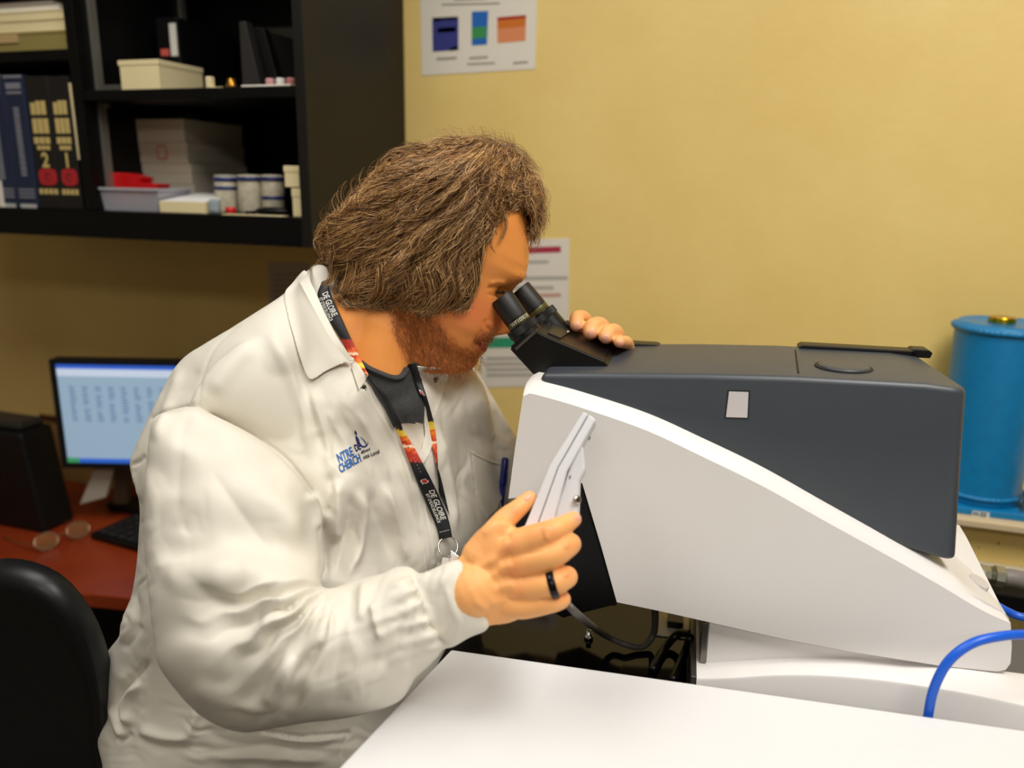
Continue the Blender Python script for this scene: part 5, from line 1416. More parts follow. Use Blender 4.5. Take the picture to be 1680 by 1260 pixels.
torso_d = lerp_depth([(230, 700, .90), (215, 950, .92), (170, 1150, .95), (300, 800, .90), (420, 560, .885), (420, 900, .90), (330, 1300, .92), (540, 440, .93), (560, 640, .915), (540, 800, .92), (560, 1000, .92), (600, 1300, .93), (660, 640, .955), (680, 760, .985), (700, 900, 1.0), (760, 620, 1.03), (790, 760, 1.08), (830, 760, 1.11), (770, 980, 1.08), (700, 1250, 1.0)])
UARM = [(322, 668), (300, 668), (272, 676), (251, 688), (243, 735), (239, 787), (236, 886), (239, 940), (244, 984), (252, 1050), (262, 1095), (303, 1151), (347, 1187), (396, 1202), (435, 1198), (494, 1188), (578, 1177), (652, 1152), (681, 1113), (711, 1084), (726, 1060), (716, 1005), (697, 960), (684, 938), (671, 929), (647, 930), (630, 940), (612, 944), (578, 954), (539, 966), (526, 958), (533, 930), (530, 886), (525, 838), (500, 792), (457, 744), (416, 714), (357, 684)]
arm_d = lerp_depth([(320, 690, .805), (280, 760, .79), (420, 740, .80), (300, 850, .777), (300, 900, .770), (400, 850, .775), (470, 860, .778), (520, 850, .80), (300, 1000, .738), (330, 1080, .722), (450, 1020, .728), (450, 1080, .722), (400, 960, .750), (560, 1070, .717), (660, 1020, .712), (710, 1010, .71)])
CUFF = [(676, 946), (700, 938), (752, 917), (768, 940), (786, 980), (803, 1028), (770, 1046), (734, 1064), (720, 1050), (700, 1010), (684, 975)]
FARM = [(700, 606), (770, 598), (782, 606), (802, 640), (826, 680), (848, 716), (866, 745), (900, 800), (880, 850), (845, 840), (812, 790), (780, 750), (730, 700)]
SHOULDER = [(312, 672), (322, 640), (350, 600), (400, 560), (460, 545), (500, 580), (520, 650), (528, 720), (520, 800), (500, 795), (455, 745), (400, 710), (357, 686)]
cm = MB()
inflate(cm, smooth_poly(TORSO, 220), torso_d, k=.60, step=5, tmax=.150)
inflate(cm, smooth_poly(UARM, 200), arm_d, k=.86, step=4, tmax=.088)
inflate(cm, smooth_poly(CUFF, 60), lambda x, y: .7075 + 0 * x, k=1.02, step=3, tmax=.06)
inflate(cm, smooth_poly(FARM, 80), lambda x, y: 1.09 + 0 * x, k=.95, step=4)
inflate(cm, smooth_poly(SHOULDER, 80), lambda x, y: .845 + .00022 * (x - 400), k=.62, step=4, tmax=.075)
cv_, cf_ = remesh(cm, 0.0024)
cv_ = plain_smooth(cv_, cf_, 5, .5)
cv_ = lap_smooth(cv_, cf_, 6, .55)
def Z(*pts): return [(160 + x / 2.033, 640 + y / 2.033) for x, y in pts]
FOLDS = [
    # shoulder seam of the sleeve
    (Z((185, 95), (255, 66), (325, 55), (400, 92), (520, 152), (620, 222), (700, 322), (742, 400)), 2.6, -.0030, 'flat'),
    (Z((190, 112), (260, 84), (325, 74), (395, 110), (515, 172), (610, 240), (690, 340)), 7, .0022),
    ([(325, 665), (332, 620), (352, 570), (392, 532)], 2.2, -.0012, 'flat'),
    # hollow of the armpit
    (Z((735, 395), (752, 450), (764, 520), (764, 590), (752, 640)), 6, -.010),
    (Z((700, 340), (735, 400), (745, 470)), 9, .006),
    # upper arm
    (Z((250, 100), (235, 200), (225, 330)), 10, .0035), (Z((290, 90), (280, 180), (262, 300)), 9, -.0028), (Z((345, 90), (355, 190), (350, 280)), 11, .0032),
    (Z((400, 130), (440, 230), (500, 320)), 14, -.003), (Z((470, 150), (560, 260), (640, 360)), 14, .0035),
    (Z((400, 330), (520, 430), (640, 520), (740, 570)), 13, -.0055), (Z((430, 300), (560, 390), (690, 480), (745, 540)), 12, .0045), (Z((470, 470), (590, 540), (700, 590), (750, 596)), 10, .005),
    (Z((560, 330), (660, 430), (740, 510)), 9, -.0035), (Z((600, 560), (680, 600), (745, 620)), 6, -.0035),
    (Z((172, 292), (200, 318), (235, 325), (270, 345)), 3.2, .0022), (Z((172, 300), (205, 328), (240, 335)), 3, -.0016),
    (Z((180, 350), (175, 480), (185, 620)), 12, .003), (Z((215, 380), (212, 520), (230, 640)), 12, -.0025),
    # folds over the inside of the elbow
    (Z((170, 560), (260, 600), (380, 620), (500, 610)), 26, .007),
    (Z((340, 705), (400, 668), (470, 656), (560, 652), (650, 655)), 6, -.0075),
    (Z((352, 690), (420, 650), (520, 636), (640, 640), (720, 655)), 9, .006),
    (Z((370, 722), (440, 690), (530, 676), (600, 684)), 7, .0065),
    (Z((400, 760), (460, 722), (520, 704), (585, 694)), 6, -.0085), (Z((470, 745), (520, 730), (560, 712)), 5, -.006),
    (Z((300, 790), (400, 745), (470, 700)), 10, .004),
    (Z((395, 800), (460, 764), (530, 742), (600, 700)), 7, .0065),
    (Z((380, 850), (440, 790), (510, 758), (570, 740)), 6, -.0075),
    (Z((300, 935), (345, 868), (420, 806), (500, 775)), 11, .008), (Z((290, 910), (330, 830), (400, 780)), 8, -.0045),
    (Z((335, 970), (390, 900), (450, 840), (520, 790)), 9, -.006), (Z((300, 965), (330, 968), (370, 930)), 8, .005),
    (Z((430, 950), (470, 880), (530, 810), (590, 770)), 11, .0055), (Z((480, 1000), (520, 900), (570, 820), (610, 760)), 8, -.004),
    (Z((560, 700), (610, 690), (640, 700), (650, 740)), 7, .006), (Z((575, 820), (590, 770), (620, 720), (660, 690)), 6, -.0065),
    (Z((560, 830), (572, 790), (585, 755)), 5, .004),
    # rings of folds round the forearm
    (Z((690, 690), (672, 750), (680, 830)), 7, -.0065), (Z((720, 675), (706, 740), (712, 810)), 8, .006), (Z((770, 668), (748, 720), (735, 800), (742, 830)), 6, -.0055), (Z((650, 680), (630, 740), (640, 800)), 8, .005),
    (Z((800, 660), (790, 720), (775, 800)), 9, .005), (Z((850, 645), (830, 720), (812, 800)), 7, -.004), (Z((900, 630), (880, 700), (870, 780)), 9, .004),
    (Z((600, 1060), (650, 980), (700, 900), (760, 840)), 8, -.0045), (Z((640, 1100), (690, 1020), (720, 930), (760, 860)), 9, .0045), (Z((560, 1060), (600, 970), (660, 880)), 10, .0035),
    (Z((500, 1120), (600, 1070), (680, 1000)), 10, -.003), (Z((640, 930), (760, 935), (880, 905)), 5, .0016), (Z((440, 910), (520, 925), (600, 945)), 3.5, .0018),
    (Z((800, 900), (870, 860), (940, 800)), 8, -.003), (Z((820, 1040), (900, 980), (960, 900)), 9, .0035), (Z((760, 1060), (860, 1010), (930, 960)), 7, -.003),
    # gathers at the cuff
    (Z((945, 610), (960, 650), (990, 700), (1000, 760)), 5, -.0065), (Z((985, 600), (1010, 640), (1030, 690)), 6, .007), (Z((1010, 655), (1028, 672), (1040, 700)), 4, -.0045), (Z((960, 680), (980, 720), (990, 790)), 5, .0055),
    (Z((940, 690), (950, 750), (970, 830)), 5, -.0055), (Z((915, 700), (925, 760), (945, 840)), 6, .0045), (Z((990, 830), (1020, 790), (1050, 780)), 6, .0045), (Z((960, 850), (1000, 830), (1040, 810)), 4, -.0035), (Z((990, 900), (1040, 870), (1080, 850)), 7, .0045), (Z((1010, 950), (1070, 900), (1110, 880)), 5, -.0035),
    # cuff seam
    ([(679, 946), (684, 975), (700, 1012), (718, 1044), (734, 1062)], 2.8, -.0065, 'flat'), ([(670, 950), (676, 985), (692, 1020), (708, 1052)], 6, .0045),
    ([(700, 945), (712, 985), (735, 1035)], 5, -.0018), ([(722, 935), (734, 975), (756, 1030)], 6, .0014), ([(748, 920), (763, 946), (782, 985), (798, 1026)], 3.5, .0016),
    # lower body below the sleeve
    (Z((90, 1120), (70, 1060), (80, 1010), (130, 950), (185, 895)), 5, -.010), (Z((110, 1130), (92, 1060), (110, 1010), (150, 970)), 8, .008),
    (Z((60, 1170), (95, 1160), (115, 1140)), 4, -.006), (Z((30, 1050), (60, 1100), (90, 1170)), 7, .005),
    (Z((120, 1150), (200, 1185), (300, 1190), (400, 1200)), 8, -.0055), (Z((130, 1130), (220, 1160), (320, 1170)), 9, .005),
    (Z((300, 1080), (330, 1090), (310, 1140), (290, 1180)), 7, .0035), (Z((320, 1110), (400, 1160), (500, 1185), (620, 1180)), 9, -.004),
    (Z((340, 1200), (470, 1200), (560, 1190), (680, 1200), (810, 1212)), 4, -.0035), (Z((350, 1225), (520, 1222), (800, 1235)), 9, .004),
    (Z((550, 1140), (680, 1158), (838, 1144)), 2.4, -.0045, 'flat'), (Z((838, 1144), (822, 1180), (812, 1212)), 2.0, -.003, 'flat'), (Z((560, 1152), (690, 1170), (830, 1158)), 5, .0025),
    (Z((80, 640), (100, 720), (90, 800), (75, 860)), 9, .005), (Z((110, 640), (130, 740), (120, 830)), 6, -.005), (Z((130, 330), (140, 450), (150, 560)), 6, -.005),
    (Z((105, 255), (140, 235), (160, 215)), 2.6, -.004), (Z((105, 270), (125, 320), (135, 380)), 6, .005), (Z((150, 780), (110, 840), (80, 870)), 6, -.004),
    # back of the shoulder
    ([(300, 600), (262, 700), (250, 730)], 8, .003), ([(330, 600), (300, 640), (270, 672)], 9, -.002), ([(420, 560), (380, 600), (345, 650)], 16, .003),
    ([(440, 540), (470, 600), (500, 680), (512, 760)], 12, .005), ([(480, 590), (505, 650), (525, 720)], 7, -.005), ([(505, 630), (530, 700), (545, 780)], 9, .005),
    # chest
    (Z((770, 270), (780, 340), (765, 430)), 6, -.0055), (Z((800, 290), (800, 400), (790, 520)), 11, .0055), (Z((850, 330), (850, 430), (815, 540), (790, 640)), 8, -.0065),
    (Z((880, 320), (880, 420), (860, 540), (830, 640)), 10, .0055), (Z((905, 320), (930, 400), (960, 480), (985, 580)), 8, -.0045), (Z((950, 300), (985, 400), (1010, 500), (1035, 590)), 10, .0045),
    (Z((1000, 260), (1050, 400), (1090, 540)), 9, -.003),
    (Z((735, 130), (760, 200), (790, 260)), 8, -.0045), (Z((790, 40), (850, 150), (920, 280)), 9, -.0035), (Z((760, 60), (815, 160), (860, 250)), 8, .0035), (Z((860, 60), (920, 180), (980, 320)), 8, .003),
    # front edge of the placket
    ([(604, 622), (640, 665), (668, 700), (690, 745), (705, 830), (722, 925)], 3.0, -.004, 'flat'), ([(595, 640), (630, 690), (665, 760), (688, 860), (700, 940)], 3, .0022, 'flat'), ([(682, 770), (700, 840), (712, 920)], 2.2, -.003, 'flat'),
    # far side of the chest
    ([(742, 640), (752, 700), (760, 780), (752, 860)], 8, -.005), ([(765, 640), (775, 700), (790, 745)], 6, -.004), ([(722, 700), (735, 800), (748, 880)], 8, .005), ([(785, 640), (800, 690), (812, 735)], 8, .005), ([(715, 620), (730, 690), (728, 780)], 5, -.003),
    ([(776, 610), (790, 660), (806, 720)], 3.0, -.003), ([(810, 670), (822, 700), (838, 722)], 5, -.005), ([(800, 650), (825, 690), (842, 714)], 5, .003), ([(815, 735), (828, 742), (838, 735)], 4, -.004),
]
cv_ = strokes(cv_, cf_, [(a[0], a[1] * (1.0 if len(a) > 3 else 1.15 if a[2] < 0 else .95), a[2] * (1.0 if len(a) > 3 else .72 if a[2] < 0 else 1.12) * (1.6 if 535 < a[0][0][0] < 730 and a[0][0][1] > 660 and a[0][-1][0] > 540 and a[1] > 4 and a[0][-1][1] < 960 and not (a[0][0][1] > 930) else 1.0)) + tuple(a[3:]) for a in FOLDS if not (len(a) == 3 and ((296 < a[0][0][0] < 565 and 945 < a[0][0][1] < 1135) or (612 < a[0][0][0] < 720 and 930 < a[0][0][1] < 1110 and a[1] < 8.5) or (a[0][0][0] > 240 and 640 < a[0][0][1] < 955 and a[1] < 15 and a[0][0][0] < 480)))])
# fine creases: ridged waves running along given directions, each kept to one part of the cloth
def crease_field(v, f, zones, seed):
    n = vnormals(v, f); fc = facing(v, n); pj = proj(v); q = pj[:, :2]; disp = np.zeros(len(v))
    for i, (cx, cy, rx, ry, ang, wl, h) in enumerate(zones):
        m = np.exp(-(((q[:, 0] - cx) / rx) ** 2 + ((q[:, 1] - cy) / ry) ** 2) ** 1.5)
        ok = m > .02; a = math.radians(ang)
        al = np.stack([math.cos(a) * (q[ok, 0] - cx) + math.sin(a) * (q[ok, 1] - cy), -math.sin(a) * (q[ok, 0] - cx) + math.cos(a) * (q[ok, 1] - cy)], 1)
        wp = wave_noise(al, 90, seed + 31 * i, 2) * wl * .55
        x = np.stack([al[:, 0] * .22, al[:, 1] + wp], 1)
        g = wave_noise(x, wl * 1.7, seed + 7 * i, 2); g2 = wave_noise(x, wl * .9, seed + 7 * i + 3, 1)
        r = (1.9 * np.abs(g) - .9) + .35 * (1.9 * np.abs(g2) - .9); lim = .5 + .5 * np.tanh(2 * wave_noise(al, 110, seed + 13 * i, 2))
        disp[ok] += 1.25 * h * m[ok] * r * lim
    return v + n * (disp * np.clip(fc * 3, 0, 1))[:, None]
ZONES = [(470, 1010, 110, 60, -38, 26, .0018), (590, 1020, 110, 80, -72, 34, .0018), (695, 985, 50, 70, -75, 18, .0024), (640, 1100, 120, 60, -40, 36, .0014),
         (215, 930, 34, 190, 105, 30, .0022), (195, 1130, 45, 120, 70, 30, .0026), (350, 1215, 190, 60, 8, 34, .0020), (560, 1220, 120, 50, 0, 30, .0018), (300, 780, 50, 160, 96, 60, .0010), (450, 820, 90, 90, 40, 60, .0012),
         (590, 850, 60, 130, 78, 44, .0022), (660, 850, 50, 130, 78, 50, .0018), (545, 700, 50, 110, 72, 40, .0018), (770, 740, 60, 140, 80, 34, .0024), (725, 800, 40, 120, 84, 30, .0016), (820, 700, 40, 50, 60, 20, .0024)]
BIG = [([(300, 700), (292, 780), (290, 860)], 20, -.0025), ([(360, 720), (430, 800), (500, 900)], 26, .0040), ([(340, 760), (400, 850), (460, 920)], 18, -.0030), ([(250, 760), (246, 860), (252, 940)], 16, .0030),
       ([(430, 1090), (520, 1120), (620, 1110)], 22, .0035), ([(310, 1120), (370, 1150), (440, 1165)], 18, .0030), ([(258, 948), (330, 936), (420, 938)], 24, .0060)]
cv_ = strokes(cv_, cf_, BIG)
# folds fanning out from the inside of the elbow, and gathers along the cuff seam
def sstep(a, b, x): t = np.clip((x - a) / (b - a), 0, 1); return t * t * (3 - 2 * t)
def fan_folds(v, f):
    n = vnormals(v, f); fc = facing(v, n); pj = proj(v); q = pj[:, :2]; near = pj[:, 2] < .80
    d = q - np.array([548.0, 955.0]); r = np.hypot(d[:, 0], d[:, 1]); th = np.degrees(np.arctan2(d[:, 1], -d[:, 0]))      # 0 = towards the left, 90 = down
    th = th - 7.0 + 5.0 * wave_noise(q, 150, 61, 2) + (r - 90) * .02
    kn = np.array([(-30, 0), (-14, .5), (-3, 1.0), (5, -.9), (12, .75), (19, -1.0), (28, 1.0), (37, -.95), (44, .7), (50, -.7), (58, .85), (67, -.8), (76, .55), (86, -.45), (98, .35), (110, 0)], float)
    fine = np.interp(np.linspace(-30, 110, 561), kn[:, 0], kn[:, 1]); k = np.hanning(17); k /= k.sum(); fine = np.convolve(np.pad(fine, 8, 'edge'), k, 'valid')
    h = np.interp(th, np.linspace(-30, 110, 561), fine)
    A = .0100 * sstep(14, 75, r) * (1 - sstep(120, 285, r)) * (.8 + .35 * wave_noise(q, 120, 63, 2))
    A = A * (1 - .5 * sstep(60, 100, th))
    s0, s1 = np.array([680.0, 944.0]), np.array([734.0, 1062.0]); e = s1 - s0; L_ = np.hypot(*e); e /= L_; m = np.array([-e[1], e[0]])
    t = (q - s0) @ e; dd = (q - s0) @ m
    g = np.cos(2 * math.pi * (t + 4 * wave_noise(q, 50, 65, 2) + .10 * dd) / 25.0); g = np.sign(g) * np.abs(g) ** .8
    G_ = .0032 * sstep(3, 16, dd) * np.exp(-np.maximum(dd, 0) / 42) * sstep(-8, 12, t) * (1 - sstep(112, 132, t)) * (dd > 0)
    puff = .0055 * np.exp(-((dd - 24) / 20) ** 2) * sstep(-12, 10, t) * (1 - sstep(100, 132, t))
    return v + n * ((A * h + G_ * g + puff) * near * np.clip(fc * 3, 0, 1))[:, None]
cv_ = fan_folds(cv_, cf_)
cv_ = crease_field(cv_, cf_, ZONES, 400)
cn_ = vnormals(cv_, cf_)
cv_ = cv_ + cn_ * (.0007 * wave_noise(cv_, .11, 11, 2))[:, None]
cv_ = lap_smooth(cv_, cf_, 1, .3)
coat = obj('lab_coat', (cv_, cf_), M_COAT, person, smooth=True)
COAT_BVH = bvh_of(cv_, cf_)

# ------------------------------------------------------------------ t-shirt, undershirt, collar, lapels, pocket
M_TEE = mat('tee_charcoal', (58, 58, 58), .85, var=.22, vscale=300, bump=.2, bscale=1500)
TEE = [(588, 590), (597, 600), (612, 606), (630, 614), (650, 618), (660, 614), (668, 600), (680, 594), (690, 600), (694, 640), (697, 672), (694, 697), (672, 694), (655, 694), (646, 702), (632, 672), (616, 645), (603, 622), (594, 608)]
tb = drape(TEE, [COAT_BVH, BODY_BVH], .0035, .003, 2.5, 14)
tee = obj('t_shirt', tb, M_TEE, person, smooth=True)
TEE_BVH = bvh_of(tb.verts(), tb.f)
nk = [(592, 594), (606, 604), (624, 612), (640, 618), (652, 619.5), (661, 615.5), (668, 604)]
def on(q, targets, off, sm=3):
    q = np.asarray(q, float); d = depth_at(q, targets)
    for _ in range(sm):
        e = np.r_[d[:1], d, d[-1:]]; d = .25 * e[:-2] + .5 * d + .25 * e[2:]
    return Pa(q, d - off)
q = catmull(np.array([list(a) + [0] for a in nk]), 40)[:, :2]
obj('neckband', MB().add(*tube(on(q, [TEE_BVH], .0015), .0042, 10, flat=.6)), M_TEE, tee, smooth=True)
us = [(648, 697), (670, 692), (694, 695), (699, 745), (690, 758), (672, 740), (655, 706)]
obj('undershirt', drape(us, [COAT_BVH, TEE_BVH], .0025, .002, 3, 10), mat('undershirt_grey', (214, 206, 190), .8), person, smooth=True)
ALL = [COAT_BVH, BODY_BVH, TEE_BVH]
# near collar leaf, rolled over at the neck edge
COLL = [(498, 444), (505, 452), (512, 468), (520, 486), (530, 510), (541, 534), (556, 560), (570, 580), (581, 590), (560, 597), (536, 608), (509, 622), (494, 592), (482, 552), (472, 515), (467, 482), (480, 464)]
inner = np.array([(500, 444), (512, 468), (520, 486), (541, 534), (556, 560), (581, 590)], float)
def coll_lift(q):
    d, _, _ = poly_nearest(q, inner, False); return .010 * np.exp(-(d / 22) ** 2) + .0015
cb = drape(smooth_poly(COLL, 120), [COAT_BVH], .004, .0022, 2.5, 30, lift=coll_lift)
col_o = obj('collar', cb, M_COAT, person, smooth=True)
# collar stand running round the back of the neck
top = pd((578, 588, .838), (556, 558, .832), (536, 520, .838), (520, 484, .855), (508, 456, .885), (514, 437, .93), (534, 430, .975), (560, 436, 1.02), (600, 470, 1.05))
low = pd((572, 592, .836), (548, 562, .828), (526, 524, .834), (508, 490, .85), (494, 462, .885), (500, 462, .935), (520, 465, .985), (548, 475, 1.03), (590, 500, 1.06))
tt_, ll_ = catmull(top, 50), catmull(low, 50)
rows = []; nsec = 7
for k in range(nsec): rows.append(tt_ + (ll_ - tt_) * k / (nsec - 1))
sv = np.stack(rows, 1).reshape(-1, 3); off = np.array([0, 0, 0])
ctr_ = P(580, 520, .95)
out_ = (sv - ctr_); out_[:, 2] = 0; out_ /= np.linalg.norm(out_, axis=1)[:, None]
sf = grid_faces(50, nsec)
n_ = len(sv); sw = MB().add(np.concatenate([sv, sv + out_ * .002]), sf.tolist() + (sf[:, ::-1] + n_).tolist())
o = obj('collar_stand', sw, M_COAT, person, smooth=True)
# far lapel with snap
LAP = [(684, 600), (700, 602), (726, 604), (738, 610), (732, 632), (722, 662), (711, 690), (702, 660), (693, 628)]
lb_ = drape(LAP, ALL, .006, .0025, 2.5, 20)
lap = obj('lapel', lb_, M_COAT, person, smooth=True)
LAP_BVH = bvh_of(lb_.verts(), lb_.f)
PLK = [(697, 640), (704, 668), (711, 700), (712, 722), (704, 746), (693, 764), (684, 748), (692, 735), (697, 715), (696, 690)]
obj('placket_edge', drape(PLK, ALL, .005, .0025, 2.5, 12), M_COAT, person, smooth=True)
NL = [(579, 589), (590, 600), (604, 616), (598, 628), (589, 640), (583, 622), (577, 604)]
nb_ = drape(NL, [COAT_BVH, TEE_BVH, bvh_of(cb.verts(), cb.f)], .0045, .0022, 2.5, 8)
obj('lapel', nb_, M_COAT, person, smooth=True)
M_SNAP = mat('snap_metal', (150, 146, 136), .3, .9)
def snap(px, py, tg, r=.0046):
    p = on([(px, py)], tg, .0012, 0)[0]; ax = -ray(px, py); ax /= np.linalg.norm(ax)
    ax = ax * .8 + EX * .3; ax /= np.linalg.norm(ax)
    s = obj('snap', MB().add(*lathe([(r, -.001), (r, .0008), (r * .85, .0016), (r * .62, .0012), (r * .55, .0004), (0, .0003)], p, ax, 28)), M_SNAP, person, smooth=False)
    obj('snap_post', MB().add(*lathe([(r * .38, .0), (r * .38, .0015), (r * .2, .0022), (0, .0023)], p, ax, 16)), mat('snap_dark', (60, 56, 50), .3, .9), s)
snap(713.5, 622, [LAP_BVH]); snap(596, 636, [COAT_BVH, bvh_of(nb_.verts(), nb_.f)], .0036)
# chest pocket and pen
PKT = [(772, 738), (786, 746), (806, 754), (824, 758), (829, 764), (826, 812), (815, 836), (800, 850), (782, 820), (776, 780)]
pk_ = drape(PKT, [COAT_BVH], .004, .002, 2.5, 16)
obj('pocket', pk_, M_COAT, person, smooth=True)
PK_BVH = bvh_of(pk_.verts(), pk_.f)
hm_ = [(773, 741), (788, 749), (806, 757), (826, 762)]
obj('pocket_hem', MB().add(*tube(on(catmull(np.array([list(a) + [0] for a in hm_]), 16)[:, :2], [PK_BVH], .0012), .0022, 8, flat=.5)), M_COAT, person, smooth=True)
p0, p1 = on([(829, 751)], [COAT_BVH], .008, 0)[0], on([(825, 792)], [COAT_BVH, PK_BVH], .006, 0)[0]
dpen = (p1 - p0) / np.linalg.norm(p1 - p0)
pen = thing('pen', 'dark blue pen clipped in the chest pocket of the lab coat', 'pen', p0)
M_PEN = mat('pen_blue', (22, 34, 128), .3, spec=.6)
obj('cap', MB().add(*lathe([(.0, -.0005), (.0036, 0), (.0046, .002), (.0048, .034), (.0046, .036)], p0, dpen, 20)), M_PEN, pen, smooth=True)
obj('barrel', MB().add(*lathe([(.0042, .034), (.0042, .11), (.002, .12), (0, .121)], p0, dpen, 20)), M_PEN, pen, smooth=True)
sdv = np.cross(dpen, ray(829, 751)); sdv /= np.linalg.norm(sdv); fwv = -ray(829, 751) / np.linalg.norm(ray(829, 751))
obj('clip', MB().add(*prism([(-.0012, .001), (.0012, .001), (.0014, .03), (0, .033), (-.0014, .03)], p0 + fwv * .0052 - sdv * .002, sdv, dpen, fwv, 0, .0012, .0003)), M_PEN, pen)

# ------------------------------------------------------------------ embroidered lettering and drop emblem on the chest
def print_on(v2, o_px, ex_px, ey_px, targets, off):
    """maps flat letters (em units) on to the cloth: origin and axis vectors in photo pixels"""
    q = np.asarray(o_px, float) + v2[:, :1] * np.asarray(ex_px, float) + v2[:, 1:2] * np.asarray(ey_px, float)
    d = depth_at(q, targets); return Pa(q, d - off)
M_EMB = mat('thread_blue', (24, 96, 176), .6); M_EMBD = mat('thread_navy', (22, 34, 104), .6); M_EMBK = mat('thread_black', (40, 38, 44), .7)
def letters(body, o_px, w_px, h_px, ang, slant, m, name, bold=.03, align='LEFT'):
    v, f = text_mesh(body, 1.0, align, bold)
    sx = w_px / (v[:, 0].max() - v[:, 0].min()); v = (v - [v[:, 0].min(), 0])
    a = math.radians(ang); b = math.radians(slant)
    q = print_on(v, o_px, np.array([math.cos(a), -math.sin(a)]) * sx, np.array([math.sin(b), -math.cos(b)]) * h_px / .72, [COAT_BVH], .0012)
    return obj(name, (q, f), m, person)
def E(x, y): return (540 + x / 12.6, 690 + y / 12.6)
letters('NTRE', E(205, 865), 28, 14.5, 27, -20, M_EMB, 'embroidered_letters')
letters('DE', E(560, 640), 9.5, 11.5, 27, -20, M_EMBD, 'embroidered_letters')
letters('CHERCH', E(235, 1080), 40, 14, 29, -20, M_EMB, 'embroidered_letters')
letters('ébec', E(668, 690), 16.5, 6.0, 23, -14, M_EMBK, 'embroidered_letters', .02)
letters('sité Laval', E(712, 800), 28.5, 6.4, 21, -14, M_EMBK, 'embroidered_letters', .02)
def emb_line(pts, w, m):
    p = catmull(np.array([list(E(*q)) + [0] for q in pts]), 24)[:, :2]
    w = np.interp(np.linspace(0, 1, 24), np.linspace(0, 1, len(w)), w)
    t = np.gradient(p, axis=0); t /= np.linalg.norm(t, axis=1)[:, None]; nn = np.stack([-t[:, 1], t[:, 0]], 1)
    a = on(p + nn * w[:, None], [COAT_BVH], .0013, 2); b = on(p - nn * w[:, None], [COAT_BVH], .0013, 2)
    f = [(i, i + 1, 24 + i + 1, 24 + i) for i in range(23)]
    obj('embroidered_drop', MB().add(np.concatenate([a, b]), f), m, person)
emb_line([(535, 205), (548, 250), (572, 302)], [.5, 1.8, .6], M_EMBD)
emb_line([(558, 315), (590, 400), (625, 480), (690, 535), (760, 530), (800, 480), (798, 440)], [.8, 2.4, 2.0, 1.5, 1.2, .9, .4], M_EMBD)
emb_line([(635, 340), (700, 390), (755, 460), (768, 520)], [.4, .7, .9, .6], M_EMBD)

# ------------------------------------------------------------------ lanyard
lan = thing('lanyard', 'black lanyard with orange flame print hanging round the neck', 'lanyard', P(735, 880, .85))
TG = [COAT_BVH, TEE_BVH, BODY_BVH, LAP_BVH, bvh_of(cb.verts(), cb.f), bvh_of(nb_.verts(), nb_.f)]
M_STRAP = mat('strap_print', (14, 14, 22), .55, attr='Col')
BLK = np.array(lin((13, 14, 22))[:3])
FL = [np.array(lin(c)[:3]) for c in ((178, 40, 20), (224, 92, 24), (240, 140, 36), (248, 210, 60), (252, 226, 190))]
class Strap: pass
def strap(name, lpts, rpts, n, off, flames, depth_fix=None, sm=10):
    L_ = catmull(np.array([list(q) + [0] for q in lpts]), n)[:, :2]; R_ = catmull(np.array([list(q) + [0] for q in rpts]), n)[:, :2]
    C_ = (L_ + R_) / 2
    d = depth_at(C_, TG)
    if depth_fix is not None: d = np.minimum(d, depth_fix(C_)) if depth_fix(C_) is not None else d
    for _ in range(sm):
        e = np.r_[2 * d[0] - d[1], d, 2 * d[-1] - d[-2]]; d = .25 * e[:-2] + .5 * d + .25 * e[2:]
    d = d - off
    m = 7; V = []; Cc = []
    for j in range(m):
        s = j / (m - 1); q = L_ + (R_ - L_) * s
        V.append(Pa(q, d - .0008 * math.sin(math.pi * s)))
        c = np.tile(BLK, (n, 1))
        for (y0, y1, rev) in flames:
            yy = q[:, 1]; inside = (yy > y0) & (yy < y1); u = np.clip((yy - y0) / (y1 - y0), 0, 1)
            u = 1 - u if rev else u
            band = np.sin(u * 17 + s * 2.6) + .6 * np.sin(u * 41 - s * 5)
            k = np.clip(((u * 2.2 + band * .55)).astype(int), 0, 2)
            cc = np.array(FL)[np.where((np.abs(u - .5) < .035), 4, np.where(u > .82, 3, k))]
            c[inside] = cc[inside]
        Cc.append(c)
    V = np.stack(V, 1).reshape(-1, 3); Cc = np.stack(Cc, 1).reshape(-1, 3); f = grid_faces(n, m)
    bk = V + (V - CAM_POS) / np.linalg.norm(V - CAM_POS, axis=1)[:, None] * .0012
    N_ = len(V); b_ = [i * m for i in range(n)] ; r_ = [i * m + m - 1 for i in range(n)]
    side = [(b_[i], b_[i + 1], b_[i + 1] + N_, b_[i] + N_) for i in range(n - 1)] + [(r_[i + 1], r_[i], r_[i] + N_, r_[i + 1] + N_) for i in range(n - 1)]
    o = obj(name, (np.concatenate([V, bk]), f[:, ::-1].tolist() + (f + N_).tolist() + side), M_STRAP, lan, smooth=True, colors=np.concatenate([Cc, Cc]))
    S_ = Strap(); S_.L, S_.R, S_.d, S_.n, S_.o = L_, R_, d, n, o
    return S_
def on_strap(S_, tv, off=.0012):
    """tv: (t along 0..1, s across 0..1)"""
    x = np.linspace(0, 1, S_.n)
    g = lambda A, t: np.stack([np.interp(t, x, A[:, k]) for k in range(2)], 1)
    t, s = tv[:, 0], tv[:, 1]; q = g(S_.L, t) * (1 - s[:, None]) + g(S_.R, t) * s[:, None]
    return Pa(q, np.interp(t, x, S_.d) - off - .0006)
s1 = strap('strap', [(528, 462), (521, 483), (528, 505), (540, 527), (558.6, 555), (575.5, 587), (603, 617.5)], [(545, 455), (539, 468), (547, 492), (557.6, 515.5), (577.5, 559), (591, 587), (604.5, 615)], 90, .006, [(557, 604, False), (604, 620, False)])
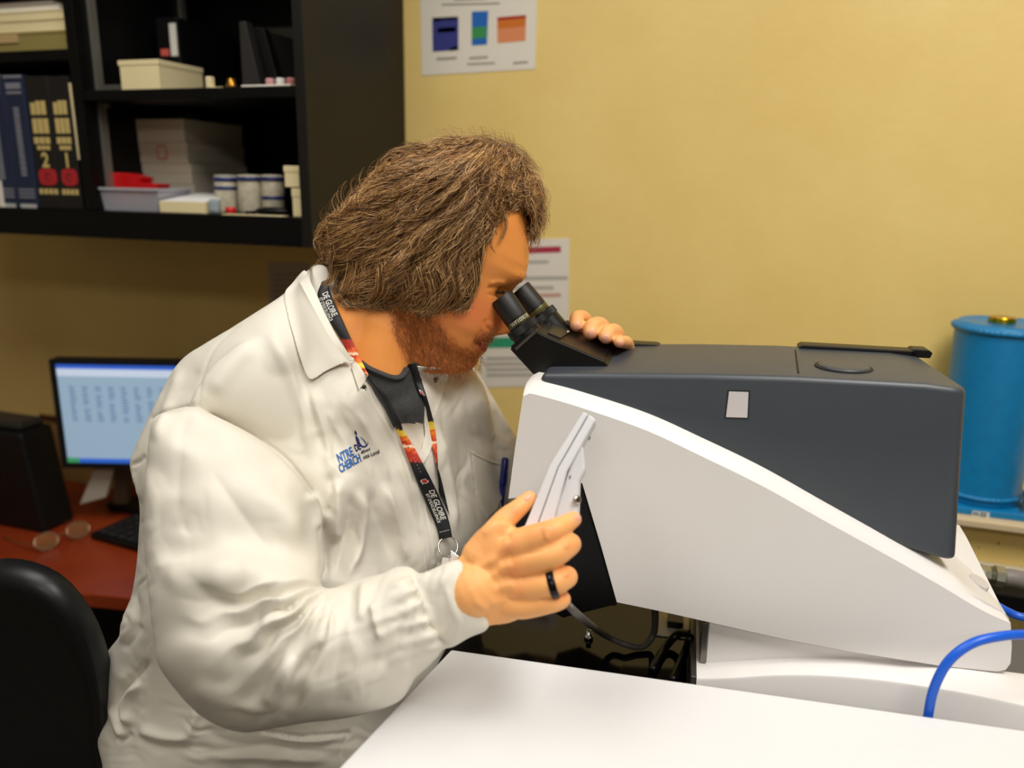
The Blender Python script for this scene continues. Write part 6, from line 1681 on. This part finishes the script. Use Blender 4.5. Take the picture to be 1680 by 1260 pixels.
s2 = strap('strap', [(602.5, 616), (607, 625), (621, 646), (636, 672), (647, 698), (651, 707), (672, 759), (686, 795), (696, 818.6), (716, 866), (720.5, 885)], [(604.5, 615), (609, 621), (630, 645), (648, 674), (659, 698), (662, 707), (676, 728), (692.4, 758), (716, 804), (735, 850), (742, 881)], 120, .008, [(706, 758, True)])
s3 = strap('strap', [(669, 597), (677, 620), (685.5, 640), (698, 693), (711, 740), (717, 764), (717.5, 783), (719, 800), (722, 815)], [(683, 598), (690, 622), (700, 650), (711, 690), (715.7, 718), (718.3, 758), (719, 771), (724, 786), (738, 847)], 90, .0065, [(692, 760, True)])
M_PRINT = mat('strap_white', (226, 224, 218), .6)
def strap_text(S_, body, t0, t1, s0, s1_, m=M_PRINT, bold=.02, flip=False):
    v, f = text_mesh(body, 1.0, 'LEFT', bold)
    u = (v[:, 0] - v[:, 0].min()) / np.ptp(v[:, 0]); w = np.clip(v[:, 1] / .72, -.1, 1.15)
    tv = np.stack([t0 + u * (t1 - t0), s0 + (w) * (s1_ - s0)], 1)
    obj('strap_lettering', (on_strap(S_, tv), f), m, S_.o)
strap_text(s1, 'DE GLOIRE', .135, .37, .40, .86); strap_text(s1, "ET D'EXCELLENCE", .165, .395, .08, .32)
strap_text(s2, 'DE GLOIRE', .725, .895, .50, .88); strap_text(s2, "ET D'EXCELLENCE", .74, .905, .22, .42)
M_CRED = mat('crest_red', (196, 34, 44), .5)
def crest(S_, t, s, r):
    for (pts, m, off) in (([(-1.1, -.7), (-.4, -1.1), (.5, -.9), (1.1, -.2), (.9, .7), (.3, 1.0), (-.3, .5), (-.9, .4)], M_PRINT, .0010), ([(-.8, -.5), (-.3, -.85), (.4, -.7), (.85, -.1), (.65, .5), (.2, .75), (-.25, .25), (-.7, .2)], M_CRED, .0016)):
        tv = np.array([(t + a * r * .011, s + b * r * .21) for a, b in pts]); obj('crest', (on_strap(S_, tv, off), [tuple(range(len(pts)))]), m, S_.o)
    for (a, b, c, d) in ((-.9, -1.4, 1.2, -1.1), (-.2, -1.7, .6, -.8)):
        tv = np.array([(t + a * r * .011, s + b * r * .15), (t + c * r * .011, s + d * r * .15), (t + (c - .1) * r * .011, s + (d - .25) * r * .15), (t + (a - .1) * r * .011, s + (b - .25) * r * .15)])
        obj('crest_stroke', (on_strap(S_, tv), [(0, 1, 2, 3)]), M_PRINT, S_.o)
crest(s2, .665, .55, 1.25); crest(s3, .21, .5, 1.3)
mk = []
for k in range(5): mk.append((.525 + .02 * k, .5))
for (t, s) in mk:
    tv = np.array([(t, s), (t + .003, s), (t + .003, s + .05), (t, s + .05)]); obj('strap_stitch', (on_strap(s2, tv), [(0, 1, 2, 3)]), M_PRINT, s2.o)
for k in range(6):
    tv = np.array([(.952, .15 + .13 * k), (.958, .15 + .13 * k), (.958, .19 + .13 * k), (.952, .19 + .13 * k)]); obj('strap_stitch', (on_strap(s2, tv), [(0, 1, 2, 3)]), M_PRINT, s2.o)
# ring and clip
dr = float(s2.d[-1]) - .004
rc_ = P(735, 897, dr); M_CHROME = mat('ring_chrome', (190, 188, 182), .18, 1.0)
vd_ = ray(735, 897); vd_ /= np.linalg.norm(vd_); e1_ = np.cross(vd_, EZ); e1_ /= np.linalg.norm(e1_); e2_ = np.cross(e1_, vd_)
rr_ = 16.5 * dr / FPX
for k in (0, 1):
    obj('split_ring', MB().add(*tube([rc_ + vd_ * .0014 * k + rr_ * (math.cos(a) * e1_ * .95 + math.sin(a) * e2_) + vd_ * .004 * math.sin(a) for a in np.linspace(0, 2 * math.pi, 49)], .0009, 8, caps=False)), M_CHROME, lan, smooth=True)
obj('clip_body', MB().add(*prism([(.000, -.004), (.012, -.001), (.010, -.022), (-.004, -.026)], P(725, 908, dr - .003), -e1_ * -1, e2_, vd_, -.002, .002, .0008)), M_CHROME, lan)
obj('clip_lever', MB().add(*prism([(.010, .004), (.020, -.004), (.015, -.016), (.008, -.008)], P(725, 908, dr - .004), e1_, e2_, vd_, -.0025, .0018, .0008)), M_CHROME, lan)

# ------------------------------------------------------------------ finger ring
rc_ = P(907, 957, .6932)
fa2, fb2 = P(875, 962.5, .696), P(922, 950.5, .694); fd = fb2 - fa2; fd /= np.linalg.norm(fd)
obj('finger_ring', MB().add(*lathe([(.0119, -.0032), (.0129, -.0034), (.0133, -.0028), (.0133, .0028), (.0129, .0034), (.0119, .0032), (.0119, -.0032)], rc_, fd, 48)), mat('ring_dark', (22, 22, 24), .22, .6), person, smooth=True)

# ------------------------------------------------------------------ hand controller
M_CTRL = mat('controller_white', (220, 220, 224), .38, bump=.05, bscale=1200)
dc0 = .718
ctrl = thing('hand_controller', 'white hand held controller gripped in front of the microscope', 'controller', P(905, 800, dc0))
Dv = ray(905, 800) * .060 + SU * .004
c0 = P(905, 800, dc0)
vn = -ray(905, 800); vn /= np.linalg.norm(vn)
def CP(px, py): return hit(px, py, c0, vn) - c0
ex_ = np.cross(EZ, -vn); ex_ /= np.linalg.norm(ex_); ex_ = -ex_ if ex_ @ RV < 0 else ex_; ez_ = np.cross(ex_, vn) * -1
ez_ = ez_ if ez_[2] > 0 else -ez_
def c2(px, py): q = CP(px, py); return float(q @ ex_), float(q @ ez_)
Dn = Dv / np.linalg.norm(Dv); Dl = float(np.linalg.norm(Dv))
half1 = [c2(*q) for q in ((956.5, 676), (965, 679.5), (914.5, 768), (883, 856), (872, 905), (836, 905), (846, 868), (861, 863), (897.5, 774), (902.5, 762))]
half2 = [c2(*q) for q in ((966, 680), (972, 684), (977.5, 689), (930, 774), (911, 845), (905, 900), (873, 905), (884, 856), (915.5, 768))]
obj('front_case', MB().add(*prism(half1, c0, ex_, ez_, Dn, 0, Dl, .0011, 3)), M_CTRL, ctrl)
obj('back_case', MB().add(*prism(half2, c0, ex_, ez_, Dn, .0003, Dl, .0014, 3)), M_CTRL, ctrl)
bk_ = [c2(*q) for q in ((950, 724), (957, 735), (960, 770), (950, 790), (948, 850), (926, 870), (905, 870), (912, 835), (931, 775))]
obj('back_bulge', MB().add(*prism(bk_, c0, ex_, ez_, Dn, .008, Dl * .9, .003, 3)), M_CTRL, ctrl)
sc_ = P(946, 820, dc0 + .004)
ax2 = vn * .75 + ex_ * .6; ax2 /= np.linalg.norm(ax2)
s_ = obj('screw', MB().add(*lathe([(.0042, 0), (.0042, .0016), (.0034, .0026), (.0018, .0028), (0, .002)], sc_, ax2, 24)), mat('screw_steel', (200, 196, 186), .2, 1.0), ctrl, smooth=True)
obj('screw_socket', MB().add(*lathe([(.0014, .0024), (.0014, .0030), (0, .0030)], sc_, ax2, 6)), M_SEAM, s_)
for (a, b) in (((968, 716), (966, 722)), ((936, 780), (934, 786))):
    obj('vent_slot', MB().add(*tube([P(*a, dc0 - .001), P(*b, dc0 - .001)], .0006, 6)), M_SEAM, ctrl)
# ------------------------------------------------------------------ hair: a shaped mass with wavy strands over it
HAIR = [(543, 462), (530, 436), (526, 404), (530, 370), (554, 338), (589, 302), (621, 270), (654, 250), (686, 242), (714, 232), (750, 224), (786, 224), (812, 228), (839, 236), (861, 256), (875, 280), (885, 304), (888, 332), (884, 358), (876, 384), (870, 372), (866, 352), (857, 342), (838, 340), (826, 348), (814, 362), (807, 383), (797, 398), (789, 410), (783, 440), (776, 470), (768, 492), (752, 500), (738, 496), (722, 503), (700, 506), (688, 500), (668, 496), (650, 494), (618, 497), (589, 493), (562, 486)]
HEADU = [(543, 462), (530, 436), (526, 404), (530, 370), (554, 338), (589, 302), (621, 270), (654, 250), (686, 242), (714, 232), (750, 224), (786, 224), (812, 228), (839, 236), (861, 256), (875, 280), (885, 304), (888, 332), (884, 358), (876, 384), (868, 420), (862, 455), (840, 500), (820, 545), (780, 600), (720, 605), (650, 570), (590, 540), (558, 500)]
hp = smooth_poly(HAIR, 240)
np_ = np.roll(hp, -2, 0) - np.roll(hp, 2, 0); np_ = np.stack([-np_[:, 1], np_[:, 0]], 1) / np.linalg.norm(np_, axis=1)[:, None]
if not in_poly((hp + 4 * np_)[:, 0], (hp + 4 * np_)[:, 1], hp).mean() > .5: np_ = -np_
hpm = hp + np_ * np.where(hp[:, :1] > 770, 5.0, 8.0)      # the mass stops short of the strand ends
X, Y, mu = grid_domain(smooth_poly(HEADU, 200), 4.0); uu = poisson(mu)
mid_n = HLAT
def mid_depth(q):
    r = FV[None] + ((q[:, 0] - 840) / FPX)[:, None] * RV - ((q[:, 1] - 630) / FPX)[:, None] * UV_
    return ((HM - CAM_POS) @ mid_n) / (r @ mid_n)
mh = in_poly(X, Y, hpm); ring = ring_cells(mh); use = mh | ring
q = np.stack([X[use], Y[use]], 1); rr = ring[use]; _, near, _ = poly_nearest(q[rr], hpm); q[rr] = near
D0 = mid_depth(q)
xs_, ys_ = X[:, 0], Y[0, :]
def samp(G, q):
    fx = np.clip((q[:, 0] - xs_[0]) / 4.0, 0, len(xs_) - 1.001); fy = np.clip((q[:, 1] - ys_[0]) / 4.0, 0, len(ys_) - 1.001)
    i, j = fx.astype(int), fy.astype(int); a, b = fx - i, fy - j
    return G[i, j] * (1 - a) * (1 - b) + G[i + 1, j] * a * (1 - b) + G[i, j + 1] * (1 - a) * b + G[i + 1, j + 1] * a * b
T0 = np.sqrt(samp(uu, q)) * 4.0 / FPX * D0 * 1.04
T0 = .104 * np.tanh(T0 / .104)
hd = depth_at(q, [BODY_BVH])
raw = np.array([BODY_BVH.ray_cast(Vector(CAM_POS), Vector(ray(*a)).normalized())[0] is not None for a in q])
# distance to the inner edges (towards face and neck): hair thins out there
edge_in = np.array(HAIR[19:], float)
de, _, _ = poly_nearest(q, edge_in, False)
lift_ = .003 + .011 * np.clip(de / 45, 0, 1)
tb_ = D0 - hd + lift_
T = np.where(raw, np.maximum(T0 * .96, tb_), T0)
T = np.clip(T, 0, .108)
G = np.zeros(X.shape); G[use] = T; wgt = use.astype(float)
for _ in range(5):
    s = sum(np.roll(G, sh, ax) for sh, ax in ((1, 0), (-1, 0), (1, 1), (-1, 1))); c = sum(np.roll(wgt, sh, ax) for sh, ax in ((1, 0), (-1, 0), (1, 1), (-1, 1)))
    G = np.where(use, .5 * G + .5 * s / np.maximum(c, 1), 0)
# outer silhouette closes to zero
outer = np.array(HAIR[:19], float); do, _, _ = poly_nearest(q, outer, False)
T = np.where(rr & (do < 14), 0, G[use])
def flow_coord(q):
    v = q - np.array([846.0, 176.0]); r = np.linalg.norm(v, axis=1); th = np.arctan2(v[:, 1], -v[:, 0]); return np.stack([th * 260 + .10 * r + 9 * np.sin(r / 34.0), r * .16], 1)
lock = .0075 * wave_noise(flow_coord(q), 30, 21, 3) * np.clip(T / .03, 0, 1)
T = np.maximum(T + lock, 0)
G[use] = T
idx, F_ = sheet_faces(use); keep = ~rr[F_].all(1); F_ = F_[keep]; n = len(q)
fr = Pa(q, D0 - T); bk = Pa(q, D0 + T)
e = {}
for f in F_.tolist():
    for a, b in zip(f, f[1:] + f[:1]): e[(a, b)] = 1
side = [(b, a, a + n, b + n) for (a, b) in e if (b, a) not in e]
def hair_mat(name, stops, rough=.38):
    m = bpy.data.materials.new(name); m.use_nodes = True; nt = m.node_tree; N = nt.nodes; L = nt.links; b = N['Principled BSDF']
    h = N.new('ShaderNodeHairInfo'); cr = N.new('ShaderNodeValToRGB')
    el = cr.color_ramp.elements
    while len(el) < len(stops): el.new(.5)
    for i, (p, c) in enumerate(stops): el[i].position = p; el[i].color = lin(c)
    L.new(h.outputs['Random'], cr.inputs['Fac']); L.new(cr.outputs['Color'], b.inputs['Base Color'])
    b.inputs['Roughness'].default_value = rough; b.inputs['Specular IOR Level'].default_value = .5
    return m
M_HAIRM = mat('hair_mass', (62, 42, 26), .6, rgb2=(92, 64, 40), vscale=60, bump=.8, bscale=160)
hair = obj('hair', MB().add(np.concatenate([fr, bk]), F_[:, ::-1].tolist() + (F_ + n).tolist() + side), M_HAIRM, person, smooth=True)
M_STR = hair_mat('hair_strand', [(0, (42, 26, 14)), (.26, (94, 62, 34)), (.52, (152, 108, 62)), (.78, (204, 156, 98)), (1.0, (240, 206, 150))])
hr = np.random.default_rng(31)
lo, hi = hp.min(0), hp.max(0)
def flow(q):
    v = q - np.array([846.0, 176.0]); v /= np.linalg.norm(v, axis=1)[:, None]
    # sides hang straighter, the back sweeps towards the nape, the fringe turns forward
    x, y = q[:, 0], q[:, 1]
    hang = np.clip((y - 380) / 110, 0, 1) * np.clip((x - 600) / 140, 0, 1)
    v = v * (1 - .45 * hang[:, None]) + np.array([.05, 1.0]) * (.45 * hang)[:, None]
    fw = np.clip((x - 790) / 60, 0, 1) * np.clip((400 - y) / 120, 0, 1)
    v = v * (1 - .75 * fw[:, None]) + np.array([.35, .9]) * (.75 * fw)[:, None]
    nape = np.clip((y - 430) / 60, 0, 1) * np.clip((620 - x) / 80, 0, 1)
    v = v * (1 - .8 * nape[:, None]) + np.array([.75, .55]) * (.8 * nape)[:, None]
    return v / np.linalg.norm(v, axis=1)[:, None]
def make_strands(n, k, step, curl, lift, side, rad, seed):
    r = np.random.default_rng(seed); pts = []
    while len(pts) < n:
        c = lo + (hi - lo) * r.random((n, 2)); pts += c[in_poly(c[:, 0], c[:, 1], hp)].tolist()
    q = np.array(pts[:n]); ph = 2.2 * wave_noise(q, 46, 3, 2) + .35 * r.random(n); amp = curl * (.5 + r.random(n)) * (1 + .9 * np.clip((q[:, 1] - 420) / 60, 0, 1)); st = step * (.55 + .8 * r.random(n))
    lf = lift * (.15 + r.random(n)); out = []; q0 = q.copy()
    mgr = .35 + 1.5 * r.random(n) ** 2
    curlz = np.clip((q[:, 0] - 790) / 50, 0, 1) * np.clip((390 - q[:, 1]) / 60, 0, 1)
    for i in range(k):
        s = i / (k - 1)
        d = D_at(q) ; t = samp(G, q) ; ins = t > 1e-4
        dep = d - side * (t + lf * (.25 + .75 * math.sin(math.pi * min(1, s * .8 + .15))))
        if side > 0: dep = np.minimum(dep, samp(HB, q) - .0025 - .5 * lf)
        out.append(Pa(q, dep))
        v = flow(q); a = (amp * np.sin(ph + s * (5.2 + 8.0 * curlz)) * (.35 + s) * (1 + 2.0 * curlz))
        ca, sa = np.cos(a), np.sin(a)
        v = np.stack([v[:, 0] * ca - v[:, 1] * sa, v[:, 0] * sa + v[:, 1] * ca], 1)
        gin = np.clip(1 - samp(G, q) / .012, 0, 1)[:, None] * (np.array([700.0, 385.0]) - q) / np.linalg.norm(np.array([700.0, 385.0]) - q, axis=1)[:, None]
        v = v + gin * (1.15 if side < 0 else .75) * (q[:, :1] < 640)
        v = v / np.maximum(np.linalg.norm(v, axis=1), .6)[:, None]
        w = .25 * np.stack([wave_noise(q, 60, 8, 2), wave_noise(q, 60, 9, 2)], 1)
        mg = np.where((q[:, 0] > 780) & (q[:, 1] > 325) & (q[:, 0] < 862), 5.0, 12.0) * mgr
        q = q + (v + w) * (st * np.clip(1 + samp(SD, q) / mg, 0, 1))[:, None]
    return np.stack(out, 1), r.uniform(*rad, n)
def D_at(q): return mid_depth(q)
gq = np.stack([X.ravel(), Y.ravel()], 1)
HB = np.full(len(gq), 9.0)
for i_, (x_, y_) in enumerate(gq):
    if y_ > 330 or x_ > 780:
        h_ = BODY_BVH.ray_cast(Vector(CAM_POS), Vector(ray(x_, y_)).normalized())
        if h_[3] is not None: HB[i_] = h_[3] / float(np.linalg.norm(ray(x_, y_)))
HB = HB.reshape(X.shape)
sdq, _, _ = poly_nearest(gq, hp); SD = np.where(in_poly(gq[:, 0], gq[:, 1], hp), sdq, -sdq).reshape(X.shape)
for (n_, k_, st_, cu_, li_, si_, ra_, sd_) in ((9500, 16, 6.2, .6, .006, 1, (.00020, .00036), 1), (3200, 16, 5.6, .8, .010, 1, (.00016, .00026), 2), (4500, 13, 6.5, .55, .007, -1, (.00026, .0004), 3)):
    p_, r_ = make_strands(n_, k_, st_, cu_, li_, si_, ra_, sd_)
    o = strands('hair_strands', p_, r_, M_STR, hair); o['kind'] = 'stuff'
# loose hairs along the outline
ol = catmull(np.array([list(a) + [0] for a in HAIR[1:20]]), 700)[:, :2]
rs_ = np.random.default_rng(5); sel = np.r_[rs_.integers(0, 700, 300), rs_.integers(330, 700, 760)]; q = ol[sel] + rs_.normal(size=(len(sel), 2)) * 3
cen_ = np.array([715., 380.]); ov = q - cen_; ov /= np.linalg.norm(ov, axis=1)[:, None]
tg = np.stack([ov[:, 1], -ov[:, 0]], 1) * np.where(rs_.random(len(q)) < .75, -1, 1)[:, None]
q = q - ov * 10; out = []; ph = rs_.random(len(q)) * 6.28; am = rs_.random(len(q)); dz = rs_.normal(size=len(q)) * .018
for i in range(14):
    s = i / 13
    out.append(Pa(q, mid_depth(q) + dz * (1 + .3 * s)))
    a = ph + s * (3 + 5 * am)
    q = q + (ov * (1.7 * (1 - 1.25 * s))[..., None] if False else q * 0) + ov * (1.9 * (1 - 1.5 * s)) * (.4 + am)[:, None] + tg * 2.4 + 1.5 * np.stack([np.cos(a), np.sin(a)], 1)
o = strands('stray_hairs', np.stack(out, 1), rs_.uniform(.00012, .00020, len(q)), M_STR, hair); o['kind'] = 'stuff'
# locks over the temple and the sideburn ends
def lock_of(pts, n, spread, seed, off=.004, tg=None, rad=(.0002, .00032)):
    r = np.random.default_rng(seed); c = catmull(np.array([list(a) + [0] for a in pts]), 16)[:, :2]
    d = depth_at(c, [BODY_BVH]); d2 = mid_depth(c) - samp(G, c); d = np.minimum(np.where(np.isnan(d), d2, d), np.where(samp(G, c) > .01, d2, 9))
    for _ in range(4):
        e = np.r_[d[:1], d, d[-1:]]; d = .25 * e[:-2] + .5 * d + .25 * e[2:]
    o_ = r.normal(size=(n, 1, 2)) * spread * np.linspace(1.2, .55, 16)[None, :, None]
    o_ += 1.2 * np.sin(np.linspace(0, 6, 16)[None, :, None] + r.random((n, 1, 2)) * 6)
    q = c[None] + o_; dd = d[None] - off - .004 * r.random((n, 1))
    return np.stack([Pa(q[i], dd[i]) for i in range(n)]), r.uniform(*rad, n)
LK = [([(818, 338), (828, 358), (829, 375), (822, 392)], 26, 2.2), ([(812, 352), (806, 380), (806, 402), (812, 414)], 10, 1.5), ([(868, 330), (876, 352), (874, 376), (866, 392)], 34, 3.0), ([(884, 296), (893, 322), (890, 346), (880, 352)], 8, 1.2), ([(872, 366), (872, 390), (868, 410)], 10, 1.4),
      ([(774, 430), (778, 460), (770, 488), (756, 504), (744, 500)], 70, 4), ([(758, 430), (764, 466), (752, 494), (736, 506)], 70, 5), ([(726, 430), (738, 468), (722, 500), (706, 508)], 90, 6), ([(700, 440), (706, 476), (692, 500), (676, 502)], 90, 6), ([(668, 440), (672, 474), (656, 494), (640, 500)], 80, 6), ([(630, 440), (626, 474), (608, 494), (592, 498)], 80, 6), ([(590, 430), (580, 464), (566, 486), (552, 488)], 80, 6), ([(552, 410), (548, 440), (540, 462), (532, 466)], 60, 5),
      ([(790, 400), (788, 430), (782, 462), (776, 486)], 50, 3)]
P_, R_ = [], []
for i, (a, n_, sp) in enumerate(LK):
    p, r = lock_of(a, n_, sp, 100 + i); P_.append(p); R_.append(r)
o = strands('hair_locks', np.concatenate(P_), np.concatenate(R_), M_STR, hair); o['kind'] = 'stuff'
# beard, moustache, eyebrow
M_BRD = hair_mat('beard_strand', [(0, (104, 48, 18)), (.5, (160, 86, 36)), (.85, (200, 124, 62)), (1, (224, 164, 100))])
def face_hair(name, poly, n, ln, dirf, seed, rad=(.00011, .00018), lift=.0022, k=5):
    r = np.random.default_rng(seed); poly = np.asarray(poly, float); a, b = poly.min(0), poly.max(0); pts = []
    while len(pts) < n:
        c = a + (b - a) * r.random((n, 2)); pts += c[in_poly(c[:, 0], c[:, 1], poly)].tolist()
    q = np.array(pts[:n]); q0 = q + r.normal(size=q.shape) * 3; q = q0.copy()
    d = depth_at(q, [BODY_BVH]); hn = []
    cp = Vector(CAM_POS)
    for x, y in q:
        h = BODY_BVH.ray_cast(cp, Vector(ray(x, y)).normalized()); hn.append(np.array(h[1]) if h[1] is not None else -FV)
    hn = np.array(hn); root = Pa(q, d + .0005); dv = dirf(q); dv = dv + r.normal(size=dv.shape) * .28
    v3 = dv[:, :1] * RV - dv[:, 1:] * UV_; v3 = v3 - (v3 * hn).sum(1)[:, None] * hn * .85
    L_ = ln * (.6 + .7 * r.random(n)) / FPX * .93
    out = []
    cur = r.normal(size=v3.shape) * .25
    for i in range(k):
        s = i / (k - 1); out.append(root + v3 * (L_ * s)[:, None] + hn * (lift * math.sin(s * 2.2) * (.5 + r.random(1)))+ cur * (L_ * s * s)[:, None])
    o = strands(name, np.stack(out, 1), r.uniform(*rad, n), M_BRD, person); o['kind'] = 'stuff'
def beard_dir(q):
    v = np.tile(np.array([.30, .95]), (len(q), 1)); v[:, 0] += np.clip((q[:, 0] - 690) / 160, 0, 1) * .5; return v / np.linalg.norm(v, axis=1)[:, None]
face_hair('beard', BEARD, 3000, 10, beard_dir, 41)
face_hair('moustache', MOUST, 300, 7, lambda q: np.tile(np.array([-.25, .95]), (len(q), 1)), 42)
M_BRD = hair_mat('brow_strand', [(0, (84, 50, 28)), (1, (150, 98, 58))])
face_hair('eyebrow', [(834, 464), (846, 459), (857, 451), (864, 451), (861, 457), (848, 466), (834, 468)], 80, 7, lambda q: np.tile(np.array([-.5, -.2]), (len(q), 1)), 43)
# ------------------------------------------------------------------ legs and the lab stool, below the picture
hipc = P(390, 1300, .94); fdir = np.array([math.cos(math.radians(-2)), math.sin(math.radians(-2)), 0]); sdir = np.array([-fdir[1], fdir[0], 0])
ZS = float(hipc[2]) - .115
M_TRS = mat('trousers_dark', (40, 42, 50), .85, bump=.2, bscale=900)
lg_ = MB()
for s in (-1, 1):
    h = hipc + sdir * .10 * s; k = h + fdir * .36 + sdir * .05 * s; k[2] = ZS + .05; a = k - fdir * .10; a[2] = .30
    capsules(lg_, [h, (h + k) / 2 + EZ * .005, k, (k + a) / 2 - fdir * .0, a], [.085, .082, .066, .056, .045], 24, 40)
lv, lf_ = remesh(lg_, .006); lv = plain_smooth(lv, lf_, 4)
obj('trousers', (lv, lf_), M_TRS, person, smooth=True)
for s in (-1, 1):
    k = hipc + sdir * .15 * s + fdir * .36; a = k - fdir * .10; a[2] = .262
    sh = MB(); capsules(sh, [a - fdir * .05, a + fdir * .04 - EZ * .004, a + fdir * .16 - EZ * .012], [.042, .044, .034], 20, 20, .9)
    obj('shoe', sh, M_BLACKPL, person, smooth=True)
stl = thing('lab_stool', 'tall round black lab stool that the person in the lab coat sits on', 'stool', (hipc[0], hipc[1], 0))
M_STL = mat('stool_black', (18, 18, 19), .5)
cb_ = np.array([hipc[0], hipc[1], 0])
obj('seat', MB().add(*lathe([(.15, ZS - .05), (.185, ZS - .045), (.19, ZS - .02), (.18, ZS - .003), (0, ZS)], cb_, EZ, 40)), M_STL, stl, smooth=True)
obj('column', MB().add(*tube([cb_ + EZ * .08, cb_ + EZ * (ZS - .05)], .025, 16)), M_CHROME, stl)
rg = [cb_ + np.array([.23 * math.cos(q), .23 * math.sin(q), .20]) for q in np.linspace(0, 2 * math.pi, 41)]
fr_ = obj('foot_ring', MB().add(*tube(rg, .011, 10, caps=False)), M_CHROME, stl, smooth=True)
for q in range(4):
    e = cb_ + np.array([.23 * math.cos(q * 1.571), .23 * math.sin(q * 1.571), .20]); obj('ring_spoke', MB().add(*tube([cb_ + EZ * .20, e], .008, 8)), M_CHROME, fr_)
for q in range(5):
    e = cb_ + np.array([.27 * math.cos(q * 1.2566), .27 * math.sin(q * 1.2566), .03]); obj('base_arm', MB().add(*tube([cb_ + EZ * .09, e], [.022, .014], 10)), M_STL, stl)
    obj('glide', MB().add(*lathe([(.018, -.03), (.02, -.02), (.014, 0), (0, .001)], e, EZ, 14)), M_STL, stl)
